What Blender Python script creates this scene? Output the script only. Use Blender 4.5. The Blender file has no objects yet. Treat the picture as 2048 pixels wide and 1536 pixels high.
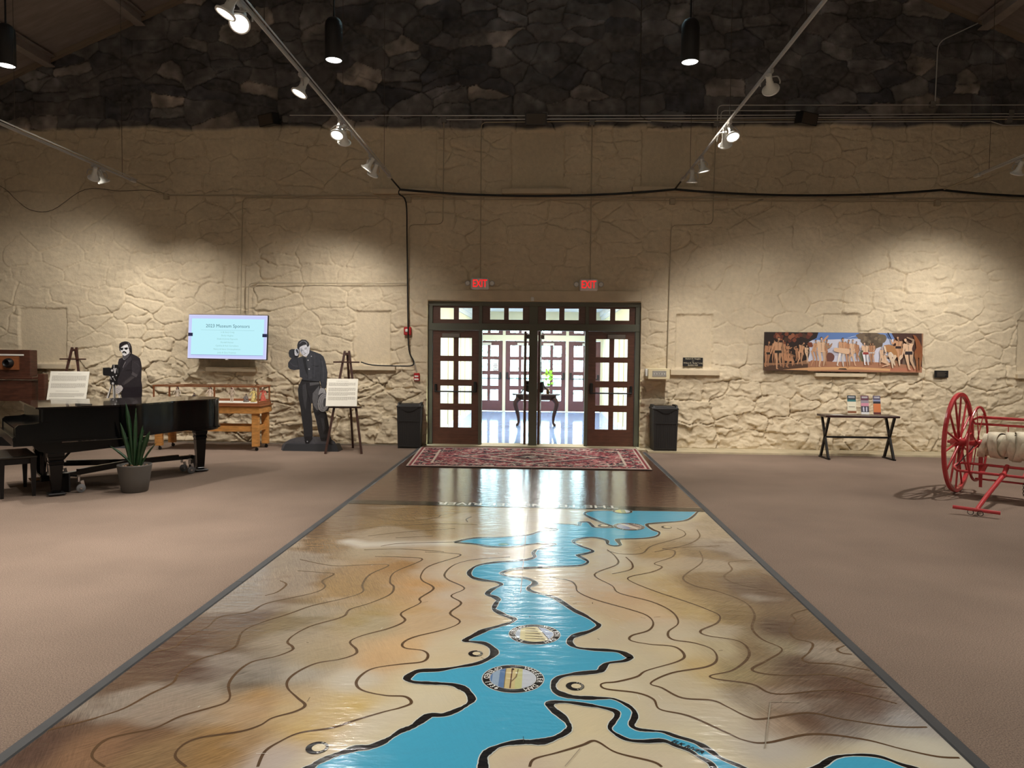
import bpy, math, random
import numpy as np
from mathutils import Vector, Matrix, noise
from mathutils.geometry import tessellate_polygon
PI = math.pi
sc = bpy.context.scene
C = sc.collection
rnd = random.Random(7)

# ------------------------------------------------------------------ camera
cd = bpy.data.cameras.new('camera'); cam = bpy.data.objects.new('camera', cd); C.objects.link(cam)
RT = ((0.99906335, 0.04212627, 0.00988958), (-0.01148974, 0.03791365, 0.99921496), (-0.04171825, 0.99839267, -0.03836215))
m = Matrix(((RT[0][0], RT[1][0], -RT[2][0], 0), (RT[0][1], RT[1][1], -RT[2][1], 0), (RT[0][2], RT[1][2], -RT[2][2], 1.65), (0, 0, 0, 1)))
cam.matrix_world = m
cd.sensor_width = 36; cd.lens = 36*1422/2048; cd.clip_end = 200
sc.camera = cam
# ------------------------------------------------------------------ light and exposure
sc.view_settings.view_transform = 'Standard'; sc.view_settings.look = 'None'
sc.view_settings.exposure = 0.0; sc.view_settings.gamma = 1.0; sc.view_settings.use_curve_mapping = False
w = bpy.data.worlds.new('world'); sc.world = w; w.use_nodes = True
w.node_tree.nodes['Background'].inputs[0].default_value = (0.60, 0.90, 1.0, 1)
w.node_tree.nodes['Background'].inputs[1].default_value = 14.0
sc.cycles.max_bounces = 6; sc.cycles.diffuse_bounces = 4; sc.cycles.glossy_bounces = 3; sc.cycles.transparent_max_bounces = 12
sc.cycles.caustics_reflective = False; sc.cycles.caustics_refractive = False
sc.cycles.sample_clamp_indirect = 4.0
sc.cycles.use_denoising = True
def area(name, loc, size, power, col=(1, .95, .85), rot=(0, 0, 0), parent=None):
    l = bpy.data.lights.new(name, 'AREA'); l.shape = 'RECTANGLE'; l.size, l.size_y = size; l.energy = power; l.color = col
    o = bpy.data.objects.new(name, l); C.objects.link(o); o.location = loc; o.rotation_euler = rot; o.parent = parent
    return o
def spot(name, loc, target, power, deg=60, blend=.6, col=(1, .945, .875), rad=.05, parent=None):
    l = bpy.data.lights.new(name, 'SPOT'); l.energy = power; l.spot_size = math.radians(deg); l.spot_blend = blend; l.color = col; l.shadow_soft_size = rad
    o = bpy.data.objects.new(name, l); C.objects.link(o); o.parent = parent
    d = (Vector(target)-Vector(loc)).normalized()
    o.rotation_euler = d.to_track_quat('-Z', 'Y').to_euler(); o.location = loc
    return o

# ------------------------------------------------------------------ helpers
def lin(c):
    return tuple(((v/255)/12.92 if v/255 <= .04045 else ((v/255+.055)/1.055)**2.4) for v in c[:3])
def mat(name, c, rough=.6, metal=0, var=0, vs=8, bump=0, bs=40, emit=0, coat=0, c2=None, stretch=(1, 1, 1), spec=.5, mottle=0, ms=3):
    """procedural material; c is an sRGB colour, or 'col' for the mesh colour attribute"""
    m = bpy.data.materials.new(name); m.use_nodes = True; nt = m.node_tree; N = nt.nodes; K = nt.links
    b = N['Principled BSDF']; b.inputs['Roughness'].default_value = rough; b.inputs['Metallic'].default_value = metal
    b.inputs['Coat Weight'].default_value = coat; b.inputs['Specular IOR Level'].default_value = spec
    tc = N.new('ShaderNodeTexCoord'); mp = N.new('ShaderNodeMapping'); mp.inputs['Scale'].default_value = stretch
    K.new(tc.outputs['Object'], mp.inputs['Vector'])
    if c == 'col':
        a = N.new('ShaderNodeAttribute'); a.attribute_name = 'col'; src = a.outputs['Color']
    else:
        r = N.new('ShaderNodeRGB'); r.outputs[0].default_value = (*lin(c), 1); src = r.outputs[0]
    def mixin(src, scale, amt, other=None, detail=4):
        n = N.new('ShaderNodeTexNoise'); n.inputs['Scale'].default_value = scale; n.inputs['Detail'].default_value = detail
        K.new(mp.outputs[0], n.inputs['Vector'])
        cr = N.new('ShaderNodeMapRange'); cr.inputs['From Min'].default_value = .3; cr.inputs['From Max'].default_value = .7
        K.new(n.outputs['Fac'], cr.inputs['Value'])
        if other is not None:
            mx = N.new('ShaderNodeMix'); mx.data_type = 'RGBA'; K.new(cr.outputs[0], mx.inputs['Factor'])
            K.new(src, mx.inputs[6]); mx.inputs[7].default_value = (*lin(other), 1); return mx.outputs[2]
        cr.inputs['To Min'].default_value = 1-amt; cr.inputs['To Max'].default_value = 1+amt
        mx = N.new('ShaderNodeVectorMath'); mx.operation = 'SCALE'; K.new(src, mx.inputs[0]); K.new(cr.outputs[0], mx.inputs['Scale']); return mx.outputs[0]
    if c2: src = mixin(src, vs, 0, c2)
    if var: src = mixin(src, vs, var)
    if mottle: src = mixin(src, ms, mottle, None, 6)
    K.new(src, b.inputs['Base Color'])
    if emit and c == 'col': b.inputs['Emission Strength'].default_value = emit; K.new(src, b.inputs['Emission Color']); b.inputs['Base Color'].default_value = (.01, .01, .01, 1); [K.remove(l) for l in list(b.inputs['Base Color'].links)]
    elif emit:
        K.new(src, b.inputs['Emission Color']); b.inputs['Emission Strength'].default_value = emit
    if bump:
        n = N.new('ShaderNodeTexNoise'); n.inputs['Scale'].default_value = bs; n.inputs['Detail'].default_value = 5
        K.new(mp.outputs[0], n.inputs['Vector'])
        bp = N.new('ShaderNodeBump'); bp.inputs['Strength'].default_value = 1; bp.inputs['Distance'].default_value = bump
        K.new(n.outputs['Fac'], bp.inputs['Height']); K.new(bp.outputs[0], b.inputs['Normal'])
    return m
def glass_mat(name, tint=(1, 1, 1), ior=1.3, rough=.02):
    m = bpy.data.materials.new(name); m.use_nodes = True; nt = m.node_tree; N = nt.nodes; K = nt.links
    N.remove(N['Principled BSDF']); t = N.new('ShaderNodeBsdfTransparent'); t.inputs[0].default_value = (*tint, 1)
    g = N.new('ShaderNodeBsdfGlossy'); g.inputs['Roughness'].default_value = rough
    x = N.new('ShaderNodeMixShader'); f = N.new('ShaderNodeFresnel'); f.inputs[0].default_value = ior
    ge = N.new('ShaderNodeNewGeometry'); sb = N.new('ShaderNodeMath'); sb.operation = 'SUBTRACT'; sb.inputs[0].default_value = 1; K.new(ge.outputs['Backfacing'], sb.inputs[1]); ml = N.new('ShaderNodeMath'); ml.operation = 'MULTIPLY'; K.new(f.outputs[0], ml.inputs[0]); K.new(sb.outputs[0], ml.inputs[1]); K.new(ml.outputs[0], x.inputs[0]); K.new(t.outputs[0], x.inputs[1]); K.new(g.outputs[0], x.inputs[2])
    K.new(x.outputs[0], N['Material Output'].inputs[0]); return m

class MB:
    """collects shapes; build() links them as ONE mesh object"""
    def __init__(s): s.v = []; s.f = []; s.mi = []; s.sm = []; s.c = []
    def add(s, vs, fs, mi=0, smooth=False, col=None, M=None):
        o = len(s.v)
        s.v += [tuple(M @ Vector(p)) for p in vs] if M is not None else [tuple(p) for p in vs]
        for q in fs:
            s.f.append(tuple(i+o for i in q)); s.mi.append(mi); s.sm.append(smooth); s.c.append(col)
        return s
    def box(s, c, d, mi=0, col=None, M=None, rz=0):
        x, y, z = d[0]/2, d[1]/2, d[2]/2
        vs = [(i*x, j*y, k*z) for i in (-1, 1) for j in (-1, 1) for k in (-1, 1)]
        ca, sa = math.cos(rz), math.sin(rz)
        vs = [(c[0]+a*ca-b*sa, c[1]+a*sa+b*ca, c[2]+e) for a, b, e in vs]
        return s.add(vs, [(0, 1, 3, 2), (4, 6, 7, 5), (0, 4, 5, 1), (2, 3, 7, 6), (0, 2, 6, 4), (1, 5, 7, 3)], mi, False, col, M)
    def bx(s, x0, x1, y0, y1, z0, z1, **k): return s.box(((x0+x1)/2, (y0+y1)/2, (z0+z1)/2), (abs(x1-x0), abs(y1-y0), abs(z1-z0)), **k)
    def bevbox(s, c, d, r=.01, mi=0, col=None, M=None, rz=0):
        # box with chamfered vertical and horizontal edges: stacked octagons
        x, y, z = d[0]/2, d[1]/2, d[2]/2; r = min(r, x*.9, y*.9, z*.9)
        def ring(a, b, zz, q): return [(a-q, -b, zz), (a, -b+q, zz), (a, b-q, zz), (a-q, b, zz), (-a+q, b, zz), (-a, b-q, zz), (-a, -b+q, zz), (-a+q, -b, zz)]
        R = ring(x-r, y-r, -z, r*.5)+ring(x, y, -z+r, r)+ring(x, y, z-r, r)+ring(x-r, y-r, z, r*.5)
        ca, sa = math.cos(rz), math.sin(rz)
        R = [(c[0]+a*ca-b*sa, c[1]+a*sa+b*ca, c[2]+e) for a, b, e in R]
        fs = [tuple(range(7, -1, -1)), tuple(range(24, 32))]
        for k in range(3):
            for i in range(8): fs.append((k*8+i, k*8+(i+1) % 8, k*8+8+(i+1) % 8, k*8+8+i))
        return s.add(R, fs, mi, False, col, M)
    def tube(s, pts, r, n=10, mi=0, col=None, cap=True, M=None, closed=False, smooth=True):
        P = [Vector(p) for p in pts]; rs = r if isinstance(r, (list, tuple)) else [r]*len(P); V = []; F = []; up = None
        for i, p in enumerate(P):
            if closed: t = (P[(i+1) % len(P)]-P[i-1]).normalized()
            else: t = (P[min(i+1, len(P)-1)]-P[max(i-1, 0)]).normalized()
            if up is None: up = t.orthogonal().normalized()
            else:
                up = up-t*up.dot(t); up = up.normalized() if up.length > 1e-6 else t.orthogonal().normalized()
            b = t.cross(up)
            for k in range(n):
                a = 2*PI*k/n; V.append(p+(up*math.cos(a)+b*math.sin(a))*rs[i])
        L = len(P) if closed else len(P)-1
        for i in range(L):
            for k in range(n):
                j = (i+1) % len(P); F.append((i*n+k, i*n+(k+1) % n, j*n+(k+1) % n, j*n+k))
        s.add(V, F, mi, smooth, col, M)
        if cap and not closed:
            o = len(P)-1; s.add(V[:n], [tuple(range(n-1, -1, -1))], mi, False, col, M); s.add(V[o*n:], [tuple(range(n))], mi, False, col, M)
        return s
    def bar(s, a, b, w, h, mi=0, col=None, up=(0, 0, 1), M=None):
        """square bar from a to b, w wide and h high"""
        a, b = Vector(a), Vector(b); t = (b-a).normalized(); u = Vector(up); u = (u-t*u.dot(t)); u = u.normalized() if u.length > 1e-5 else t.orthogonal().normalized()
        x = t.cross(u); V = []
        for p in (a, b):
            for i, j in ((-1, -1), (1, -1), (1, 1), (-1, 1)): V.append(p+x*(i*w/2)+u*(j*h/2))
        return s.add(V, [(3, 2, 1, 0), (4, 5, 6, 7)]+[(i, (i+1) % 4, 4+(i+1) % 4, 4+i) for i in range(4)], mi, False, col, M)
    def lathe(s, prof, c=(0, 0, 0), n=24, mi=0, col=None, smooth=True, M=None, sx=1, sy=1):
        V = []; F = []
        for r, z in prof:
            for k in range(n):
                a = 2*PI*k/n; V.append((c[0]+r*math.cos(a)*sx, c[1]+r*math.sin(a)*sy, c[2]+z))
        for i in range(len(prof)-1):
            for k in range(n): F.append((i*n+k, i*n+(k+1) % n, (i+1)*n+(k+1) % n, (i+1)*n+k))
        s.add(V, F, mi, smooth, col, M)
        if tuple(prof[0]) == tuple(prof[-1]): return s
        if prof[0][0] > 1e-4: s.add(V[:n], [tuple(range(n-1, -1, -1))], mi, False, col, M)
        if prof[-1][0] > 1e-4: s.add(V[-n:], [tuple(range(n))], mi, False, col, M)
        return s
    def ball(s, c, r, mi=0, col=None, n=12, M=None):
        rr = r if isinstance(r, (list, tuple)) else (r, r, r)
        V = []; F = []; k = n//2
        for i in range(k+1):
            t = PI*i/k
            for j in range(n): a = 2*PI*j/n; V.append((c[0]+rr[0]*math.sin(t)*math.cos(a), c[1]+rr[1]*math.sin(t)*math.sin(a), c[2]-rr[2]*math.cos(t)))
        for i in range(k):
            for j in range(n): F.append((i*n+j, i*n+(j+1) % n, (i+1)*n+(j+1) % n, (i+1)*n+j))
        return s.add(V, F, mi, True, col, M)
    def flat(s, poly, T, mi=0, col=None):
        """filled 2-D outline placed by T(u,v)->3-D"""
        tri = tessellate_polygon([[Vector((p[0], p[1], 0)) for p in poly]])
        V = [T(*p) for p in poly]; F = []
        for t in tri:
            a, b, c = [poly[i] for i in t]
            ar = (b[0]-a[0])*(c[1]-a[1])-(b[1]-a[1])*(c[0]-a[0])
            F.append(tuple(t) if ar > 0 else tuple(reversed(t)))
        return s.add(V, F, mi, False, col)
    def ribbon(s, pts, wd, T, mi=0, col=None, closed=False):
        n = len(pts); V = []; F = []; ws = wd if isinstance(wd, (list, tuple)) else [wd]*n
        for i in range(n):
            a = pts[(i-1) % n] if closed or i > 0 else pts[0]; b = pts[(i+1) % n] if closed or i < n-1 else pts[-1]
            dx, dy = b[0]-a[0], b[1]-a[1]; l = math.hypot(dx, dy) or 1; nx, ny = -dy/l*ws[i]/2, dx/l*ws[i]/2
            V += [T(pts[i][0]-nx, pts[i][1]-ny), T(pts[i][0]+nx, pts[i][1]+ny)]
        for i in range(n if closed else n-1):
            j = (i+1) % n; F.append((2*i, 2*j, 2*j+1, 2*i+1))
        return s.add(V, F, mi, False, col)
    def prism(s, poly, T, t, mi=0, col=None, side=None, smooth=False):
        """outline extruded by t along the third argument of T(u,v,w)"""
        s.flat(poly, lambda u, v: T(u, v, t), mi, col); n = len(poly)
        ar = sum(poly[i][0]*poly[(i+1) % n][1]-poly[(i+1) % n][0]*poly[i][1] for i in range(n))
        s.flat([p for p in poly], lambda u, v: T(u, v, 0), mi, col)
        V = [T(u, v, 0) for u, v in poly]+[T(u, v, t) for u, v in poly]
        F = [(i, (i+1) % n, n+(i+1) % n, n+i) for i in range(n)]
        if ar < 0: F = [tuple(reversed(q)) for q in F]
        return s.add(V, F, mi, smooth, side or col)
    def build(s, name, mats, parent=None, loc=None, bevel=0):
        me = bpy.data.meshes.new(name); me.from_pydata(s.v, [], s.f)
        for mm in (mats if isinstance(mats, (list, tuple)) else [mats]): me.materials.append(mm)
        me.polygons.foreach_set('material_index', s.mi); me.polygons.foreach_set('use_smooth', s.sm)
        if any(c is not None for c in s.c):
            at = me.color_attributes.new('col', 'FLOAT_COLOR', 'CORNER'); buf = []
            cache = {}
            for f, c in zip(s.f, s.c):
                c = c or (255, 255, 255)
                if c not in cache: cache[c] = [*lin(c), .12]
                buf += cache[c]*len(f)
            at.data.foreach_set('color', buf)
        me.update()
        o = bpy.data.objects.new(name, me); C.objects.link(o)
        if parent: o.parent = parent
        if loc: o.location = loc
        if bevel:
            b = o.modifiers.new('bevel', 'BEVEL'); b.width = bevel; b.segments = 2; b.limit_method = 'ANGLE'
        return o
def tag(o, label=None, cat=None, group=None, kind=None):
    if label: o['label'] = label
    if cat: o['category'] = cat
    if group: o['group'] = group
    if kind: o['kind'] = kind
    return o
def thing(name, label, cat, loc=(0, 0, 0), rz=0, group=None):
    o = bpy.data.objects.new(name, None); C.objects.link(o); o.location = loc; o.rotation_euler = (0, 0, rz); o.empty_display_size = .1
    return tag(o, label, cat, group)
def struct(o, label=None): return tag(o, label, None, None, 'structure')
def spline(pts, n=5, closed=False):
    out = []; L = len(pts)
    for i in range(L if closed else L-1):
        if closed: p = [pts[(i-1) % L], pts[i], pts[(i+1) % L], pts[(i+2) % L]]
        else: p = [pts[max(i-1, 0)], pts[i], pts[i+1], pts[min(i+2, L-1)]]
        for k in range(n):
            t = k/n; t2 = t*t; t3 = t2*t
            out.append(tuple(.5*((2*b)+(-a+c)*t+(2*a-5*b+4*c-d)*t2+(-a+3*b-3*c+d)*t3) for a, b, c, d in zip(*p)))
    if not closed: out.append(tuple(pts[-1]))
    return out
_txt = {}
def text_geo(body, size=1, bold=0, align='CENTER', shear=0):
    k = (body, bold, align, shear)
    if k not in _txt:
        cu = bpy.data.curves.new('t', 'FONT'); cu.body = body; cu.size = 1; cu.offset = bold; cu.align_x = align; cu.align_y = 'CENTER'; cu.shear = shear; cu.resolution_u = 2
        o = bpy.data.objects.new('t', cu); C.objects.link(o); dg = bpy.context.evaluated_depsgraph_get(); me = bpy.data.meshes.new_from_object(o.evaluated_get(dg))
        _txt[k] = ([tuple(v.co) for v in me.vertices], [tuple(p.vertices) for p in me.polygons])
        bpy.data.objects.remove(o); bpy.data.curves.remove(cu); bpy.data.meshes.remove(me)
    V, F = _txt[k]; return [(v[0]*size, v[1]*size) for v in V], F
def put_text(mb, body, T, size, mi=0, col=None, bold=0, align='CENTER', rot=0, at=(0, 0), shear=0, sx=1):
    V, F = text_geo(body, size, bold, align, shear); c, s_ = math.cos(rot), math.sin(rot)
    mb.add([T(at[0]+x*sx*c-y*s_, at[1]+x*sx*s_+y*c) for x, y in V], F, mi, False, col)
def copy_tree(o, parent=None):
    c = o.copy(); C.objects.link(c)
    if parent: c.parent = parent
    for ch in o.children: copy_tree(ch, c)
    return c

# ------------------------------------------------------------------ materials
M_paintwall = mat('wall_stone', 'col', .88, var=.06, vs=14, bump=.005, bs=38, mottle=.07, ms=1.2, spec=.25)
def crag(m):
    nt = m.node_tree; N = nt.nodes; K = nt.links; b = N['Principled BSDF']; tc = [n for n in N if n.type == 'TEX_COORD'][0]; at = [n for n in N if n.type == 'ATTRIBUTE'][0]
    old = b.inputs['Normal'].links[0].from_node
    mp = N.new('ShaderNodeMapping'); mp.inputs['Scale'].default_value = (1, 1, 1.7); K.new(tc.outputs['Object'], mp.inputs['Vector'])
    n = N.new('ShaderNodeTexNoise'); n.noise_type = 'RIDGED_MULTIFRACTAL'; n.inputs['Scale'].default_value = 3.2; n.inputs['Detail'].default_value = 7; n.inputs['Roughness'].default_value = .62; n.inputs['Distortion'].default_value = .3
    K.new(mp.outputs[0], n.inputs['Vector'])
    bp = N.new('ShaderNodeBump'); bp.inputs['Distance'].default_value = .030; K.new(at.outputs['Alpha'], bp.inputs['Strength']); K.new(n.outputs['Fac'], bp.inputs['Height']); K.new(old.outputs[0], bp.inputs['Normal']); K.new(bp.outputs[0], b.inputs['Normal'])
crag(M_paintwall)
M_panel = mat('sill_paint', (208, 192, 164), .85, var=.06, vs=5, bump=.002, bs=30)
M_carpet = mat('carpet', (127, 110, 98), .95, var=.42, vs=150, bump=.0012, bs=420, mottle=.10, ms=1.1, spec=.1)
M_ceiling = mat('ceiling_board', (138, 127, 122), .9, var=.10, vs=3, stretch=(1, 5, 1), mottle=.14, ms=1.2)
M_steel = mat('beam_steel', (150, 140, 134), .6, var=.12, vs=4)
M_black = mat('black_plastic', (22, 21, 22), .45)
M_bin = mat('bin_plastic', (34, 32, 32), .55)
M_lacquer = mat('black_lacquer', (7, 7, 8), .16, spec=.3)
M_darkwood = mat('dark_wood', (62, 36, 28), .4, var=.25, vs=6, stretch=(1, 1, 6))
M_ebony = mat('ebony_wood', (24, 20, 19), .5, spec=.25)
M_oldwood = mat('antique_wood', (80, 48, 36), .4, var=.35, vs=7, stretch=(1, 1, 5))
M_tablew = mat('table_mahogany', (46, 26, 22), .6, spec=.2, var=.2, vs=6)
M_door = mat('door_wood', (98, 62, 48), .38, var=.22, vs=5, stretch=(1, 1, 5))
M_fardoor = mat('far_door_wood', (94, 58, 60), .4, var=.1)
M_frame = mat('door_frame_paint', (94, 94, 80), .5)
M_creampaint = mat('cream_paint', (222, 218, 190), .5)
M_lobbywall = mat('lobby_wall', (226, 218, 178), .8)
M_white = mat('white_paint', (228, 226, 220), .5)
M_chrome = mat('chrome', (190, 190, 192), .2, 1)
M_conduit = mat('grey_conduit', (206, 204, 200), .35, .5)
M_conduitp = mat('painted_conduit', (176, 162, 136), .6)
M_track = mat('track_white', (180, 176, 172), .4)
M_red = mat('red_paint', (186, 58, 62), .3, var=.12, vs=12)
M_redbox = mat('alarm_red', (170, 20, 26), .4)
M_hose = mat('canvas_hose', (218, 208, 184), .85, var=.12, vs=18, bump=.003, bs=60)
M_case = mat('case_wood', (142, 86, 52), .4, var=.2, vs=6, stretch=(1, 6, 6))
M_pine = mat('bench_pine', (196, 138, 74), .5, var=.25, vs=5, stretch=(2, 2, 8))
M_glass = glass_mat('window_glass')
M_casegl = glass_mat('case_glass', ior=1.10)
M_art = mat('printed_art', 'col', .5)
M_artg = mat('printed_cutout', 'col', .45, var=.12, vs=25)
M_pot = mat('planter_resin', (86, 82, 78), .6)
M_leaf = mat('leaf_green', (32, 64, 34), .4, var=.35, vs=14)
M_cable = mat('black_cable', (14, 14, 14), .5)
M_wire = mat('thin_wire', (70, 62, 54), .6)
M_rubber = mat('rubber_edge', (58, 58, 60), .6, var=.15, vs=5)
M_concrete = mat('concrete_edge', (190, 176, 146), .8, var=.12, vs=5, bump=.003, bs=20)
M_lampon = mat('lamp_glow', (255, 250, 238), .5, emit=6)
M_lampsoft = mat('lamp_glow_soft', (255, 250, 240), .5, emit=4)
M_brass = mat('brass', (150, 110, 60), .3, 1)

# ------------------------------------------------------------------ stone back wall: real relief
WY = 13.0
DX0, DX1, DZ = -2.10, 1.785, 2.655       # door opening
def vnoise(x, z, seed):
    xi = np.floor(x).astype(np.int64); zi = np.floor(z).astype(np.int64); fx = x-xi; fz = z-zi
    fx = fx*fx*(3-2*fx); fz = fz*fz*(3-2*fz)
    def h(a, b):
        n = (a*374761393+b*668265263+seed*1442695041) & 0x7fffffff; n = ((n ^ (n >> 13))*1274126177) & 0x7fffffff
        return ((n ^ (n >> 16)) & 0xffff)/65535.
    return (h(xi, zi)*(1-fx)+h(xi+1, zi)*fx)*(1-fz)+(h(xi, zi+1)*(1-fx)+h(xi+1, zi+1)*fx)*fz
def fbm(x, z, seed, o=4, g=.5):
    a = 1; t = 0; s = 0
    for i in range(o): s = s+a*vnoise(x*2**i, z*2**i, seed+i*17); t += a; a *= g
    return s/t-.5
st = .0155
xs = np.concatenate([np.arange(-11.4, DX0-st*.3, st), np.linspace(DX0, DX1, 250), np.arange(DX1+st, 9.8, st)])
zs = np.concatenate([np.linspace(0, DZ, 172), np.arange(DZ+st, 9.6, st*1.1)])
X, Z = np.meshgrid(xs, zs); nz, nx = X.shape
wx = X+.26*fbm(X*1.3, Z*1.3, 3, 3)+.10*fbm(X*6, Z*6, 5, 4)
wz = Z+.20*fbm(X*1.1, Z*1.1, 9, 3)+.09*fbm(X*6, Z*6, 11, 4)
rs = np.random.RandomState(4)
seeds = []; zz = .12; row = 0
while zz < 10:
    hh = rs.uniform(.22, .46); x = -11.8+rs.uniform(0, .5)
    while x < 10.2:
        ww = rs.uniform(.30, 1.05); 
        if rs.rand() < .25:
            seeds.append((x+ww/2, zz+hh*.25)); seeds.append((x+ww/2+rs.uniform(-.1, .1), zz+hh*.75))
        else: seeds.append((x+ww/2, zz+hh/2+rs.uniform(-.07, .07)))
        x += ww
    zz += hh
F1 = np.full(X.shape, 9.); F2 = np.full(X.shape, 9.); ID = np.zeros(X.shape, int)
sxx = X[0]; szz = Z[:, 0]
for i, (a, b) in enumerate(seeds):
    i0, i1 = np.searchsorted(sxx, (a-1.15, a+1.15)); j0, j1 = np.searchsorted(szz, (b-.8, b+.8))
    if i1 <= i0 or j1 <= j0: continue
    d = ((np.abs(wx[j0:j1, i0:i1]-a)*.62)**3+np.abs(wz[j0:j1, i0:i1]-b)**3)**(1/3)
    f1 = F1[j0:j1, i0:i1]; f2 = F2[j0:j1, i0:i1]; idv = ID[j0:j1, i0:i1]
    near = d < f1
    f2[:] = np.where(near, f1, np.minimum(f2, d)); idv[:] = np.where(near, i, idv); f1[:] = np.where(near, d, f1)
S = np.array(seeds); n_s = len(S)
off = rs.uniform(0, 1, n_s); tx = rs.uniform(-1, 1, n_s); tz = rs.uniform(-1, 1, n_s)
edge = np.clip((F2-F1)/.021, 0, 1); edge = edge*edge*(3-2*edge)
vis = np.clip(fbm(X*1.6, Z*1.6, 301, 3)*5+.9, .15, 1); crack = 1-(1-np.clip((F2-F1)/.011, 0, 1))*vis; edge = 1-(1-edge)*(.45+.55*vis)
low = np.clip((1.62-Z+.25*fbm(X*.8, Z*.8, 31, 2))/.4, 0, 1)          # rougher footing courses
high = np.clip((Z-(5.75+.14*fbm(X*2.2, Z*2.2, 41, 3)))/.06, 0, 1)      # bare stone above the paint line
amp = .022+.022*low+.014*high
relief = amp*(edge*(.55+.75*off[ID])+.5*(tx[ID]*(X-S[ID, 0])*1.6+tz[ID]*(Z-S[ID, 1])*2.4)*edge)
relief -= (.020+.016*low)*(1-crack)
ridge = 1-np.abs(2*(vnoise(wx*3.4, wz*4.6, 51)-.5))
ridge2 = 1-np.abs(2*(vnoise(wx*7+wz*2, wz*10, 53)-.5))
relief += (.008+.008*low+.008*high)*(ridge**4-.3)*(.3+.9*vnoise(X*.9, Z*.9, 77))+(.004+.008*low)*ridge2**3
# chipped facets: small cells with their own offset and tilt
c2 = []; z2 = -.1
while z2 < 9.9:
    x2 = -11.6+rs.uniform(0, .1)
    while x2 < 10: c2.append((x2+rs.uniform(-.05, .05), z2+rs.uniform(-.04, .04))); x2 += rs.uniform(.10, .26)
    z2 += .115
G1 = np.full(X.shape, 9.); ID2 = np.zeros(X.shape, int); w2x = wx+.05*fbm(X*11, Z*11, 501, 3); w2z = wz+.05*fbm(X*11, Z*11, 503, 3)
for i, (a, b) in enumerate(c2):
    i0, i1 = np.searchsorted(sxx, (a-.42, a+.42)); j0, j1 = np.searchsorted(szz, (b-.36, b+.36))
    if i1 <= i0 or j1 <= j0: continue
    d = np.hypot((w2x[j0:j1, i0:i1]-a)*.6, w2z[j0:j1, i0:i1]-b); g = G1[j0:j1, i0:i1]; near = d < g; ID2[j0:j1, i0:i1][near] = i; g[near] = d[near]
C2 = np.array(c2); n2_ = len(C2); o2 = rs.uniform(-.5, .5, n2_); t2x = rs.uniform(-1, 1, n2_); t2z = rs.uniform(-1, 1, n2_)
chip = np.clip(vnoise(X*1.1, Z*1.3, 511)*2.2-.6+.8*low, 0, 1.2)
relief += (.014+.030*low+.006*high)*chip*(o2[ID2]+2.2*t2x[ID2]*(X-C2[ID2, 0])+4*t2z[ID2]*(Z-C2[ID2, 1]))
strata = fbm(wx*1.7, wz*9, 63, 4, .6); relief += (.020+.050*low)*np.clip(np.abs(strata)-.02, 0, .2)*np.sign(strata)*(.3+.9*vnoise(X*1.3, Z*1.3, 79))
relief += (.016+.020*low)*fbm(X*3.1, Z*5, 61, 5, .6)+(.004+.016*low)*fbm(X*14, Z*18, 71, 3)
# blocked-up windows: flat smooth plaster set slightly back
panels = [[(-2.976,5.706),(-1.954,4.687)], [(-0.597,5.716),(0.362,4.687)], [(1.736,5.735),(2.715,4.714)], [(-9.827,2.482),(-8.896,1.44)],
          [(-3.441,2.472),(-2.778,1.475)], [(2.41,2.45),(3.074,1.464)], [(5.012,2.478),(5.665,1.428)], [(-6.191,2.276),(-5.42,1.401)], [(8.402,2.388),(9.091,1.456)]]
flatm = np.zeros(X.shape)
for (a0, b1), (a1, b0) in panels:
    e = .02*fbm(X*6, Z*6, 91, 2)+.02*fbm(X*25, Z*25, 95, 1)
    inside = np.minimum(np.minimum(X-a0, a1-X), np.minimum(Z-b0, b1-Z))+e
    flatm = np.maximum(flatm, np.clip(inside/.012, 0, 1))
relief = relief*(1-flatm)-.014*flatm
relief = np.maximum(relief, -.06)
relief *= np.clip(Z/.03, .4, 1)
ledge = (np.abs(X-(DX0+DX1)/2) < 2.15) & (Z > DZ-.01) & (Z < 2.87)          # plaster lintel bed
relief = np.where(ledge, np.minimum(relief, .02), relief)
Yv = WY-relief
# colours
cream = np.array(lin((212, 196, 168))); bare = np.zeros(X.shape+(3,))
pal = 1.25*np.array([lin(c) for c in [(78, 76, 76), (88, 83, 80), (66, 65, 70), (104, 98, 93), (118, 106, 96), (82, 75, 70), (58, 57, 61), (142, 124, 104), (98, 92, 92), (72, 68, 66), (156, 142, 122), (60, 60, 66)]])
pick = rs.choice(len(pal), n_s, p=[.14, .13, .12, .09, .06, .12, .10, .05, .08, .06, .02, .03]); bare = pal[pick][ID]*(.75+.7*vnoise(X*9, Z*9, 13))[..., None]*(.7+1.0*vnoise(X*2.5, Z*3, 15))[..., None]
mort = np.array(lin((74, 66, 58))); k = crack[..., None]; bare = bare*k+mort*(1-k); sm = np.clip(fbm(wx*2.2, wz*2.6, 401, 4)*3+.45, 0, 1)[..., None]; bare = bare*(1-sm*.75)+np.array(lin((88, 82, 77)))*(.6+.8*vnoise(X*17, Z*19, 17))[..., None]*sm*.75
hh = (high*(1-flatm))[..., None]
spots = (1+.06*fbm(X*1.5, Z*1.5, 23, 3))[..., None]
colr = cream*spots*(1-hh)+bare*hh
bare = bare*.5+bare.mean(-1, keepdims=True)*np.array([.5, .5, .52]); colr = cream*spots*(1-hh)+bare*hh
rough_a = ((1-flatm)*(.22+.6*low+.35*high))[..., None]
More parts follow.
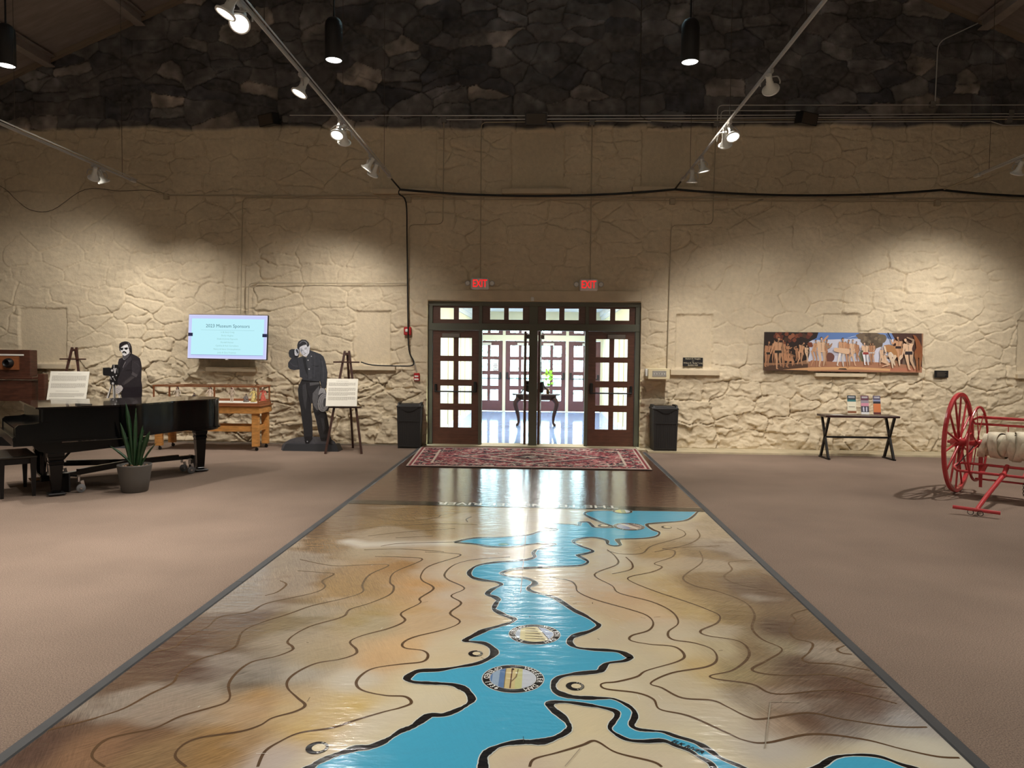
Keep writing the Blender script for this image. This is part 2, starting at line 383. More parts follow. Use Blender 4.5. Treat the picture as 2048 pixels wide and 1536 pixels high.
def grid_mesh(name, X, Y, Z, col, keep, mats, alpha=None):
    nz, nx = X.shape; me = bpy.data.meshes.new(name); idx = np.arange(nz*nx).reshape(nz, nx)
    q = np.stack([idx[:-1, :-1], idx[:-1, 1:], idx[1:, 1:], idx[1:, :-1]], -1)[keep]; nf = len(q)
    me.vertices.add(nz*nx); me.vertices.foreach_set('co', np.stack([X, Y, Z], -1).astype(np.float32).ravel())
    me.loops.add(nf*4); me.loops.foreach_set('vertex_index', q.astype(np.int32).ravel())
    me.polygons.add(nf); me.polygons.foreach_set('loop_start', (np.arange(nf)*4).astype(np.int32)); me.polygons.foreach_set('use_smooth', [True]*nf)
    me.update(calc_edges=True)
    at = me.color_attributes.new('col', 'FLOAT_COLOR', 'POINT'); at.data.foreach_set('color', np.concatenate([col, np.ones(col.shape[:2]+(1,)) if alpha is None else alpha], -1).astype(np.float32).ravel())
    me.materials.append(mats); o = bpy.data.objects.new(name, me); C.objects.link(o); return o
xc = (X[:-1, :-1]+X[1:, 1:])/2; zc = (Z[:-1, :-1]+Z[1:, 1:])/2
keep = ~((xc > DX0) & (xc < DX1) & (zc < DZ)) & (zc < 11.05-.435*np.abs(xc+.15))
wall_back = grid_mesh('wall_back', X, Yv, Z, colr, keep, M_paintwall, rough_a); struct(wall_back, 'stone end wall, cream paint below and bare dark stone above')
mb = MB()                                                              # reveals of the door opening and plain wall beyond the view
mb.bx(DX0-.02, DX0, WY-.01, WY+.34, 0, DZ).bx(DX1, DX1+.02, WY-.01, WY+.34, 0, DZ).bx(DX0-.02, DX1+.02, WY-.01, WY+.34, DZ, DZ+.02)
rev = mb.build('trim_1', M_panel); struct(rev)
def plain_wall(name, *b):
    o = MB().bx(*b).build(name, mat(name+'_paint', (190, 182, 168), .85, bump=.01, bs=6)); return struct(o)
rw_ = 0; plain_wall('wall_left', -12.7, -12.5, -8, 13.3, 0, 6.2); plain_wall('wall_right', 12.2, 12.4, -8, 13.3, 0, 6.2); plain_wall('wall_rear', -12.7, 12.4, -8.2, -8, 0, 11)
mb = MB().bx(-12.7, -11.3, 13.0, 13.3, 0, 6.2).bx(9.7, 12.4, 13.0, 13.3, 0, 6.2); struct(mb.build('wall_back_return', mat('return_paint', (196, 180, 150), .85)))
# roof
for i, (sx, xe) in enumerate(((-1, -12.8), (1, 12.5))):
    mb = MB(); zr = 10.88; ze = zr-.425*abs(xe+.15)
    mb.add([(-.15, -8.2, zr), (xe, -8.2, ze), (xe, 13.25, ze), (-.15, 13.25, zr), (-.15, -8.2, zr+.12), (xe, -8.2, ze+.12), (xe, 13.25, ze+.12), (-.15, 13.25, zr+.12)], [(0, 1, 2, 3), (4, 7, 6, 5), (0, 4, 5, 1), (3, 2, 6, 7), (1, 5, 6, 2)])
    o = mb.build('ceiling' if i == 0 else 'ceiling_slope', M_ceiling); struct(o)
def roofz(x): return 10.88-.425*abs(x+.15)
n = 2
for sx, xe in ((-1, -12.4), (1, 12.1)):                                # light batten where roof meets wall
    o = MB().bar((-.15, 12.93, roofz(-.15)-.04), (xe, 12.93, roofz(xe)-.04), .09, .07).build('trim_%d' % n, mat('batten_wood', (132, 116, 100), .8)); struct(o); n += 1
for k, (bxx, lb) in enumerate(((-7.35, 'left slope, the nearer the ridge'), (-9.05, 'left slope, the lower one'), (7.55, 'right slope'), (9.3, 'right slope, the lower one'))):
    r = thing('roof_beam', 'long grey steel beam running along the '+lb, 'roof beam', (bxx, 2.5, roofz(bxx)))
    s_ = 1 if bxx < 0 else -1; MB().bx(-.015, .015, -10.3, 10.35, -.22, -.01).build('web', M_steel, r)
    MB().bx(-.09, .09, -10.3, 10.35, -.24, -.22).build('flange', M_steel, r); MB().bx(-.09, .09, -10.3, 10.35, -.06, -.035).build('flange', M_steel, r)
    MB().tube([(-.13*s_, -10.3, -.2), (-.13*s_, 10.2, -.2)], .016).build('cable_pipe', M_steel, r)

# ------------------------------------------------------------------ floor
mb = MB().bx(-12.6, 12.3, -8.1, 13.0, -.12, 0); struct(mb.build('floor', M_carpet))
mb = MB().bx(-12.5, -2.2, 12.86, 13.02, 0, .012); struct(mb.build('baseboard_left', mat('footing_shaded', (120, 108, 94), .8, var=.15, vs=6)))  # same concrete as the right strip, its shade put into a darker colour
mb = MB().bx(1.86, 12.2, 12.40, 13.02, 0, .03); mb.bx(1.72, 2.2, 12.62, 13.02, .001, .026); struct(mb.build('baseboard_right', M_concrete))
mb = MB().bx(-2.16, 1.86, 12.86, 13.36, .001, .02); struct(mb.build('trim_4', M_concrete), 'pale concrete threshold under the double doors')

# lintel and sills
mb = MB(); (a, b), (c, d) = [(-2.101,2.851),(1.771,2.667)]
o = mb.bevbox(((a+c)/2, 12.99, (b+d)/2), (c-a, .12, b-d), .006).build('trim_5', M_panel); struct(o, 'smooth plaster lintel over the doors')
sills = [[(-3.09,4.666),(-1.864,4.577)], [(-0.757,4.667),(0.479,4.578)], [(1.577,4.702),(2.83,4.623)], [(-9.981,1.429),(-8.748,1.339)], [(-3.556,1.458),(-2.675,1.376)],
         [(2.312,1.447),(3.18,1.348)], [(4.871,1.412),(5.768,1.35)], [(-6.201,1.412),(-5.258,1.32)], [(8.37,1.432),(9.146,1.352)]]
for i, ((a, b), (c, d)) in enumerate(sills):
    o = MB().bevbox(((a+c)/2, 12.95, (b+d)/2), (c-a, .17, b-d), .006).build('trim_%d' % (i+6), M_panel); struct(o, 'painted stone sill under a blocked-up window')

# ------------------------------------------------------------------ hall doors and frame
FY0, FY1 = 13.06, 13.20
px = dict(j0=(-2.096,0.832)[0], a0=(-2.021,0.833)[0], a1=(-1.165,0.843)[0], b0=(-1.105,0.844)[0], b1=(-0.24,0.855)[0], c0=(-0.083,0.857)[0], c1=(0.785,0.867)[0], d0=(0.845,0.868)[0], d1=(1.695,0.879)[0], j1=(1.804,0.88)[0])
mb = MB(); T0, T1, T2, T3 = 2.13, 2.255, 2.575, 2.655
for a, b in ((DX0, px['a0']), (px['a1'], px['b0']), (px['b1'], px['c0']), (px['c1'], px['d0']), (px['d1'], DX1)):
    mb.bx(a, b, FY0, FY1, 0, T3)
mb.bx(DX0, DX1, FY0-.012, FY1, T0, T1); mb.bx(DX0, DX1, FY0-.006, FY1, T2, T3)
for a, b in ((px['a0'], px['a1']), (px['d0'], px['d1'])): mb.bx(a, b, FY0+.05, FY1, 0, .012)
fr = mb.build('trim_20', M_frame, bevel=.003); struct(fr, 'dark grey-green steel frame around doors and transoms')
def pierced(mb, w, h, holes, t, T=None):
    """slab w x h x t (local x, z, y) with rectangular holes given as columns/rows"""
    xs_, zs_ = [0, w], [0, h]
    for x0, x1, z0, z1 in holes: xs_ += [x0, x1]; zs_ += [z0, z1]
    xs_ = sorted(set(xs_)); zs_ = sorted(set(zs_)); cell = {}
    for i in range(len(xs_)-1):
        for j in range(len(zs_)-1):
            cx, cz = (xs_[i]+xs_[i+1])/2, (zs_[j]+zs_[j+1])/2
            cell[i, j] = not any(x0 < cx < x1 and z0 < cz < z1 for x0, x1, z0, z1 in holes)
    for (i, j), on in cell.items():
        if not on: continue
        x0, x1, z0, z1 = xs_[i], xs_[i+1], zs_[j], zs_[j+1]
        mb.add([(x0, 0, z0), (x1, 0, z0), (x1, 0, z1), (x0, 0, z1)], [(0, 1, 2, 3)]); mb.add([(x0, t, z0), (x1, t, z0), (x1, t, z1), (x0, t, z1)], [(3, 2, 1, 0)])
        for di, dj, q in ((-1, 0, [(x0, z1), (x0, z0)]), (1, 0, [(x1, z0), (x1, z1)]), (0, -1, [(x0, z0), (x1, z0)]), (0, 1, [(x1, z1), (x0, z1)])):
            if not cell.get((i+di, j+dj), False):
                (a, b), (c, d) = q; mb.add([(a, 0, b), (c, 0, d), (c, t, d), (a, t, b)], [(3, 2, 1, 0)])
    return mb
def door_leaf(num, x, y, rz, w, wood, hinge_left=True, label='', paper=None, face=-1):
    """door leaf, local x along its width, thickness along +y"""
    h = 2.115; hg_ = mat('closer_grey_%d' % num, (120, 112, 104) if wood is M_door else (205, 200, 190), .5, .2); r = bpy.data.objects.new('door_%d' % num, None); C.objects.link(r); r.location = (x, y, .012); r.rotation_euler = (0, 0, rz); struct(r, label)
    c0, c1 = w*.165, w*.455; e0, e1 = w*.560, w*.85
    rows = [(.315, .640), (.760, 1.090), (1.205, 1.545), (1.645, 1.975)]
    holes = [(a, b, z0, z1) for a, b in ((c0, c1), (e0, e1)) for z0, z1 in rows]
    pierced(MB(), w, h, holes, .045).build('door_panel', wood, r)
    for k, (a, b, z0, z1) in enumerate(holes):
        p = MB().bx(a, b, .018, .026, z0, z1).build('pane', M_glass, r)
    yb = -.045
    mb = MB().tube([(w*.05, yb, .985), (w*.95, yb, .985)], .013, 8); mb.build('push_bar', M_black, r)
    hx = w*.93 if hinge_left else w*.07; ox = w*.07 if hinge_left else w*.93
    MB().bevbox((hx, -.03, 1.07), (.055, .06, .20), .01).build('latch_box', M_black, r); MB().bevbox((ox, -.025, 1.05), (.045, .05, .14), .01).build('bar_bracket', M_black, r)
    cx = w*.40 if hinge_left else w*.60
    c_ = MB().bevbox((cx, -.03, 2.02), (.33, .06, .075), .008); c_.build('door_closer', hg_, r)
    MB().bar((cx, -.06, 2.06), (cx+(.25 if hinge_left else -.25), -.03, 2.10), .02, .01).build('closer_arm', M_frame, r)
    return r
d1 = door_leaf(1, px['a0']+.004, FY0+.04, 0, px['a1']-px['a0']-.008, M_door, True, 'closed brown glazed door leaf, left end of the entrance')
d4 = door_leaf(4, px['d0']+.004, FY0+.04, 0, px['d1']-px['d0']-.008, M_door, False, 'closed brown glazed door leaf, right end of the entrance')
lw = px['b1']-px['b0']-.01
d2 = door_leaf(2, px['b1']-.045, FY1+.01, math.radians(92), lw, M_door, True, 'open door leaf left of the centre post, swung into the lobby')
d3 = door_leaf(3, px['c0']+.052, FY1+.01, math.radians(88.5), lw, M_door, False, 'open door leaf right of the centre post, swung into the lobby')
# transom windows
tr = [(px['a0'], px['a1'], [(.16, .45), (.56, .85)]), (px['b0'], px['b1'], [(.165, .46), (.56, .86)]), (px['c0'], px['c1'], [(.17, .45), (.56, .86)]), (px['d0'], px['d1'], [(.165, .46), (.57, .87)])]
for i, (a, b, cs) in enumerate(tr):
    r = bpy.data.objects.new('window_%d' % (i+1), None); C.objects.link(r); r.location = (a, FY0+.045, T1); struct(r, 'brown transom panel with two small panes above the doors')
    w_ = b-a; hs = [(w_*p, w_*q, .075, .285) for p, q in cs]
    pierced(MB(), w_, T2-T1, hs, .04).build('window_frame', M_door, r)
    for h_ in hs: MB().bx(h_[0], h_[1], .016, .024, h_[2], h_[3]).build('pane', M_glass, r)

# ------------------------------------------------------------------ lobby beyond
LX0, LX1, LY = -2.08, 1.80, 21.4
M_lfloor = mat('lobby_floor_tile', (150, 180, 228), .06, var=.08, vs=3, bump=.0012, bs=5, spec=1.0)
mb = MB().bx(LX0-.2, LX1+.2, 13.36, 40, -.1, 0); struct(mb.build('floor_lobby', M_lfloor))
for nm, a, b in (('wall_lobby_left', LX0-.15, LX0), ('wall_lobby_right', LX1, LX1+.15)): struct(MB().bx(a, b, 13.34, LY+.2, 0, 3.0).build(nm, M_lobbywall))
struct(MB().bx(LX0-.1, LX1+.1, 13.34, LY+.25, 3.0, 3.1).build('ceiling_lobby', M_white))
struct(MB().bx(LX0, LX1, 13.34, 13.40, DZ, 3.0).build('wall_lobby_front', M_lobbywall))
k = 30
for s_, xw in ((1, LX0), (-1, LX1)):
    for y0 in (14.2, 16.6, 19.0):
        mb = MB()
        for yy in (y0, y0+1.35): mb.bx(xw, xw+s_*.035, yy, yy+.12, 0, 2.25)
        mb.bx(xw, xw+s_*.035, y0, y0+1.47, 2.25, 2.37); mb.bx(xw, xw+s_*.012, y0+.12, y0+1.35, 0, 2.25)
        struct(mb.build('trim_%d' % k, M_creampaint), 'cream door casing on the lobby side wall'); k += 1
    mb = MB(); mb.bx(xw, xw+s_*.03, 13.4, LY, .85, .93); mb.bx(xw, xw+s_*.025, 13.4, LY, 0, .15); mb.bx(xw, xw+s_*.10, 13.4, LY, 2.86, 3.0); mb.bx(xw, xw+s_*.05, 13.4, LY, 2.76, 2.86)
    struct(mb.build('trim_%d' % k, M_white), 'white chair rail, skirting and cornice of the lobby'); k += 1
mull = [LX0, -1.185, -1.10, -.235, -.15, .715, .80, LX1]
mb = MB()
for a, b in ((LX0, LX0+.05), (-1.185, -1.10), (-.235, -.15), (.715, .80), (LX1-.05, LX1)): mb.bx(a, b, LY, LY+.12, 0, 3.0)
mb.bx(LX0, LX1, LY-.01, LY+.11, 2.13, 2.30); mb.bx(LX0, LX1, LY-.012, LY+.11, 2.72, 3.0)
struct(mb.build('trim_40', M_creampaint), 'cream frame of the outer doors')
for i, (a, b) in enumerate(((LX0+.05, -1.185), (-1.10, -.235), (-.15, .715), (.80, LX1-.05))):
    door_leaf(5+i, a+.003, LY+.04, 0, b-a-.006, M_fardoor, i % 2 == 0, 'far plum-coloured glazed outer door leaf')
    r = bpy.data.objects.new('window_%d' % (5+i), None); C.objects.link(r); r.location = (a, LY+.04, 2.30); struct(r, 'transom over an outer door')
    w_ = b-a; hs = [(w_*.165, w_*.455, .07, .34), (w_*.56, w_*.85, .07, .34)]
    pierced(MB(), w_, .42, hs, .04).build('window_frame', M_fardoor, r)
    for h_ in hs: MB().bx(h_[0], h_[1], .016, .024, h_[2], h_[3]).build('pane', M_glass, r)
mb = MB(); T = lambda u, v: (u, LY+.045, v)                               # notice taped to a far pane
(a, b), (c, d) = [(-1.537,1.484),(-1.261,1.125)]
mb.bx(a, c, LY+.046, LY+.05, d, b, col=(246, 250, 250))
for j in range(5): mb.flat([((a+c)/2-[.05,.07,.04,.08,.06][j], b-.07-j*.05), ((a+c)/2+[.05,.07,.04,.08,.06][j], b-.07-j*.05), ((a+c)/2+[.05,.07,.04,.08,.06][j], b-.055-j*.05), ((a+c)/2-[.05,.07,.04,.08,.06][j], b-.055-j*.05)], T, 0, (70, 70, 80))
tag(mb.build('paper_notice', M_art), 'white paper notice taped to a pane of the far outer door', 'notice')
# lobby lamps
for i, y in enumerate((15.2, 18.6)):
    r = thing('lobby_ceiling_light', 'flat ceiling light in the lobby, %s' % ('nearer the hall' if i == 0 else 'nearer the outer doors'), 'light', (-.15, y, 3.0))
    MB().bx(-.6, .6, -.3, .3, -.05, 0).build('housing', M_white, r); MB().bx(-.55, .55, -.26, .26, -.056, -.05).build('diffuser', M_lampsoft, r)
    area('lobby_lamp', (0, 0, -.07), (1.1, .5), 160, (1, .98, .90), parent=r)
# outdoors
M_hedge = mat('hedge_leaf', (150, 196, 166), .6, var=.4, vs=3)
def shrub(x, y, z, w_, h_, n_, nm, lb):
    r = thing(nm, lb, 'shrub', (x, y, z)); mb = MB(); q = random.Random(int(x*10+y))
    for i in range(n_):
        a, b, c = q.gauss(0, .33)*w_, q.gauss(0, .3)*w_*.6, q.uniform(.05, 1)*h_; s_ = q.uniform(.08, .16)
        u = Vector((q.uniform(-1, 1), q.uniform(-1, 1), q.uniform(-1, 1))).normalized()*s_; v = u.orthogonal().normalized()*s_*.6; p = Vector((a, b, c))
        mb.add([p-u, p+v, p+u, p-v], [(0, 1, 2, 3)])
    mb.build('foliage', M_hedge, r); MB().tube([(0, 0, 0), (0, 0, h_*.6)], .04, 6).build('stem', M_darkwood, r)
shrub(-3.0, 27, 0, 2.2, 3.6, 380, 'garden_shrub', 'green shrub seen through the far doors, left of the centre post')
shrub(.4, 28, 0, 2.4, 3.8, 380, 'garden_shrub', 'green shrub seen through the far doors, right of the centre post')
shrub(3.4, 27.5, 0, 2.0, 3.2, 300, 'garden_shrub', 'green shrub seen through the far doors, rightmost pane column')
o = MB().bx(-30, 30, 22, 60, -.15, -.05).build('floor_outside', mat('pavement', (170, 180, 180), .8)); struct(o)

# lobby side table with a vase of greenery
(lx, ly) = (-.13, 17.05)
r = thing('lobby_table', 'half-round wooden table with cabriole legs standing in the lobby', 'table', (lx, ly, 0))
poly = [(.575*math.cos(a), -.30*math.sin(a)) for a in [PI*i/24 for i in range(25)]]+[(-.575, .22), (.575, .22)]
MB().prism([(p[0], p[1]) for p in poly], lambda u, v, w_: (u, v, .735+w_), .025).build('table_top', M_tablew, r)
MB().prism([(p[0]*.85, p[1]*.85) for p in poly], lambda u, v, w_: (u, v, .62+w_), .115).build('apron', M_tablew, r)
for sx in (-1, 1):
    for sy in (-.14, .17):
        cr = [(sx*.42, sy, .66), (sx*.49, sy-.02, .56), (sx*.48, sy-.02, .44), (sx*.43, sy, .26), (sx*.415, sy, .12), (sx*.43, sy-.02, .04), (sx*.47, sy-.04, .02)]
        MB().tube(spline(cr, 5), [.062-.036*min(1, i/20) for i in range(28)]+[.02, .024, .026][:len(spline(cr, 5))-28], 10).build('leg', M_tablew, r)
r = thing('handled_vase', 'dark two-handled vase on the lobby table', 'vase', (lx-.02, ly-.05, .76))
MB().lathe([(.08, 0), (.09, .02), (.06, .04), (.16, .10), (.19, .15), (.14, .21), (.10, .23), (.13, .27)], n=24).build('vase_body', M_black, r)
for sx in (-1, 1): MB().tube(spline([(sx*.17, 0, .30), (sx*.19, 0, .22), (sx*.22, 0, .17), (sx*.29, 0, .11), (sx*.34, 0, .02)], 5), [.030-.0008*i for i in range(21)], 8).build('handle', M_black, r)
r = thing('green_cutting', 'bright green leafy sprig standing on the lobby table', 'plant', (lx+.28, ly+.12, .76)); mb = MB(); q = random.Random(3)
for i in range(26):
    p = Vector((q.uniform(-.10, .14), q.uniform(-.08, .08), q.uniform(.22, .58))); a = Vector((q.uniform(-1, 1), q.uniform(-1, 1), q.uniform(-1, 1))).normalized()*.05; b = a.orthogonal().normalized()*.04
    mb.add([p-a, p+b, p+a, p-b], [(0, 1, 2, 3)])
mb.build('leaves', mat('sprig_green', (150, 215, 60), .5), r); MB().tube([(0, 0, .12), (.02, 0, .4)], .006, 6).build('stem', M_leaf, r); MB().lathe([(.03, 0), (.045, .05), (.04, .13)], n=14).build('jar', M_brass, r)

# ------------------------------------------------------------------ painted river map on the floor
RX0, RX1, RY0, RY1 = -2.135, 1.77, -1.5, 12.9
river = [(-2.6, .2), (-1.4, 1.6)]+[(-0.973,2.596),(-0.9,2.744),(-0.888,2.771),(-0.846,2.819),(-0.803,2.854),(-0.759,2.887),(-0.708,2.898),(-0.663,2.935),(-0.633,2.977),(-0.6,3.032),(-0.557,3.072),(-0.531,3.117),(-0.494,3.177),(-0.431,3.185),(-0.373,3.235),(-0.327,3.3),(-0.319,3.35),(-0.348,3.419),(-0.38,3.457),(-0.435,3.488),(-0.532,3.495),(-0.623,3.501),(-0.664,3.529),(-0.662,3.573),(-0.621,3.631),(-0.522,3.648),(-0.427,3.69),(-0.33,3.738),(-0.267,3.814),(-0.245,3.882),(-0.263,3.946),(-0.311,4.008),(-0.376,4.026),(-0.423,4.034),(-0.417,4.064),(-0.372,4.135),(-0.324,4.206),(-0.256,4.266),(-0.201,4.313),(-0.164,4.354),(-0.157,4.401),(-0.187,4.432),(-0.24,4.483),(-0.29,4.557),(-0.295,4.593),(-0.285,4.69),(-0.276,4.74),(-0.31,4.804),(-0.358,4.851),(-0.338,4.948),(-0.289,5.032),(-0.277,5.076),(-0.323,5.13),(-0.409,5.156),(-0.49,5.209),(-0.531,5.297),(-0.528,5.41),(-0.48,5.53),(-0.355,5.618),(-0.234,5.66),(-0.103,5.717),(-0.043,5.795),(-0.054,5.907),(-0.033,6.011),(0.006,6.048),(0.089,6.157),(0.125,6.211),(0.006,6.228),(-0.091,6.184),(-0.183,6.127),(-0.29,6.086),(-0.431,6.091),(-0.545,6.148),(-0.659,6.18),(-0.754,6.198)]
i_tip = len(river)-1
river += [(-0.668,6.308),(-0.561,6.372),(-0.392,6.401),(-0.211,6.47),(-0.097,6.523),(0.005,6.66),(0.155,6.734),(0.058,6.838),(0.036,6.918),(0.098,6.986),(0.313,6.962),(0.381,6.926),(0.398,7.053),(0.474,7.081),(0.505,6.972),(0.535,6.857),(0.67,6.858),(0.713,6.904),(0.626,7.051),(0.53,7.245),(0.469,7.419),(0.487,7.533),(0.59,7.604),(0.761,7.634),(0.939,7.642),(1.048,7.664),(1.652,7.674),(1.673,7.62),(1.523,7.293),(1.39,7.18),(1.174,7.097),(1.054,7.018),(1.083,6.811),(1.126,6.71),(1.074,6.561),(0.947,6.477),(0.729,6.431),(0.701,6.366),(0.707,6.23),(0.648,6.193),(0.599,6.249),(0.598,6.382),(0.492,6.473),(0.359,6.419),(0.3,6.304),(0.347,6.177),(0.434,6.058),(0.442,5.985),(0.333,5.886),(0.316,5.864),(0.362,5.771),(0.388,5.682),(0.332,5.592),(0.2,5.551),(-0.001,5.509),(-0.196,5.45),(-0.28,5.363),(-0.277,5.306),(-0.207,5.259),(-0.112,5.237),(-0.045,5.165),(-0.035,5.093),(-0.075,5.021),(-0.066,4.951),(0.002,4.889),(0.09,4.832),(0.156,4.722),(0.227,4.583),(0.295,4.485),(0.351,4.381),(0.366,4.32),(0.311,4.235),(0.231,4.171),(0.191,4.12),(0.18,4.046),(0.215,3.986),(0.292,3.965),(0.405,3.956),(0.466,3.933),(0.502,3.877),(0.503,3.864),(0.464,3.822),(0.378,3.791),(0.346,3.742),(0.322,3.688),(0.254,3.665),(0.174,3.641),(0.106,3.601),(0.077,3.527),(0.085,3.453),(0.139,3.404),(0.206,3.389),(0.304,3.391),(0.365,3.387),(0.42,3.333),(0.447,3.275),(0.443,3.216),(0.42,3.147),(0.444,3.112),(0.498,3.103),(0.553,3.096),(0.602,3.063),(0.675,3.021),(0.717,2.969),(0.754,2.905),(0.813,2.854),(0.882,2.795),(0.957,2.786),(1.046,2.818),(1.14,2.865),(1.229,2.936),(1.331,2.961),(1.419,2.953),(1.484,2.899),(1.548,2.847),(1.57,2.712)]+[(1.76, 2.3)]
bank2 = [(1.76, 1.9)]+[(1.42,2.673),(1.374,2.81),(1.291,2.842),(1.192,2.793),(1.085,2.715),(0.918,2.668),(0.811,2.684),(0.716,2.758),(0.706,2.857),(0.667,2.909),(0.635,2.955),(0.588,2.986),(0.54,3.023),(0.458,3.013),(0.393,3.019),(0.348,3.057),(0.32,3.108),(0.337,3.164),(0.363,3.222),(0.359,3.269),(0.296,3.301),(0.227,3.321),(0.143,3.34),(0.076,3.336),(0.055,3.311),(0.075,3.258),(0.115,3.196),(0.141,3.119),(0.122,3.065),(0.077,3.02),(0.022,2.986),(-0.032,2.978),(-0.07,2.976),(-0.134,2.957),(-0.185,2.92),(-0.218,2.866),(-0.219,2.811),(-0.207,2.704),(-0.163,2.552)]+[(.0, 1.5), (.1, .2)]
river_poly = river+bank2
def inside(px_, py_, poly):
    c = np.zeros(px_.shape, bool); n = len(poly)
    for i in range(n):
        x1, y1 = poly[i]; x2, y2 = poly[(i+1) % n]
        if y1 == y2: continue
        cond = ((y1 > py_) != (y2 > py_)) & (px_ < (x2-x1)*(py_-y1)/(y2-y1)+x1); c ^= cond
    return c
gx = np.arange(RX0, RX1+.02, .024); gy = np.concatenate([np.arange(RY0, 2.2, .1), np.arange(2.2, 8.0, .024), np.arange(8.0, RY1+.05, .08)])
GX, GY = np.meshgrid(gx, gy)
def dist_poly(x, y, pts):
    d = np.full(x.shape, 99.)
    for (a, b), (c, e) in zip(pts[:-1], pts[1:]):
        vx, vy = c-a, e-b; L2 = vx*vx+vy*vy+1e-9; t = np.clip(((x-a)*vx+(y-b)*vy)/L2, 0, 1); d = np.minimum(d, np.hypot(x-a-t*vx, y-b-t*vy))
    return d
dr = np.minimum(dist_poly(GX, GY, river), dist_poly(GX, GY, bank2))
ctrl = [
 # floor point, paint colour as seen
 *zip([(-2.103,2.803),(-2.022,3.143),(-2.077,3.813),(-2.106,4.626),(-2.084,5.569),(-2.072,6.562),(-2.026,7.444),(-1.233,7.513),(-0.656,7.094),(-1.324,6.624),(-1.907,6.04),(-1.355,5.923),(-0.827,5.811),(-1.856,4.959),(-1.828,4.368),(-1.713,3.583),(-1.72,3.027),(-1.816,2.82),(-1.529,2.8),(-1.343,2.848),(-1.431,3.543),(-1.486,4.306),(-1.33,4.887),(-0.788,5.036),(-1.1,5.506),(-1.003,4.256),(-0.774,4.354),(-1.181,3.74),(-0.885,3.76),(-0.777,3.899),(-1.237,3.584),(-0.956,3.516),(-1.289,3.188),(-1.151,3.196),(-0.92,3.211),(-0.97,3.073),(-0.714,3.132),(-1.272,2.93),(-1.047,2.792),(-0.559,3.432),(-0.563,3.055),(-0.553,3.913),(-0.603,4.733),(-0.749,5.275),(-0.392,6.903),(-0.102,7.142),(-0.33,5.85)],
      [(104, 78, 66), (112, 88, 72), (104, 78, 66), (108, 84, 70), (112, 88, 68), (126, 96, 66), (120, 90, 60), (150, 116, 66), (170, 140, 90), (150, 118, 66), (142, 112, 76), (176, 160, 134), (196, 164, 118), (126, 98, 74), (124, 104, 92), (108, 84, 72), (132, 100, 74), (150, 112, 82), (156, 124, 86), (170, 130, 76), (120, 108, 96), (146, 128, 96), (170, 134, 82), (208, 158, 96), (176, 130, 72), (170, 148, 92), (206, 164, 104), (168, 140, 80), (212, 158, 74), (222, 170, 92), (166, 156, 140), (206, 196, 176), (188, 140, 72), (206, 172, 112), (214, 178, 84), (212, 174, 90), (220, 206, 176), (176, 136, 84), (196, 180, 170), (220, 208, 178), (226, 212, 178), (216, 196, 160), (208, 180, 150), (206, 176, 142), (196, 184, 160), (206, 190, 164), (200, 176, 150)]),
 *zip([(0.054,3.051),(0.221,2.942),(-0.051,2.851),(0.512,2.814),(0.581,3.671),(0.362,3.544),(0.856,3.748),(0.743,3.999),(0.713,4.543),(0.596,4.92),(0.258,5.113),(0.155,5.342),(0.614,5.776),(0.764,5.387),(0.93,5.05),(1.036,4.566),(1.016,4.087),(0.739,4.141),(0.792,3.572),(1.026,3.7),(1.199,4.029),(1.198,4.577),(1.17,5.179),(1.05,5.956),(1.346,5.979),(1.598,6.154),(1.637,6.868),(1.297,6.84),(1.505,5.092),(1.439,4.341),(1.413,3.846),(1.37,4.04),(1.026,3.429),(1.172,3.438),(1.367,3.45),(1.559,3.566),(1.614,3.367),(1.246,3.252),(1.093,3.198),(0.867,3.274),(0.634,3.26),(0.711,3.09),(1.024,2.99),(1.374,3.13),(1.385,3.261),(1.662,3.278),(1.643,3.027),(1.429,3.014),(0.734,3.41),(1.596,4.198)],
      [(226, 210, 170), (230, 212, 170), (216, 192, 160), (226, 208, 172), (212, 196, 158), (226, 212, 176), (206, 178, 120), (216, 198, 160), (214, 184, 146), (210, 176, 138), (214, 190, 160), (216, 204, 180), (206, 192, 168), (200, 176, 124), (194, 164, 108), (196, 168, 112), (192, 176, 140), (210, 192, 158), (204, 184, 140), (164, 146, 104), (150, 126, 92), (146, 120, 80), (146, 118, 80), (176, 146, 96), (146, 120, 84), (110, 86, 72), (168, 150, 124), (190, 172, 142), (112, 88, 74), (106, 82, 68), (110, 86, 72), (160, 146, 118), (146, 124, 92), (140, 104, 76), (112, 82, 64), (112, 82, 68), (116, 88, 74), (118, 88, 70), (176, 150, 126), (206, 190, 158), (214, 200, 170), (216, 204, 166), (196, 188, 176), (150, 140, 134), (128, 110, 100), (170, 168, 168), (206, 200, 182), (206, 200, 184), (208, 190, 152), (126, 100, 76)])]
wsum = np.zeros(GX.shape); csum = np.zeros(GX.shape+(3,))
jx = GX+.10*fbm(GX*3, GY*3, 5, 3); jy = GY+.10*fbm(GX*3, GY*3, 8, 3)
for (cx_, cy_), colx in ctrl:
    d2 = (jx-cx_)**2+((jy-cy_)*.8)**2+.004; w_ = d2**-1.9; wsum += w_; csum += w_[..., None]*np.array(lin(colx))
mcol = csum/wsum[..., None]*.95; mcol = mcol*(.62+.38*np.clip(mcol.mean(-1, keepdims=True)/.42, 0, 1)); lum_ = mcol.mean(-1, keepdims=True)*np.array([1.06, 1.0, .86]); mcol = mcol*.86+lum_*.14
hz = np.clip(fbm(GX*1.4+GY*.9, GY*2.2-GX*.5, 771, 4)*2.2, 0, .28)[..., None]; mcol = mcol*(1-hz)+np.array(lin((202, 194, 182)))*hz
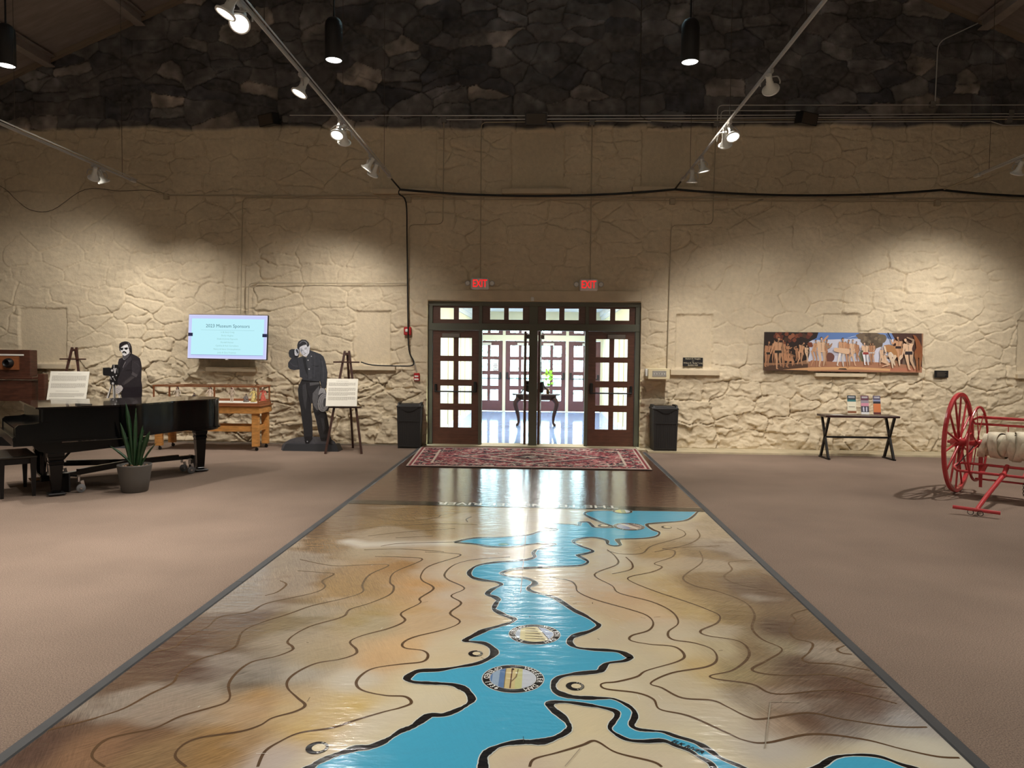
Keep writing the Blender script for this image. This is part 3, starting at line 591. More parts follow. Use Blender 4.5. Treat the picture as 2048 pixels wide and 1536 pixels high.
dsg = dist_poly(GX, GY, [(-1.676,6.158),(-1.516,6.054),(-1.221,6.111),(-0.769,6.18)]); wsk = np.clip(1.2-dsg/.11+.5*fbm(GX*4, GY*9, 881, 3), 0, 1)[..., None]*.75; mcol = mcol*(1-wsk)+np.array(lin((216, 210, 200)))*wsk
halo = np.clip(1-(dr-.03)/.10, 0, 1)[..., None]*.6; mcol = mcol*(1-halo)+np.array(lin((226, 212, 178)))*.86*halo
land = 7.84+.012*fbm(GX*3, GY*0, 3, 2)
plainm = np.clip((GY-7.86)/.02, 0, 1)[..., None]; mcol = mcol*(1-plainm)+np.array(lin((94, 68, 56)))*(1+.25*fbm(GX*2, GY*2, 21, 4))[..., None]*plainm
M_map = bpy.data.materials.new('floor_paint'); M_map.use_nodes = True
def map_material(m):
    nt = m.node_tree; N = nt.nodes; K = nt.links; b = N['Principled BSDF']; b.inputs['Roughness'].default_value = .17; b.inputs['Specular IOR Level'].default_value = .5
    b.inputs['Coat Weight'].default_value = .06; b.inputs['Coat Roughness'].default_value = .08
    a = N.new('ShaderNodeAttribute'); a.attribute_name = 'col'; tc = N.new('ShaderNodeTexCoord')
    ns = []
    for ang, dst in ((1.15, 1.6), (-.75, 1.2)):
        mr = N.new('ShaderNodeMapping'); mr.inputs['Rotation'].default_value = (0, 0, ang); K.new(tc.outputs['Object'], mr.inputs['Vector'])
        mp = N.new('ShaderNodeMapping'); mp.inputs['Scale'].default_value = (5, 75, 1); K.new(mr.outputs[0], mp.inputs['Vector'])
        n = N.new('ShaderNodeTexNoise'); n.inputs['Scale'].default_value = 1.6; n.inputs['Detail'].default_value = 7; n.inputs['Roughness'].default_value = .65; n.inputs['Distortion'].default_value = dst; K.new(mp.outputs[0], n.inputs['Vector']); ns.append(n)
    sel = N.new('ShaderNodeTexNoise'); sel.inputs['Scale'].default_value = .9; K.new(tc.outputs['Object'], sel.inputs['Vector'])
    sr = N.new('ShaderNodeMapRange'); sr.inputs['From Min'].default_value = .42; sr.inputs['From Max'].default_value = .58; K.new(sel.outputs['Fac'], sr.inputs['Value'])
    mxn = N.new('ShaderNodeMix'); K.new(sr.outputs[0], mxn.inputs['Factor']); K.new(ns[0].outputs['Fac'], mxn.inputs[2]); K.new(ns[1].outputs['Fac'], mxn.inputs[3])
    r = N.new('ShaderNodeMapRange'); r.inputs['From Min'].default_value = .3; r.inputs['From Max'].default_value = .7; r.inputs['To Min'].default_value = .62; r.inputs['To Max'].default_value = 1.45; K.new(mxn.outputs[0], r.inputs['Value'])
    mf = N.new('ShaderNodeMix'); K.new(a.outputs['Alpha'], mf.inputs['Factor']); mf.inputs[2].default_value = 1; K.new(r.outputs[0], mf.inputs[3])
    s = N.new('ShaderNodeVectorMath'); s.operation = 'SCALE'; K.new(a.outputs['Color'], s.inputs[0]); K.new(mf.outputs[0], s.inputs['Scale']); K.new(s.outputs[0], b.inputs['Base Color'])
    mp2 = N.new('ShaderNodeMapping'); mp2.inputs['Scale'].default_value = (3.2, 9, 1); K.new(tc.outputs['Object'], mp2.inputs['Vector'])
    n2 = N.new('ShaderNodeTexNoise'); n2.inputs['Scale'].default_value = 2.0; n2.inputs['Detail'].default_value = 5; K.new(mp2.outputs[0], n2.inputs['Vector'])
    bp = N.new('ShaderNodeBump'); bp.inputs['Distance'].default_value = .0035; K.new(n2.outputs['Fac'], bp.inputs['Height']); K.new(bp.outputs[0], b.inputs['Normal']); K.new(bp.outputs[0], b.inputs['Coat Normal'])
map_material(M_map)
BLUE = (72, 170, 206); INK = (24, 22, 24)
stroke = np.clip((.48-mcol.mean(-1))*3.4, .1, 1); stroke = np.where(GY > 7.88, .35, stroke)[..., None]
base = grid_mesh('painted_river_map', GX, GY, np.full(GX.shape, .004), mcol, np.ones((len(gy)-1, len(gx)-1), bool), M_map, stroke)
tag(base, 'glossy floor painting of a blue river winding through tan contour-lined land', 'floor painting')
def Tz(z): return lambda u, v: (u, v, z)
def clipx(pts): return [(min(max(x, RX0+.005), RX1-.005), y) for x, y in pts]
mb = MB(); rp = [tuple(p) for p in clipx(river_poly)]
mb.flat(rp, Tz(.0052), 0, BLUE); mb.build('river', M_map, base)
contours = [[(-1.115,2.732),(-1.129,2.842),(-1.095,2.921),(-1.034,2.995),(-0.906,3.045),(-0.824,3.114),(-0.707,3.201),(-0.644,3.24),(-0.601,3.29),(-0.642,3.35),(-0.741,3.356),(-0.862,3.4),(-0.914,3.477),(-0.907,3.576),(-0.86,3.653),(-0.738,3.706),(-0.624,3.745),(-0.607,3.826),(-0.648,3.89),(-0.752,3.917),(-0.777,3.986),(-0.725,4.08),(-0.565,4.205),(-0.489,4.332),(-0.57,4.477),(-0.519,4.665),(-0.605,4.808),(-0.531,4.972),(-0.677,5.16),(-0.716,5.308),(-0.668,5.539),(-0.524,5.689),(-0.244,5.782)],
 [(-1.397,2.715),(-1.479,2.785),(-1.491,2.868),(-1.446,2.93),(-1.298,2.989),(-1.232,3.046),(-1.201,3.113),(-1.12,3.175),(-1.093,3.236),(-1.153,3.305),(-1.237,3.403),(-1.265,3.496),(-1.242,3.599),(-1.18,3.693),(-1.074,3.747),(-1.01,3.816),(-1.02,3.882),(-1.083,3.983),(-1.035,4.078),(-0.899,4.203),(-0.832,4.329),(-0.881,4.455),(-0.793,4.646),(-0.81,4.743),(-0.748,4.956),(-0.856,5.117),(-0.89,5.264),(-0.859,5.491),(-0.657,5.787),(-0.749,5.855),(-0.963,5.876)],
 [(-1.717,2.696),(-1.807,2.756),(-1.837,2.819),(-1.837,2.886),(-1.797,2.928),(-1.681,2.997),(-1.622,3.099),(-1.524,3.185),(-1.476,3.236),(-1.479,3.297),(-1.542,3.424),(-1.558,3.564),(-1.53,3.686),(-1.434,3.756),(-1.375,3.842),(-1.386,3.893),(-1.439,3.959),(-1.434,4.07),(-1.376,4.21),(-1.235,4.365),(-1.224,4.499),(-1.123,4.623),(-1.028,4.804),(-1.035,4.963),(-1.086,5.072),(-1.099,5.311),(-0.947,5.656),(-1.141,5.713),(-1.347,5.712)],
 [(-2.147,2.938),(-2.015,3.041),(-1.98,3.077),(-1.914,3.161),(-1.873,3.298),(-1.826,3.419),(-1.853,3.545),(-1.823,3.699),(-1.732,3.802),(-1.707,3.889),(-1.756,4.086),(-1.707,4.228),(-1.593,4.384),(-1.487,4.55),(-1.315,4.707),(-1.229,4.841),(-1.27,5.001),(-1.273,5.236),(-1.185,5.486),(-1.389,5.471),(-1.617,5.434),(-1.925,5.582)],
 [(-2.132,3.759),(-2.04,3.849),(-2.046,3.973),(-1.997,4.148),(-1.996,4.313),(-1.846,4.411),(-1.797,4.575),(-1.565,4.791),(-1.52,4.928),(-1.581,5.064),(-1.546,5.228),(-1.66,5.257),(-1.843,5.287)],
 [(-1.87,4.718),(-1.814,4.799),(-1.811,4.962),(-1.887,5.042)],
 [(-2.001,7.114),(-1.835,7.213),(-1.525,7.03),(-1.291,6.985),(-1.056,7.153),(-1.017,7.284),(-0.855,7.386)], [(-1.617,7.276),(-1.361,7.254),(-1.296,7.437)], [(-1.849,6.51),(-1.564,6.715),(-1.051,6.872),(-0.798,6.893),(-0.613,6.87)],
 [(-1.567,6.361),(-1.261,6.537),(-0.811,6.704)], [(-1.302,6.316),(-0.979,6.409)], [(-1.371,6.027),(-1.215,6.131),(-0.719,6.221)], [(-0.715,6.978),(-0.746,7.097),(-0.703,7.225)], [(-1.485,5.9),(-1.164,5.955),(-0.806,5.896)],
 [(-0.031,2.796),(-0.012,2.854),(0.081,2.905),(0.189,2.969),(0.234,3.005),(0.265,2.993),(0.331,2.92),(0.468,2.864),(0.502,2.827)],
 [(0.075,5.275),(0.222,5.196),(0.262,5.085),(0.273,4.949),(0.376,4.802),(0.592,4.625),(0.69,4.52),(0.71,4.393),(0.661,4.269),(0.552,4.184),(0.536,4.109),(0.637,4.062),(0.775,4.035),(0.808,3.919),(0.751,3.834),(0.572,3.715),(0.509,3.638),(0.4,3.574),(0.335,3.556),(0.314,3.528),(0.342,3.489),(0.486,3.459),(0.556,3.399),(0.57,3.303),(0.667,3.262),(0.726,3.22),(0.833,3.108),(0.893,3.05),(0.984,3.036),(1.206,3.12),(1.409,3.091),(1.544,3.021),(1.662,2.971),(1.751,2.967)],
 [(0.577,6.074),(0.628,5.849),(0.616,5.636),(0.417,5.361),(0.524,5.104),(0.561,4.943),(0.762,4.78),(0.863,4.599),(0.866,4.404),(0.779,4.257),(0.78,4.144),(0.901,4.097),(0.982,4.014),(0.977,3.881),(0.9,3.782),(0.699,3.694),(0.57,3.571),(0.618,3.52),(0.698,3.421),(0.838,3.404),(0.894,3.347),(0.963,3.257),(1.025,3.239),(1.254,3.31),(1.394,3.261),(1.604,3.208),(1.749,3.212)],
 [(0.711,5.856),(0.74,5.68),(0.709,5.51),(0.552,5.384)], [(0.573,6.035),(0.69,5.944),(0.862,5.98),(0.984,6.227),(1.309,6.557),(1.37,6.749),(1.326,6.893)],
 [(1.581,6.275),(1.08,6.154),(1.152,6.08),(1.096,5.885),(0.922,5.694),(0.965,5.595),(0.865,5.457),(0.676,5.319),(0.68,5.201),(0.829,4.989),(0.999,4.797),(1.102,4.661),(1.156,4.552),(1.108,4.42),(0.98,4.29),(1,4.214),(1.159,4.15),(1.189,4.028),(1.143,3.892),(1.023,3.744),(0.896,3.677),(0.918,3.635),(1.082,3.59),(1.174,3.489),(1.488,3.548),(1.722,3.427)],
 [(1.368,6.097),(1.314,5.758),(1.083,5.349),(1.124,5.147),(1.272,5.021),(1.391,4.824),(1.389,4.59),(1.304,4.352),(1.312,4.179),(1.382,4.041),(1.248,3.882),(1.133,3.766),(1.195,3.711),(1.36,3.707),(1.498,3.73),(1.598,3.693),(1.676,3.614),(1.753,3.591)],
 [(1.765,4.707),(1.633,4.607),(1.619,4.497),(1.528,4.347),(1.511,4.211),(1.587,4.142),(1.526,4.016),(1.447,3.911),(1.484,3.866),(1.614,3.859),(1.756,3.791)], [(1.763,4.118),(1.697,4.061),(1.704,4.011),(1.753,3.997)],
 [(1.733,5.826),(1.538,5.775),(1.504,5.57),(1.404,5.403),(1.421,5.255),(1.592,5.098),(1.779,4.978)], [(1.51,6.858),(1.471,6.57),(1.301,6.294),(0.974,6.027)]]
q = random.Random(5)
for c_ in contours:
    p = clipx(spline(c_, 6)); n_ = len(p)
    wds = [.009+.007*abs(math.sin(i*.13+n_))*(.4+.6*min(1, i/8, (n_-1-i)/8)) for i in range(n_)]
    mb = MB().ribbon(p, wds, Tz(.0047), 0, (92, 70, 50)); mb.build('contour_line', M_map, base)
def banks(pts, name):
    p = clipx(spline(pts, 5)); n_ = len(p); wd = []
    for i in range(n_): wd.append(.034+.008*math.sin(i*.21)+.006*math.sin(i*.57+1)+q.uniform(-.003, .003))
    wd = [a*(.68 if (pp[0] > .28 and pp[1] < 3.5) else 1) for a, pp in zip(wd, p)]
    MB().ribbon(p, [a+.010 for a in wd], Tz(.0056), 0, (214, 220, 214)).build('bank_highlight', M_map, base)
    MB().ribbon(p, wd, Tz(.0060), 0, INK).build(name, M_map, base)
banks(river[:i_tip+1], 'bank_outline'); banks(river[i_tip:], 'bank_outline'); banks(bank2, 'bank_outline')
# dark band with the title
(bx0, by0), (bx1, by1) = (-2.105,7.733), (1.863,7.723)
MB().flat([(RX0, 7.75), (RX1, 7.66), (RX1, 7.85), (RX0, 7.95)], Tz(.0064), 0, (18, 16, 16)).build('title_band', M_map, base)
mb = MB(); put_text(mb, 'THE TENNESSEE RIVER', Tz(.0068), .185, 0, (226, 222, 214), bold=.012, rot=PI-.02, at=(-.15, 7.84), sx=1.08); mb.build('title_lettering', M_map, base)
mb = MB(); ea, eb = (0.566,3.031), (0.701,2.931); put_text(mb, 'ELK RIVER', Tz(.0068), .035, 0, INK, bold=.02, rot=math.atan2(eb[1]-ea[1], eb[0]-ea[0]), at=((ea[0]+eb[0])/2, (ea[1]+eb[1])/2), shear=.3, sx=.92); mb.build('river_name', M_map, base)
def disc(c, R, r, upper, lower, scene, a0=1.05, size=.05, name='dam_medallion', z=.0064):
    cir = lambda rr, n=48: [(c[0]+rr*math.cos(2*PI*i/n), c[1]+rr*math.sin(2*PI*i/n)) for i in range(n)]
    mb = MB(); mb.flat(cir(R*1.03), Tz(z), 0, (206, 214, 210)); mb.flat(cir(R), Tz(z+.0003), 0, INK); mb.flat(cir(r*1.02), Tz(z+.0006), 0, (206, 208, 206))
    ins = lambda u, v: (c[0]+u*r, c[1]+v*r)
    for poly, colr_ in scene: mb.flat([ins(*p) for p in poly], Tz(z+.0008+.0001*scene.index((poly, colr_))), 0, colr_)
    rm = (R+r)/2
    def ring(s, start, step, cw):
        for k, ch in enumerate(s):
            if ch == ' ': continue
            a = start-step*k if cw else start+step*k
            put_text(mb, ch, Tz(z+.0012), size, 0, (232, 232, 226), bold=.015, rot=a-PI/2 if cw else a+PI/2, at=(c[0]+rm*math.cos(a), c[1]+rm*math.sin(a)))
    if upper: ring(upper, a0, 2*a0/max(1, len(upper)-1), True)
    if lower: ring(lower, PI-a0*.95, 1.9*a0/max(1, len(lower)-1), False)
    return mb.build(name, M_map, base)
def half(x0, x1, n=14):      # vertical slice of the unit circle
    t = [x0+(x1-x0)*i/n for i in range(n+1)]; f_ = lambda x: math.sqrt(max(0, 1-x*x)); return [(x, -f_(x)) for x in t]+[(x, f_(x)) for x in reversed(t)]
wheeler = [(half(-.99, -.34), (92, 124, 170)), (half(-.9, -.6), (150, 172, 196)), (half(-.34, .1), (206, 188, 138)), (half(.1, .40), (196, 196, 140)), (half(.40, .99), (196, 202, 212)),
           ([(-.12, -.95), (-.06, -.95), (-.04, .96), (-.10, .96)], (96, 66, 50)), ([(-.06, -.4), (.16, .1), (.22, .9), (.18, .9), (.10, .14), (-.08, -.32)], (120, 100, 70)),
           ([(-.36, -.9), (-.33, -.9), (-.33, .9), (-.36, .9)], (130, 110, 60)), ([(-.1, .86), (-.02, .98), (.03, .86), (-.02, .76)], (50, 36, 34))]
disc((-.1293, 3.574), .156, .118, 'WHEELER DAM', 'OPENED 1936', wheeler, 1.02, .040)
wil = [(half(-.99, -.75), (176, 190, 206)), (half(-.75, .95), (222, 212, 166)), ([(.10, .99), (.55, .83), (.95, .30), (.99, -.1), (.82, -.55), (.62, -.76)], (170, 186, 214)), ([(.06, .99), (.16, .98), (.72, -.68), (.62, -.76)], (230, 222, 196)), ([(.16, .98), (.2, .97), (.76, -.64), (.72, -.68)], (70, 66, 66))]
for i in range(5):
    x = .05+i*.12; y = .72-i*.34; wil.append(([(-.5, y+.05), (x-.1, y+.07), (x+.03, y), (x-.02, y-.08), (x-.12, y-.06), (-.5, y+.01)], (120, 108, 84)))
disc((-.0255, 4.161), .150, .113, 'WILSON DAM', 'OPENED 1924', wil, 1.02, .038)
pic = [(half(-.98, 0), (150, 160, 190)), (half(0, .98), (186, 170, 160)), ([(-.6, .7), (.5, -.8), (.7, -.6), (-.3, .85)], (226, 222, 206)), ([(0, .9), (.9, -.3), (.94, -.1), (.2, .95)], (90, 80, 84))]
disc((0.866,6.915), .150, .118, 'PICKWICK DAM', 'OPENED 1938', pic, 1.05, .030, z=.0066)
disc((0.88,7.599), .105, .080, '', '', [(half(-.98, -.2), (200, 196, 110)), (half(-.2, .4), (150, 160, 120)), (half(.4, .98), (196, 206, 210))], name='dam_medallion', z=.0070)
def town(c, R, nm, rin=.55):
    cir = lambda rr, dx=0, n=32: [(c[0]+dx+rr*math.cos(2*PI*i/n), c[1]+rr*math.sin(2*PI*i/n)) for i in range(n)]
    mb = MB(); mb.flat(cir(R), Tz(.0062), 0, INK); mb.flat(cir(R*rin, R*.14), Tz(.0065), 0, (220, 206, 172))
    for k, ch in enumerate(nm):
        a = 1.25-2.5*k/max(1, len(nm)-1); put_text(mb, ch, Tz(.0068), R*.30, 0, (228, 226, 216), rot=a-PI/2, at=(c[0]+R*.84*math.cos(a)*1.0, c[1]+R*.84*math.sin(a)), bold=.01)
    mb.build('town_marker', M_map, base)
town((0.184,3.509), .046, 'FLORENCE'); town((-0.349,3.866), .040, 'MUSCLE SHOALS'); town((-0.922,2.881), .047, 'DECATUR', .6); town((0.621,6.936), .055, '', .7)
town((1.231,6.925), .05, '', .75)
mb = MB(); (a, b) = (-0.318,6.166); mb.flat([(a+.05*math.cos(i*PI/8), b+.04*math.sin(i*PI/8)) for i in range(16)], Tz(.0062), 0, (60, 130, 110)); mb.build('town_marker', M_map, base)
# worn white seams and scratches
mb = MB()
for p0, p1, w_ in ([(1.116,3.404),(0.96,2.986)]+[.005], [(1.116,3.404),(1.257,3.408)]+[.004], [(-.13, 12.3), (-.13, 4.9), .004], [(0.179,2.939),(0.111,2.804)]+[.003]):
    mb.ribbon([p0, p1], w_, Tz(.0074), 0, (158, 148, 132))
for i in range(46):
    x, y = q.uniform(-1.6, 1.4), q.uniform(2.6, 6.5); a = q.uniform(0, PI); l = q.uniform(.01, .06); mb.ribbon([(x, y), (x+l*math.cos(a), y+l*math.sin(a))], .0022, Tz(.0076), 0, q.choice([(225, 222, 210), (60, 56, 50)]))
mb.build('scuff_marks', M_map, base)
# rubber edge strips, laid in lengths
for sx, x, cuts in (('left', RX0-.028, [-7.9, .6, 4.98, 12.52]), ('right', RX1+.03, [-7.9, 1.0, 5.02, 12.4])):
    for a, b in zip(cuts[:-1], cuts[1:]):
        if b < 2: continue
        mb = MB().prism([(x-.036, 0), (x+.036, 0), (x+.026, .011), (x-.026, .011)], lambda u, v, t, a=a: (u, a+t, v), b-a-.004)
        far = a > 4
        tag(mb.build('edge_strip', M_rubber), 'black rubber transition strip along the %s side of the floor painting, %s length' % (sx, 'far' if far else 'near'), 'edge strip', 'edge strips of the floor painting')

# ------------------------------------------------------------------ rug
M_rug = mat('rug_weave', 'col', .95, var=.25, vs=60, bump=.003, bs=120, spec=.1)
r0, r1, r2, r3 = (-2.00, 10.42), (1.63, 10.42), (1.73, 12.84), (-2.15, 12.60)
nu, nv = 300, 190; U, V = np.meshgrid(np.linspace(0, 1, nu), np.linspace(0, 1, nv))
RXg = (1-V)*((1-U)*r0[0]+U*r1[0])+V*((1-U)*r3[0]+U*r2[0]); RYg = (1-V)*((1-U)*r0[1]+U*r1[1])+V*((1-U)*r3[1]+U*r2[1])
u, v = U*3.75, V*2.35; eu = np.minimum(u, 3.75-u); ev = np.minimum(v, 2.35-v); e = np.minimum(eu, ev)
cu, cv = np.abs(u-1.875), np.abs(v-1.175)
n1 = fbm(u*9, v*9, 201, 3); n2 = fbm(u*26, v*26, 211, 2); n3 = vnoise(u*14, v*14, 221)
red, rose, crm, navy, brn = [np.array(lin(c)) for c in ((158, 44, 58), (196, 96, 100), (206, 182, 164), (56, 44, 56), (110, 66, 60))]
colr_ = np.zeros(U.shape+(3,))+red
def put(mask, c): colr_[mask] = c
put(n1 > .10, rose); put((n2 > .13), navy); put(n2 < -.19, crm)
dia = cu/1.25+cv/.85
put((np.abs(dia-1) < .045), navy); put((np.abs(dia-.9) < .03), crm); put((dia < .5) & (n3 > .45), brn); put((np.abs(dia-.5) < .04), crm); put((dia < .22), navy); put((dia < .13) & (n3 > .4), crm)
cor = (cu/1.5+cv/1.0) > 1.5; put(cor & (n1 > -.02), navy); put(cor & (n2 > .16), crm)
bor = (e < .36) & (e > .08); put(bor, navy*.9+brn*.1); put(bor & ((np.sin(u*16)*np.sin(v*16)) > .35), rose); put(bor & (n2 > .10), red); put(bor & (n2 < -.16), crm)
put((e > .35) & (e < .385), crm); put((e > .07) & (e < .10), crm); put(e <= .07, red*.8); put(e <= .03, crm*.8); put((ev <= .012), navy)
colr_ = colr_*.72+colr_.mean(-1, keepdims=True)*.28; rug = grid_mesh('area_rug', RXg, RYg, .018+.003*n1, colr_*.95, np.ones((nv-1, nu-1), bool), M_rug)
tag(rug, 'worn red and cream oriental rug lying in front of the double doors', 'rug')
MB().prism([r0, r1, r2, r3], lambda a, b, t: (a, b, .008+t), .008, 0).build('rug_backing', mat('rug_back', (50, 36, 36), .9), rug)

# ------------------------------------------------------------------ grand piano on a dolly
PA = math.atan2(.68, .733)
def Pn(name, label, cat): return thing(name, label, cat, (-5.56, 7.94, 0), PA)
pn = Pn('grand_piano', 'black grand piano with closed lid standing on a wheeled truck', 'piano')
out = spline([(-.18, -.11), (.25, -.12), (.55, -.12), (.80, -.06), (1.08, .12), (1.36, .30), (1.62, .37), (1.84, .45), (2.00, .62), (2.05, .85), (2.01, 1.10), (1.86, 1.27), (1.62, 1.33), (1.0, 1.33), (-.18, 1.33)], 10)
MB().prism(out, lambda u, v, t: (u, v, .635+t), .375, smooth=True).build('case_rim', M_lacquer, pn, bevel=.004)
cxm, cym = 1.0, .6
gl = [(cxm+(a-cxm)*1.012, cym+(b-cym)*1.018) for a, b in out]
lid = [(x if x > 0 else -.23, y) for x, y in gl]
MB().prism(lid, lambda u, v, t: (u, v, 1.012+t), .018).build('lid', mat('lid_lacquer', (26, 21, 20), .10, coat=.6), pn, bevel=.004)
sp = [(-.06, .0), (-.10, 0), (-.10, .04)]
mb = MB()
for (a, b), (c, d) in zip(out[:-1], out[1:]): mb.bar((a, b, .640), (c, d, .640), .035, .022)
mb.build('rim_moulding', M_lacquer, pn)
MB().bx(-.44, .02, -.11, 1.33, .60, .66).bx(-.445, -.41, -.11, 1.33, .66, .70).build('key_bed', M_lacquer, pn, bevel=.004)
for y0, nm in ((-.12, 'cheek'), (1.27, 'cheek')):
    MB().prism([(-.42, .64), (-.10, .64), (-.10, .86), (-.18, .86), (-.24, .845), (-.39, .84), (-.42, .81)], lambda u, v, t, y0=y0: (u, y0+t, v), .06).build('key_cheek', M_lacquer, pn, bevel=.003)
MB().bx(-.19, -.15, -.06, 1.27, .70, 1.0).bx(-.405, -.18, .12, 1.26, .765, .785).bx(-.412, -.395, .12, 1.26, .70, .785).build('fallboard', M_lacquer, pn)
mb = MB().bx(-.39, -.18, -.05, 1.26, .70, .742); mb.build('white_keys', mat('key_white', (214, 208, 194), .3), pn)
mb = MB()
for k in range(36):
    if k % 7 in (2, 6): continue
    mb.bx(-.32, -.18, -.035+k*.0355, -.018+k*.0355+.006, .742, .756)
mb.build('black_keys', M_black, pn); pn.children[-1]['kind'] = 'stuff'
MB().prism([(-.26, .60), (.92, .62), (.92, .585), (.62, .52), (.30, .50), (.12, .49), (-.10, .49), (-.20, .53)], lambda u, v, t: (u, -.06+t, v), .08).build('leg_bracket', M_lacquer, pn)
MB().prism([(-.26, .60), (.92, .62), (.92, .585), (.62, .52), (.30, .50), (.12, .49), (-.10, .49), (-.20, .53)], lambda u, v, t: (u, 1.20+t, v), .08).build('leg_bracket', M_lacquer, pn)
MB().lathe([(.19, .585), (.24, .60), (.24, .63)], (1.80, .80, 0), 20).build('leg_bracket', M_lacquer, pn)
def pleg(x, y, top):
    mb = MB(); s_ = [(.042, .035), (.046, .06), (.068, top-.14), (.078, top-.11), (.070, top-.09), (.082, top-.05), (.082, top)]
    for (w0, z0), (w1, z1) in zip(s_[:-1], s_[1:]):
        V_ = [(x+i*w0, y+j*w0, z0) for i, j in ((-1, -1), (1, -1), (1, 1), (-1, 1))]+[(x+i*w1, y+j*w1, z1) for i, j in ((-1, -1), (1, -1), (1, 1), (-1, 1))]
        mb.add(V_, [(3, 2, 1, 0), (4, 5, 6, 7)]+[(i, (i+1) % 4, 4+(i+1) % 4, 4+i) for i in range(4)])
    l = mb.build('leg', M_lacquer, pn, bevel=.006); return l
for x, y, t in ((-.03, .01, .50), (-.03, 1.20, .50), (1.80, .80, .60)): pleg(x, y, t)
for dx in (0, .07): MB().tube([(-.02+dx*.5, .60+dx, .17), (.35+dx*.5, .62+dx, .60)], .008, 6).build('lyre_brace', M_black, pn)
MB().bevbox((-.06, .60, .14), (.14, .34, .07), .01).build('lyre_box', M_lacquer, pn)
MB().tube([(-.08, .54, .17), (-.08, .54, .6)], .018, 8).tube([(-.08, .68, .17), (-.08, .68, .6)], .018, 8).build('lyre_post', M_lacquer, pn)
for k in range(3): MB().bevbox((-.16, .52+.08*k, .12), (.12, .03, .012), .004).build('pedal', M_brass, pn)
tk = Pn('piano_truck', 'black steel wheeled truck carrying the legs of the grand piano', 'truck')
hub = (.95, .68)
for (x, y) in ((-.03, .01), (-.03, 1.20), (1.80, .80)):
    dx, dy = hub[0]-x, hub[1]-y; L_ = math.hypot(dx, dy); ux, uy = dx/L_, dy/L_
    MB().bar((x+ux*.10, y+uy*.10, .215), (hub[0], hub[1], .215), .06, .05).build('beam', M_lacquer, tk)
    MB().bar((x+ux*.30, y+uy*.30, .25), (hub[0]-ux*.1, hub[1]-uy*.1, .25), .045, .02).build('sliding_bar', M_lacquer, tk)
    MB().bevbox((x, y, .022), (.18, .18, .022), .008).bar((x+ux*.11, y+uy*.11, .02), (x+ux*.11, y+uy*.11, .24), .02, .16, up=(uy, -ux, 0)).build('leg_cup', M_black, tk)
    for s_ in (-1, 1):
        wx_, wy_ = x+ux*.20-uy*s_*.12, y+uy*.20+ux*s_*.12
        cst = MB().bar((x+ux*.20, y+uy*.20, .20), (wx_, wy_, .20), .05, .015).tube([(wx_, wy_, .19), (wx_, wy_, .13)], .016, 8).bar((wx_+.03, wy_, .14), (wx_+.05, wy_, .055), .003, .035, up=(1, 0, 0)).build('caster_fork', M_chrome, tk)
        MB().tube([(wx_+.02, wy_-.024, .051), (wx_+.02, wy_+.024, .051)], .013, 12).build('wheel_hub', M_chrome, cst); wh = MB(); Mx = Matrix.Translation((wx_+.02, wy_, .051)) @ Matrix.Rotation(PI/2, 4, 'X') @ Matrix.Rotation(0, 4, 'Z')
        wh.lathe([(.010, -.016), (.030, -.016), (.034, -.012), (.044, -.015), (.049, -.010), (.050, 0), (.049, .010), (.044, .015), (.034, .012), (.030, .016), (.010, .016)], n=24, M=Mx); wh.build('wheel', mat('wheel_rubber', (112, 112, 114), .5), cst)
MB().lathe([(.10, .19), (.11, .2), (.11, .245), (.08, .27)], (hub[0], hub[1], 0), 20).build('hub_plate', M_lacquer, tk)
o = thing('lid_stick', 'thin black rod lying across the front edge of the piano lid', 'rod', (-5.56, 7.94, 0), PA)
MB().tube([(.20, .16, 1.038), (.33, -.06, 1.038)], .0065, 8).build('rod', M_black, o)
# bench
def rot2(a, b): return Vector((b[0]-a[0], b[1]-a[1]))
bn = thing('piano_bench', 'dark wooden piano bench with four tapered legs, left of the piano', 'bench', (-6.16, 8.02, 0), math.atan2(.215, .235)+.02)
MB().bevbox((0, 0, .458), (.37, .80, .028), .008).build('seat', mat('bench_seat', (44, 40, 34), .3), bn)
MB().bx(-.145, .145, -.35, .35, .375, .445).build('apron', M_ebony, bn)
for x in (-.15, .15):
    for y in (-.35, .35):
        V_ = [(x+i*.016, y+j*.016, 0) for i, j in ((-1, -1), (1, -1), (1, 1), (-1, 1))]+[(x+i*.03, y+j*.03, .445) for i, j in ((-1, -1), (1, -1), (1, 1), (-1, 1))]
        MB().add(V_, [(3, 2, 1, 0), (4, 5, 6, 7)]+[(i, (i+1) % 4, 4+(i+1) % 4, 4+i) for i in range(4)]).build('leg', M_ebony, bn)
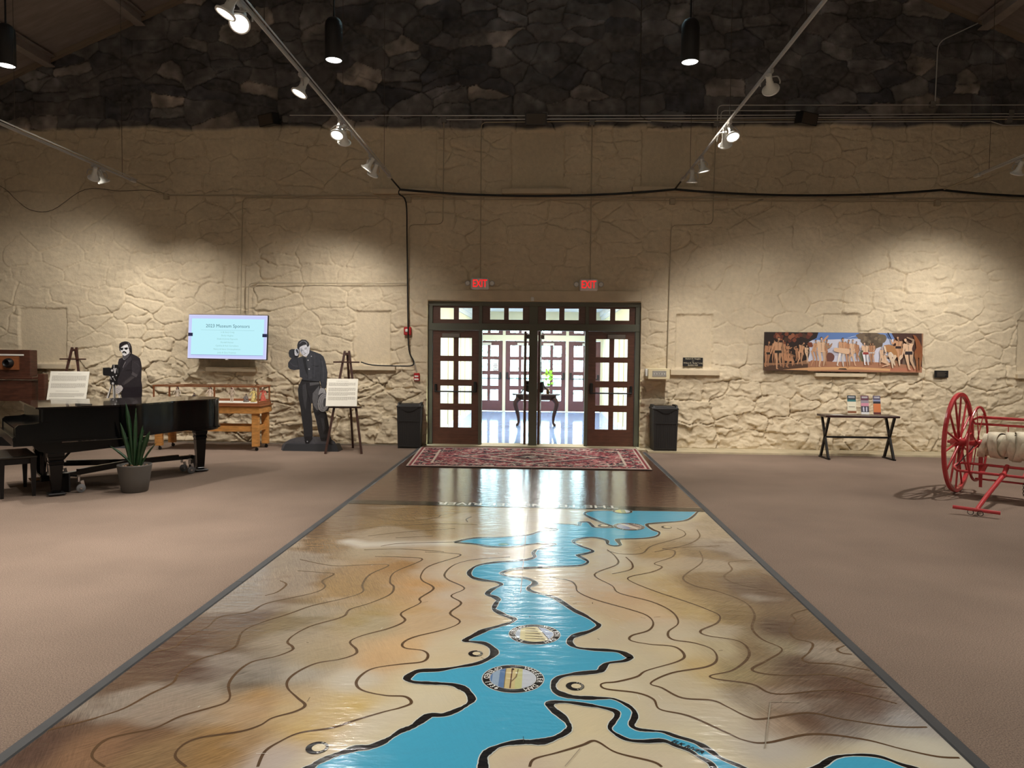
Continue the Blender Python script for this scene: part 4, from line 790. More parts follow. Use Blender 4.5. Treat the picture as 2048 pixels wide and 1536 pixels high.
# potted plant
pt = thing('potted_plant', 'sword-leaved green plant in a grey tapered pot beside the piano', 'plant', (-4.84, 8.24, 0))
MB().lathe([(.135, 0), (.145, .01), (.168, .16), (.188, .31), (.190, .325), (.176, .325), (.168, .30), (.0, .295)], n=36).build('pot', M_pot, pt)
mb = MB().lathe([(.165, .296), (0, .306)], n=24); mb.build('soil', mat('bark_chips', (96, 70, 52), .9, var=.4, vs=40, bump=.01, bs=60), pt)
q = random.Random(11)
for k in range(16):
    a = q.uniform(0, 2*PI); rr = q.uniform(.03, .15); MB().ball((rr*math.cos(a), rr*math.sin(a), .312), (.018, .012, .008), n=6).build('bark_chip', mat('chip', (160, 130, 104), .9), pt)
for (bx_, tx_, ty_, h, wd, tw) in ((-.02, -.10, .0, .80, .024, .2), (.0, -.005, .05, .70, .030, 1.0), (-.05, -.14, -.05, .56, .022, .4), (.02, .05, .10, .50, .022, .1), (.06, .19, .0, .46, .03, .3), (-.03, -.27, -.05, .28, .020, .2), (.05, .13, -.08, .34, .026, 1.2), (.0, .06, .1, .44, .020, .7), (-.06, -.11, .08, .36, .022, .9), (.08, .22, .08, .30, .014, .5)):
    mb = MB(); V_ = []; F_ = []; n_ = 12
    for i in range(n_+1):
        t = i/n_; px_ = bx_+(tx_-bx_)*t**1.5; py_ = ty_*t; z = .29+h*(t-.10*t*t*(abs(tx_)*3)); wv = wd*(.55+.9*t)*(1 if t < .55 else max(.02, 1-((t-.55)/.45)**2)); an = tw+.6*t
        cxx, cyy = math.cos(an)*wv, math.sin(an)*wv; th = .006
        V_ += [(px_-cxx, py_-cyy, z), (px_+th*math.sin(an), py_-th*math.cos(an), z), (px_+cxx, py_+cyy, z), (px_-th*math.sin(an), py_+th*math.cos(an), z)]
    for i in range(n_):
        for j in range(4): F_.append((i*4+j, i*4+(j+1) % 4, i*4+4+(j+1) % 4, i*4+4+j))
    mb.add(V_, F_, 0, True); mb.build('leaf', M_leaf, pt)

# ------------------------------------------------------------------ easels with boards
def easel(x, y, rz, lab, feet_w=.58, h=1.72, depth=.78, bz=.795):
    e = thing('easel', lab, 'easel', (x, y, 0), rz)
    for s_ in (-1, 1): MB().bar((s_*feet_w/2, 0, 0), (s_*.035, depth*.42, h), .038, .022, up=(0, 1, 0)).build('front_leg', M_darkwood, e)
    MB().bar((0, depth*.46, h-.03), (.03, depth, 0), .036, .022, up=(0, 1, 0)).build('back_leg', M_darkwood, e)
    t = bz/h; MB().bx(-.27, .27, depth*.42*t-.06, depth*.42*t+.01, bz-.035, bz-.01).build('tray', M_darkwood, e)
    zz = 1.53 if h > 1.6 else h*.89; MB().bx(-.22, .22, depth*.42*zz/h-.03, depth*.42*zz/h, zz-.012, zz+.012).build('top_clamp', M_darkwood, e)
    MB().bx(-.05, .05, depth*.40, depth*.44, h-.07, h-.03).build('crown_block', M_darkwood, e)
    return e
def board(name, x, y, rz, w_, h_, z0, lean, lab, paras):
    b = thing(name, lab, 'text board', (x, y, z0), rz); T3_ = lambda u, v, t=0: (u, v*math.sin(lean)-t*math.cos(lean), v*math.cos(lean)+t*math.sin(lean))
    MB().prism([(-w_/2, 0), (w_/2, 0), (w_/2, h_), (-w_/2, h_)], lambda u, v, t: T3_(u, v, -t), .012, 0, (232, 228, 216)).build('panel', M_art, b)
    mb = MB(); T = lambda u, v: T3_(u, v, .0012); qq = random.Random(8)
    def line(u0, u1, v): 
        uu = u0
        while uu < u1-.005:
            l = qq.uniform(.010, .032); e_ = min(u1, uu+l); mb.flat([(uu, v), (e_, v), (e_, v+.0055), (uu, v+.0055)], T, 0, (158, 152, 142)); uu = e_+.006
    for kind, v0, n_ in paras:
        for i in range(n_):
            v = (h_-v0)-i*.0125
            if kind == 't': line(-w_*.2, w_*.2, v)
            elif kind == 'T': line(-w_*.30, w_*.30, v)
            else: line(-w_*.44, w_*.44 if i < n_-1 else w_*.2, v)
    mb.build('printed_text', M_art, b); return b
ez = -.02
easel(-3.29, 11.68, .10, 'dark wooden easel holding a text board beside the standing cutout', .60)
board('text_board', -3.345, 11.735, .10, .515, .475, .795, .30, 'white text board on the easel near the left bin', [('t', .045, 1), ('p', .075, 5), ('p', .165, 5), ('p', .24, 5), ('p', .32, 5)])
easel(-8.30, 12.05, .14, 'dark wooden easel standing behind the grand piano', .62, 1.74)
board('text_board', -8.27, 12.0, .12, .655, .62, .72, .28, 'large white text board on the easel behind the grand piano', [('T', .05, 1), ('p', .085, 8), ('p', .225, 7), ('T', .36, 1), ('p', .40, 6), ('p', .50, 4)])

# ------------------------------------------------------------------ trash bins
def bin_(x, y, rz, lab, w_=.42, h_=.80, d_=.40):
    b = thing('waste_bin', lab, 'bin', (x, y, .03 if x > 0 else .0), rz); a = w_/2; t = .88
    def tap(mb, w0, w1, d0, d1, z0, z1, **k):
        V_ = [(i*w0/2, j*d0/2, z0) for i, j in ((-1, -1), (1, -1), (1, 1), (-1, 1))]+[(i*w1/2, j*d1/2, z1) for i, j in ((-1, -1), (1, -1), (1, 1), (-1, 1))]
        return mb.add(V_, [(3, 2, 1, 0), (4, 5, 6, 7)]+[(i, (i+1) % 4, 4+(i+1) % 4, 4+i) for i in range(4)], **k)
    mb = MB(); tap(mb, w_*.90, w_*.97, d_*.88, d_*.95, 0, h_*.91)
    yf = lambda z: -(d_*.44+(d_*.035)*z/(h_*.91))
    for k in range(9): 
        u = -w_*.36+k*w_*.09; mb.bar((u, yf(.05)-.001, .05), (u, yf(.70)-.001, h_*.86), .003, .006)
    mb.build('bin_body', M_bin, b)
    MB().bx(-w_*.42, w_*.42, yf(.3)-.016, yf(.3), h_*.60, h_*.625).build('cross_rail', M_bin, b); MB().bx(-w_*.42, w_*.42, yf(.03)-.014, yf(.03), .03, .05).build('cross_rail', M_bin, b)
    for sx in (-1, 1): MB().bar((sx*w_*.43, yf(0)-.004, 0), (sx*w_*.465, yf(.7)-.006, h_*.9), .03, .012, up=(0, 1, 0)).build('corner_post', M_bin, b)
    pt_ = [(u, .735-.07*(1-(u/(w_*.36))**2)) for u in [w_*.36*(i/8-1) for i in range(17)]]
    MB().prism(pt_+[(w_*.36, .745), (-w_*.36, .745)], lambda u, v, t: (u, yf(.7)-.002-t, v-.01), .012).build('scoop_panel', M_black, b)
    l = MB().bevbox((0, 0, h_*.93), (w_*1.04, d_*1.02, .045), .012).bevbox((0, .02, h_*.965), (w_*.86, d_*.8, .03), .01).build('lid', M_bin, b)
    for sx in (-1, 1): MB().prism([(-.17, 0), (.17, 0), (.15, .045), (.10, .06), (-.10, .06), (-.15, .045)], lambda u, v, t, sx=sx: (sx*w_*.46+t-.015, u, h_*.94+v), .03).build('lid_ridge', M_bin, l)
    return b
bin_(-2.36, 12.70, .05, 'black slatted waste bin left of the doors'); bin_(2.16, 12.66, .05, 'black slatted waste bin right of the doors', .43, .79)

# ------------------------------------------------------------------ glass display case on a pine table
dc = thing('display_case_table', 'pine work table on casters supporting the long glass case of dolls', 'table', (-5.70, 12.10, 0), .03)
W2, D2 = .88, .27
for x in (-W2+.05, W2-.05):
    for y in (-D2+.04, D2-.04):
        l = MB().bx(x-.055, x+.055, y-.045, y+.045, .075, .66).build('leg', M_pine, dc, bevel=.004)
        cs = MB().bar((x, y, .075), (x+.012, y, .04), .03, .012).build('caster', M_black, l)
        MB().lathe([(.008, -.012), (.028, -.010), (.030, 0), (.028, .010), (.008, .012)], n=16, M=Matrix.Translation((x+.015, y, .031)) @ Matrix.Rotation(PI/2, 4, 'X')).build('caster_wheel', M_black, cs)
MB().bx(-W2+.1, W2-.1, -D2+.02, -D2+.06, .33, .42).build('rail', M_pine, dc); MB().bx(-W2+.1, W2-.1, D2-.06, D2-.02, .33, .42).build('rail', M_pine, dc)
for x in (-W2+.05, W2-.05): MB().bx(x-.02, x+.02, -D2+.06, D2-.06, .33, .42).build('rail', M_pine, dc)
MB().bx(-W2-.04, W2+.04, -D2-.03, -D2+.0, .64, .76).bx(-W2-.04, W2+.04, D2, D2+.03, .64, .76).bx(-W2-.04, -W2-.01, -D2, D2, .64, .76).bx(W2+.01, W2+.04, -D2, D2, .64, .76).build('apron', M_pine, dc, bevel=.004)
MB().bx(-W2-.01, W2+.01, -D2, D2, .70, .76).build('top_board', M_pine, dc)
dg = thing('display_case', 'long low glass display case with brown wood frame holding costumed dolls', 'display case', (-5.70, 12.10, .76), .03)
MB().bx(-W2-.03, W2+.03, -D2-.02, D2+.02, 0, .055).bx(-W2-.06, W2+.06, -D2-.05, D2+.05, 0, .018).build('base_frame', M_case, dg, bevel=.003)
MB().bx(-W2, W2, -D2+.02, D2-.02, .055, .06).build('display_floor', mat('case_cloth', (226, 220, 208), .9), dg)
for x in (-W2-.015, .14, W2+.005):
    for y in ((-D2, D2) if x != .14 else (-D2,)): MB().bx(x-.010, x+.012, y-.010, y+.012, .055, .335).build('post', M_case, dg)
MB().bx(-W2-.03, W2+.03, -D2-.012, -D2+.014, .325, .35).bx(-W2-.03, W2+.03, D2-.014, D2+.012, .325, .35).bx(-W2-.03, -W2, -D2, D2, .325, .35).bx(W2, W2+.03, -D2, D2, .325, .35).build('top_frame', M_case, dg)
MB().bx(-W2-.02, W2+.02, D2-.01, D2+.01, .055, .10).bx(W2+.0, W2+.02, -D2, D2, .055, .085).build('bottom_rail', M_case, dg)
MB().bx(-W2, W2, -D2-.002, -D2+.002, .055, .33).build('front_pane', M_casegl, dg); MB().bx(W2+.006, W2+.010, -D2, D2, .055, .33).build('side_pane', M_casegl, dg); MB().bx(-W2, W2, -D2, D2, .342, .346).build('top_pane', M_casegl, dg)
def doll(x, y, h, dress, hair, skin, kind, lab, rz=0):
    d = thing('doll', lab, 'doll', (0, 0, 0)); ca, sa = math.cos(.03), math.sin(.03); d.location = (-5.70+x*ca-y*sa, 12.10+x*sa+y*ca, .821); d.rotation_euler = (0, 0, rz)
    cloth = mat('doll_cloth', dress, .9, var=.4, vs=40); sk = mat('doll_skin', skin, .6); hr = mat('doll_hair', hair, .8)
    if kind == 'sit':
        MB().lathe([(.30*h, 0), (.34*h, .10*h), (.20*h, .35*h), (.16*h, .6*h), (.10*h, .70*h)], n=12).build('clothing', cloth, d)
        for s_ in (-1, 1): MB().tube([(s_*.14*h, 0, .6*h), (s_*.3*h, -.12*h, .4*h), (s_*.08*h, -.25*h, .35*h)], .055*h, 8).build('arm', cloth, d)
        hc = .84*h
    else:
        if kind == 'skirt': pr = [(.20*h, 0), (.22*h, .04*h), (.15*h, .35*h), (.09*h, .52*h), (.12*h, .66*h), (.10*h, .76*h), (.03*h, .80*h)]
        else: pr = [(.10*h, .30*h), (.13*h, .45*h), (.10*h, .54*h), (.13*h, .70*h), (.10*h, .77*h), (.03*h, .80*h)]
        MB().lathe(pr, n=12, sy=.7).build('clothing', cloth, d)
        for s_ in (-1, 1):
            if kind != 'skirt': MB().tube([(s_*.055*h, 0, .34*h), (s_*.065*h, 0, .16*h), (s_*.065*h, -.01, .02*h), (s_*.07*h, -.05*h, .01*h)], [.05*h, .04*h, .032*h, .02*h], 8).build('leg', mat('doll_trouser', (205, 190, 176), .8), d)
            MB().tube([(s_*.11*h, 0, .74*h), (s_*.20*h, -.02*h, .60*h), (s_*(.24 if kind == 'skirt' else .27)*h, -.10*h, .46*h)], [.045*h, .035*h, .025*h], 8).build('arm', cloth, d)
        hc = .88*h
    hd = MB().ball((0, 0, hc), (.065*h, .07*h, .085*h)).build('head', sk, d)
    MB().ball((0, .012*h, hc+.02*h), (.078*h, .075*h, .085*h)).tube([(-.06*h, .02*h, hc), (-.085*h, 0, hc-.20*h)], [.035*h, .02*h], 8).tube([(.06*h, .02*h, hc), (.085*h, 0, hc-.20*h)], [.035*h, .02*h], 8).build('hair', hr, d)
    MB().lathe([(.16*h, -.006), (.16*h, 0)], n=14).build('stand', M_white, d)
for a in ((-.62, .0, .26, (190, 176, 160), (40, 32, 34), (190, 150, 130), 'skirt', 'standing doll in pale ragged dress with long dark hair, leftmost in the case'),
          (-.33, .0, .16, (60, 44, 50), (30, 26, 30), (160, 120, 110), 'sit', 'small dark seated doll, left part of the case'),
          (-.05, .0, .27, (206, 186, 170), (36, 28, 30), (180, 140, 120), 'skirt', 'doll in cream dress with black hair just left of the middle post'),
          (.33, .0, .27, (176, 158, 140), (220, 205, 190), (110, 70, 60), 'stand', 'doll in tan suit with white headdress right of the middle post'),
          (.57, .02, .15, (110, 100, 96), (34, 30, 30), (150, 110, 96), 'sit', 'small grey crouching doll on a dark mat'),
          (.71, .0, .25, (206, 186, 120), (60, 44, 36), (190, 150, 120), 'skirt', 'doll in yellow skirt with dark long hair'),
          (.85, .06, .26, (196, 92, 78), (220, 206, 190), (200, 170, 150), 'skirt', 'doll in red coat with white headdress at the right end of the case')): doll(*a)

# ------------------------------------------------------------------ flat photo cutouts of two men
def cutout(name, lab, Y, solid, layers, base=None):
    c = thing(name, lab, 'photo cutout', (0, Y, 0)); mb = MB()
    for p in solid: mb.prism(p, lambda u, v, t: (u, t-.001, v), .010, 0, (60, 58, 58))
    # back faces carry plain board
    mb.build('backing_board', M_art, c)
    k = 0; groups = {}
    for nm, p, col in layers: groups.setdefault(nm, []).append((p, col))
    for nm, ps in groups.items():
        mb = MB()
        for p, col in ps:
            k += 1; off = -.0015-.0005*k
            if p[0] == 'r': mb.ribbon(spline(p[1], 4), p[2], lambda u, v: (u, off, v), 0, col)
            elif p[0] == 'o': (u0, v0), (u1, v1) = p[1]; R = math.hypot(u1-u0, v1-v0); mb.flat([(u0+R*math.cos(i*PI/8), v0+R*math.sin(i*PI/8)) for i in range(16)], lambda u, v: (u, off, v), 0, col)
            else: mb.flat(p, lambda u, v: (u, off, v), 0, col)
        mb.build(nm, M_artg, c)
    return c
hat = [(-4.349,1.676),(-4.335,1.723),(-4.294,1.744),(-4.24,1.742),(-4.206,1.704),(-4.192,1.637),(-4.24,1.603),(-4.295,1.583),(-4.335,1.609)]
arm_r = [(-4.22,1.64),(-4.172,1.635),(-4.179,1.604),(-4.193,1.597),(-4.142,1.544),(-4.137,1.45),(-4.152,1.396),(-4.254,1.382),(-4.329,1.401),(-4.356,1.435),(-4.356,1.508),(-4.322,1.556),(-4.274,1.61)]
hand_r = [(-4.24,1.717),(-4.226,1.744),(-4.192,1.758),(-4.165,1.731),(-4.158,1.678),(-4.179,1.644),(-4.186,1.627),(-4.229,1.634),(-4.237,1.664)]
shirt = [(-4.193,1.591),(-4.104,1.625),(-4.036,1.605),(-3.975,1.727),(-3.9,1.701),(-3.792,1.661),(-3.745,1.622),(-3.711,1.535),(-3.69,1.428),(-3.674,1.348),(-3.684,1.214),(-3.704,1.079),(-3.738,1.065),(-3.779,1.085),(-3.785,1.132),(-3.799,1.192),(-3.914,1.198),(-4.091,1.216),(-4.118,1.256),(-4.152,1.262),(-4.156,1.396),(-4.172,1.423)]
pants = [(-4.118,1.229),(-3.969,1.211),(-3.813,1.199),(-3.792,1.078),(-3.785,0.971),(-3.792,0.85),(-3.758,0.675),(-3.697,0.669),(-3.677,0.582),(-3.656,0.475),(-3.629,0.286),(-3.618,0.226),(-3.793,0.196),(-3.833,0.337),(-3.874,0.539),(-3.915,0.673),(-3.935,0.821),(-3.956,0.821),(-3.962,0.7),(-3.942,0.538),(-3.932,0.255),(-3.936,0.214),(-4.079,0.205),(-4.092,0.374),(-4.119,0.536),(-4.14,0.724),(-4.173,0.885),(-4.187,1.047),(-4.166,1.128)]
shoe1 = [(-4.068,0.239),(-3.934,0.248),(-3.932,0.201),(-3.997,0.126),(-4.052,0.125),(-4.068,0.172)]
shoe2 = [(-3.799,0.216),(-3.618,0.246),(-3.602,0.179),(-3.629,0.124),(-3.667,0.113),(-3.684,0.177),(-3.779,0.169)]
face = [(-4.161,1.772),(-4.05,1.837),(-4.002,1.807),(-3.976,1.753),(-3.987,1.68),(-4.023,1.628),(-4.066,1.617),(-4.111,1.652),(-4.148,1.712)]
hair = [(-4.192,1.812),(-4.172,1.872),(-4.111,1.909),(-4.049,1.904),(-4.002,1.86),(-3.987,1.8),(-4.012,1.784),(-4.029,1.826),(-4.09,1.815),(-4.147,1.783),(-4.158,1.732),(-4.172,1.702),(-4.188,1.745)]
hand_l = [(-3.792,1.078),(-3.738,1.079),(-3.708,1.052),(-3.694,0.992),(-3.738,0.965),(-3.779,0.951),(-3.826,0.95),(-3.813,1.024)]
coil = [(-3.826,0.957),(-3.765,0.998),(-3.697,0.992),(-3.643,0.946),(-3.623,0.852),(-3.636,0.758),(-3.667,0.683),(-3.738,0.669),(-3.792,0.715),(-3.833,0.809)]
mound = [(-4.489,-0.017),(-4.462,0.082),(-4.421,0.133),(-4.325,0.188),(-4.202,0.224),(-4.065,0.239),(-3.738,0.237),(-3.616,0.205),(-3.548,0.159),(-3.514,0.096),(-3.486,0.005)]
def zz(x, y, S=(560, 670, 6.4, 12.05)): pass
L2 = [('mound_print', mound, (86, 85, 90)), ('hat_print', hat, (54, 56, 62)), ('sleeve_print', arm_r, (56, 58, 65)), ('trousers_print', pants, (44, 44, 48)),
      ('trousers_print', [(-3.928,0.989),(-3.819,1.118),(-3.809,0.944),(-3.847,0.836),(-3.792,0.702),(-3.86,0.701),(-3.915,0.781),(-3.935,0.888)], (100, 100, 104)), ('trousers_print', [(-4.105,1.128),(-4.05,1.156),(-4.023,0.968),(-4.051,0.698),(-4.078,0.779),(-4.105,0.967)], (66, 66, 70)),
      ('trousers_print', [(-3.982,1.17),(-3.819,1.183),(-3.819,1.145),(-3.976,1.116)], (92, 92, 96)), ('trousers_print', [(-3.888,0.667),(-3.82,0.668),(-3.792,0.634),(-3.847,0.6),(-3.881,0.633)], (26, 26, 30)), ('trousers_print', [(-3.792,0.567),(-3.738,0.554),(-3.697,0.38),(-3.738,0.312)], (62, 62, 66)),
      ('trousers_print', [(-4.112,1.229),(-3.813,1.212),(-3.813,1.185),(-4.112,1.198)], (24, 24, 28)),
      ('trousers_print', ('r', [(-4.023,1.17),(-4.03,1.049),(-3.983,0.874),(-3.994,0.78)], .006), (24, 24, 28)),
      ('shoe_print', shoe1, (30, 30, 34)), ('shoe_print', shoe2, (30, 30, 34)), ('shoe_print', ('o', [(-4.022,0.156),(-4.011,0.156)]), (170, 170, 176)),
      ('shirt_print', shirt, (60, 62, 69)), ('shirt_print', [(-4.036,1.599),(-3.955,1.68),(-3.939,1.238),(-4.012,1.237)], (68, 70, 77)), ('shirt_print', [(-4.104,1.598),(-4.05,1.599),(-4.02,1.411),(-4.015,1.291),(-4.064,1.397)], (40, 42, 47)),
      ('shirt_print', ('r', [(-3.792,1.588),(-3.778,1.427),(-3.792,1.239),(-3.779,1.105)], .008), (42, 44, 50)), ('shirt_print', ('r', [(-3.928,1.473),(-3.873,1.453),(-3.819,1.459)], .006), (34, 36, 40)), ('shirt_print', ('r', [(-3.765,1.548),(-3.738,1.401),(-3.745,1.186)], .012), (76, 78, 84)),
      ('shirt_print', ('r', [(-4.015,1.586),(-4.012,1.425),(-4.01,1.237)], .005), (38, 40, 44)), ('shirt_print', ('r', [(-3.9,1.667),(-3.887,1.547),(-3.901,1.265)], .010), (74, 76, 83)), ('sleeve_print', ('r', [(-4.322,1.515),(-4.268,1.462),(-4.186,1.45)], .012), (76, 78, 86)),
      ('shirt_print', ('o', [(-4.006,1.556),(-3.996,1.556)]), (220, 222, 226)), ('shirt_print', ('o', [(-3.988,1.404),(-3.977,1.404)]), (220, 222, 226)), ('shirt_print', ('o', [(-3.948,1.624),(-3.94,1.624)]), (200, 202, 206)),
      ('face_print', face, (212, 214, 224)), ('face_print', [(-4.147,1.758),(-4.111,1.765),(-4.101,1.672),(-4.091,1.636),(-4.111,1.652),(-4.142,1.705)], (172, 174, 188)), ('face_print', [(-4.006,1.813),(-3.976,1.814),(-3.971,1.773),(-3.985,1.747),(-4.001,1.76)], (206, 208, 216)),
      ('face_print', ('r', [(-4.128,1.71),(-4.114,1.721),(-4.096,1.719)], .007), (50, 50, 58)), ('face_print', ('r', [(-4.063,1.74),(-4.047,1.751),(-4.027,1.752)], .007), (50, 50, 58)), ('face_print', ('r', [(-4.131,1.726),(-4.115,1.737),(-4.093,1.732)], .004), (90, 90, 98)), ('face_print', ('r', [(-4.066,1.757),(-4.047,1.769),(-4.022,1.765)], .004), (90, 90, 98)),
      ('face_print', ('r', [(-4.08,1.73),(-4.082,1.7),(-4.074,1.687),(-4.058,1.692)], .004), (120, 120, 132)), ('face_print', ('r', [(-4.085,1.657),(-4.063,1.66),(-4.036,1.679)], .006), (70, 66, 76)), ('face_print', ('r', [(-4.02,1.733),(-4.012,1.699),(-4.023,1.666)], .004), (150, 152, 164)),
      ('hair_print', hair, (48, 48, 54)), ('hair_print', ('r', [(-4.151,1.839),(-4.104,1.879),(-4.05,1.873)], .012), (120, 122, 130)), ('hair_print', ('r', [(-4.063,1.88),(-4.029,1.853),(-4.02,1.82)], .010), (150, 152, 160)),
      ('hand_print', hand_r, (206, 209, 218)), ('hand_print', [(-4.22,1.731),(-4.192,1.747),(-4.172,1.711),(-4.164,1.675),(-4.183,1.664),(-4.207,1.698)], (62, 64, 72)), ('hand_print', ('r', [(-4.226,1.697),(-4.206,1.671),(-4.183,1.651)], .004), (120, 122, 132)),
      ('rope_print', coil, (70, 70, 74)), ('hand_print', hand_l, (160, 160, 164)), ('hand_print', ('r', [(-3.79,0.971),(-3.781,1.011),(-3.758,1.032)], .004), (90, 90, 94)), ('hand_print', ('r', [(-3.758,0.964),(-3.749,1.005),(-3.73,1.025)], .004), (90, 90, 94))]
def coilring(k): 
    (u0, v0), (u1, v1) = [(-3.731,0.834),(-3.629,0.836)]; R = abs(u1-u0)
    return [(u0+R*(1-.13*k)*math.cos(a)*.95+.004*k, v0+R*1.5*(1-.10*k)*math.sin(a+.2)) for a in [2*PI*i/20 for i in range(21)]]
for k in range(6): L2.append(('rope_print', ('r', coilring(k), .0085), ((176, 176, 180), (150, 150, 154))[k % 2]))
c2 = cutout('standing_man_cutout', 'life-size grey photo cutout of a person in denim shirt tipping a hat, rope in hand', 12.05, [hat, arm_r, hand_r, shirt, pants, shoe1, shoe2, face, hair, hand_l, coil, mound], L2)
mb = MB(); zb = .115; A = (-4.428,11.896); B = (-3.451,11.945)
mb.add([(A[0]+.0, -.10, 0), (B[0], -.10, 0), (B[0], .16, 0), (A[0], .16, 0), (A[0]+.05, -.07, zb), (B[0]-.05, -.07, zb), (B[0]-.05, .14, zb), (A[0]+.05, .14, zb)], [(3, 2, 1, 0), (4, 5, 6, 7)]+[(i, (i+1) % 4, 4+(i+1) % 4, 4+i) for i in range(4)])
mb.build('base_block', mat('cutout_base', (40, 40, 44), .5), c2)
jacket = [(-7.293,1.564),(-7.224,1.596),(-7.15,1.645),(-7.118,1.629),(-7.053,1.598),(-6.997,1.559),(-6.977,1.488),(-6.966,1.409),(-6.971,1.29),(-6.976,1.17),(-6.961,1.083),(-6.962,0.98),(-6.967,0.892),(-7.012,0.876),(-7.142,0.856),(-7.256,0.855),(-7.321,0.872),(-7.341,0.943),(-7.304,0.991),(-7.287,1.032),(-7.319,1.079),(-7.368,1.086),(-7.4,1.09),(-7.39,1.245),(-7.349,1.277),(-7.356,1.389),(-7.384,1.42),(-7.38,1.484),(-7.363,1.54),(-7.33,1.56)]
head1 = [(-7.34,1.754),(-7.213,1.819),(-7.181,1.771),(-7.17,1.7),(-7.178,1.645),(-7.215,1.619),(-7.252,1.598),(-7.289,1.612),(-7.311,1.659),(-7.332,1.706)]
hair1 = [(-7.352,1.754),(-7.343,1.809),(-7.302,1.838),(-7.245,1.85),(-7.197,1.842),(-7.16,1.811),(-7.141,1.756),(-7.135,1.677),(-7.139,1.641),(-7.16,1.657),(-7.172,1.692),(-7.181,1.74),(-7.197,1.791),(-7.213,1.805),(-7.262,1.788),(-7.311,1.753),(-7.329,1.73),(-7.33,1.675),(-7.345,1.691)]
neck1 = [(-7.297,1.62),(-7.178,1.645),(-7.15,1.645),(-7.2,1.565),(-7.249,1.529),(-7.293,1.548)]
legs1 = [(-7.321,0.88),(-6.975,0.892),(-6.99,0.613),(-7.004,0.085),(-7.122,0.084),(-7.137,0.571),(-7.167,0.083),(-7.281,0.081),(-7.3,0.609)]
cam1 = [(-7.646,1.386),(-7.544,1.393),(-7.495,1.379),(-7.474,1.443),(-7.392,1.444),(-7.348,1.393),(-7.349,1.293),(-7.395,1.221),(-7.384,1.09),(-7.519,1.097),(-7.527,1.244),(-7.635,1.254),(-7.647,1.274)]
handp = [(-7.409,1.046),(-7.368,1.082),(-7.319,1.083),(-7.285,1.039),(-7.304,0.995),(-7.353,0.951),(-7.386,0.939),(-7.41,0.933),(-7.422,0.974),(-7.426,1.022)]
tri = [[(-7.515,1.097),(-7.488,1.097),(-7.562,0.845),(-7.797,0.066),(-7.834,0.065),(-7.603,0.844)], [(-7.478,1.093),(-7.445,1.093),(-7.432,0.846),(-7.437,0.071),(-7.478,0.07),(-7.481,0.846)], [(-7.435,1.097),(-7.407,1.098),(-7.334,0.848),(-7.077,0.076),(-7.114,0.076),(-7.371,0.847)]]
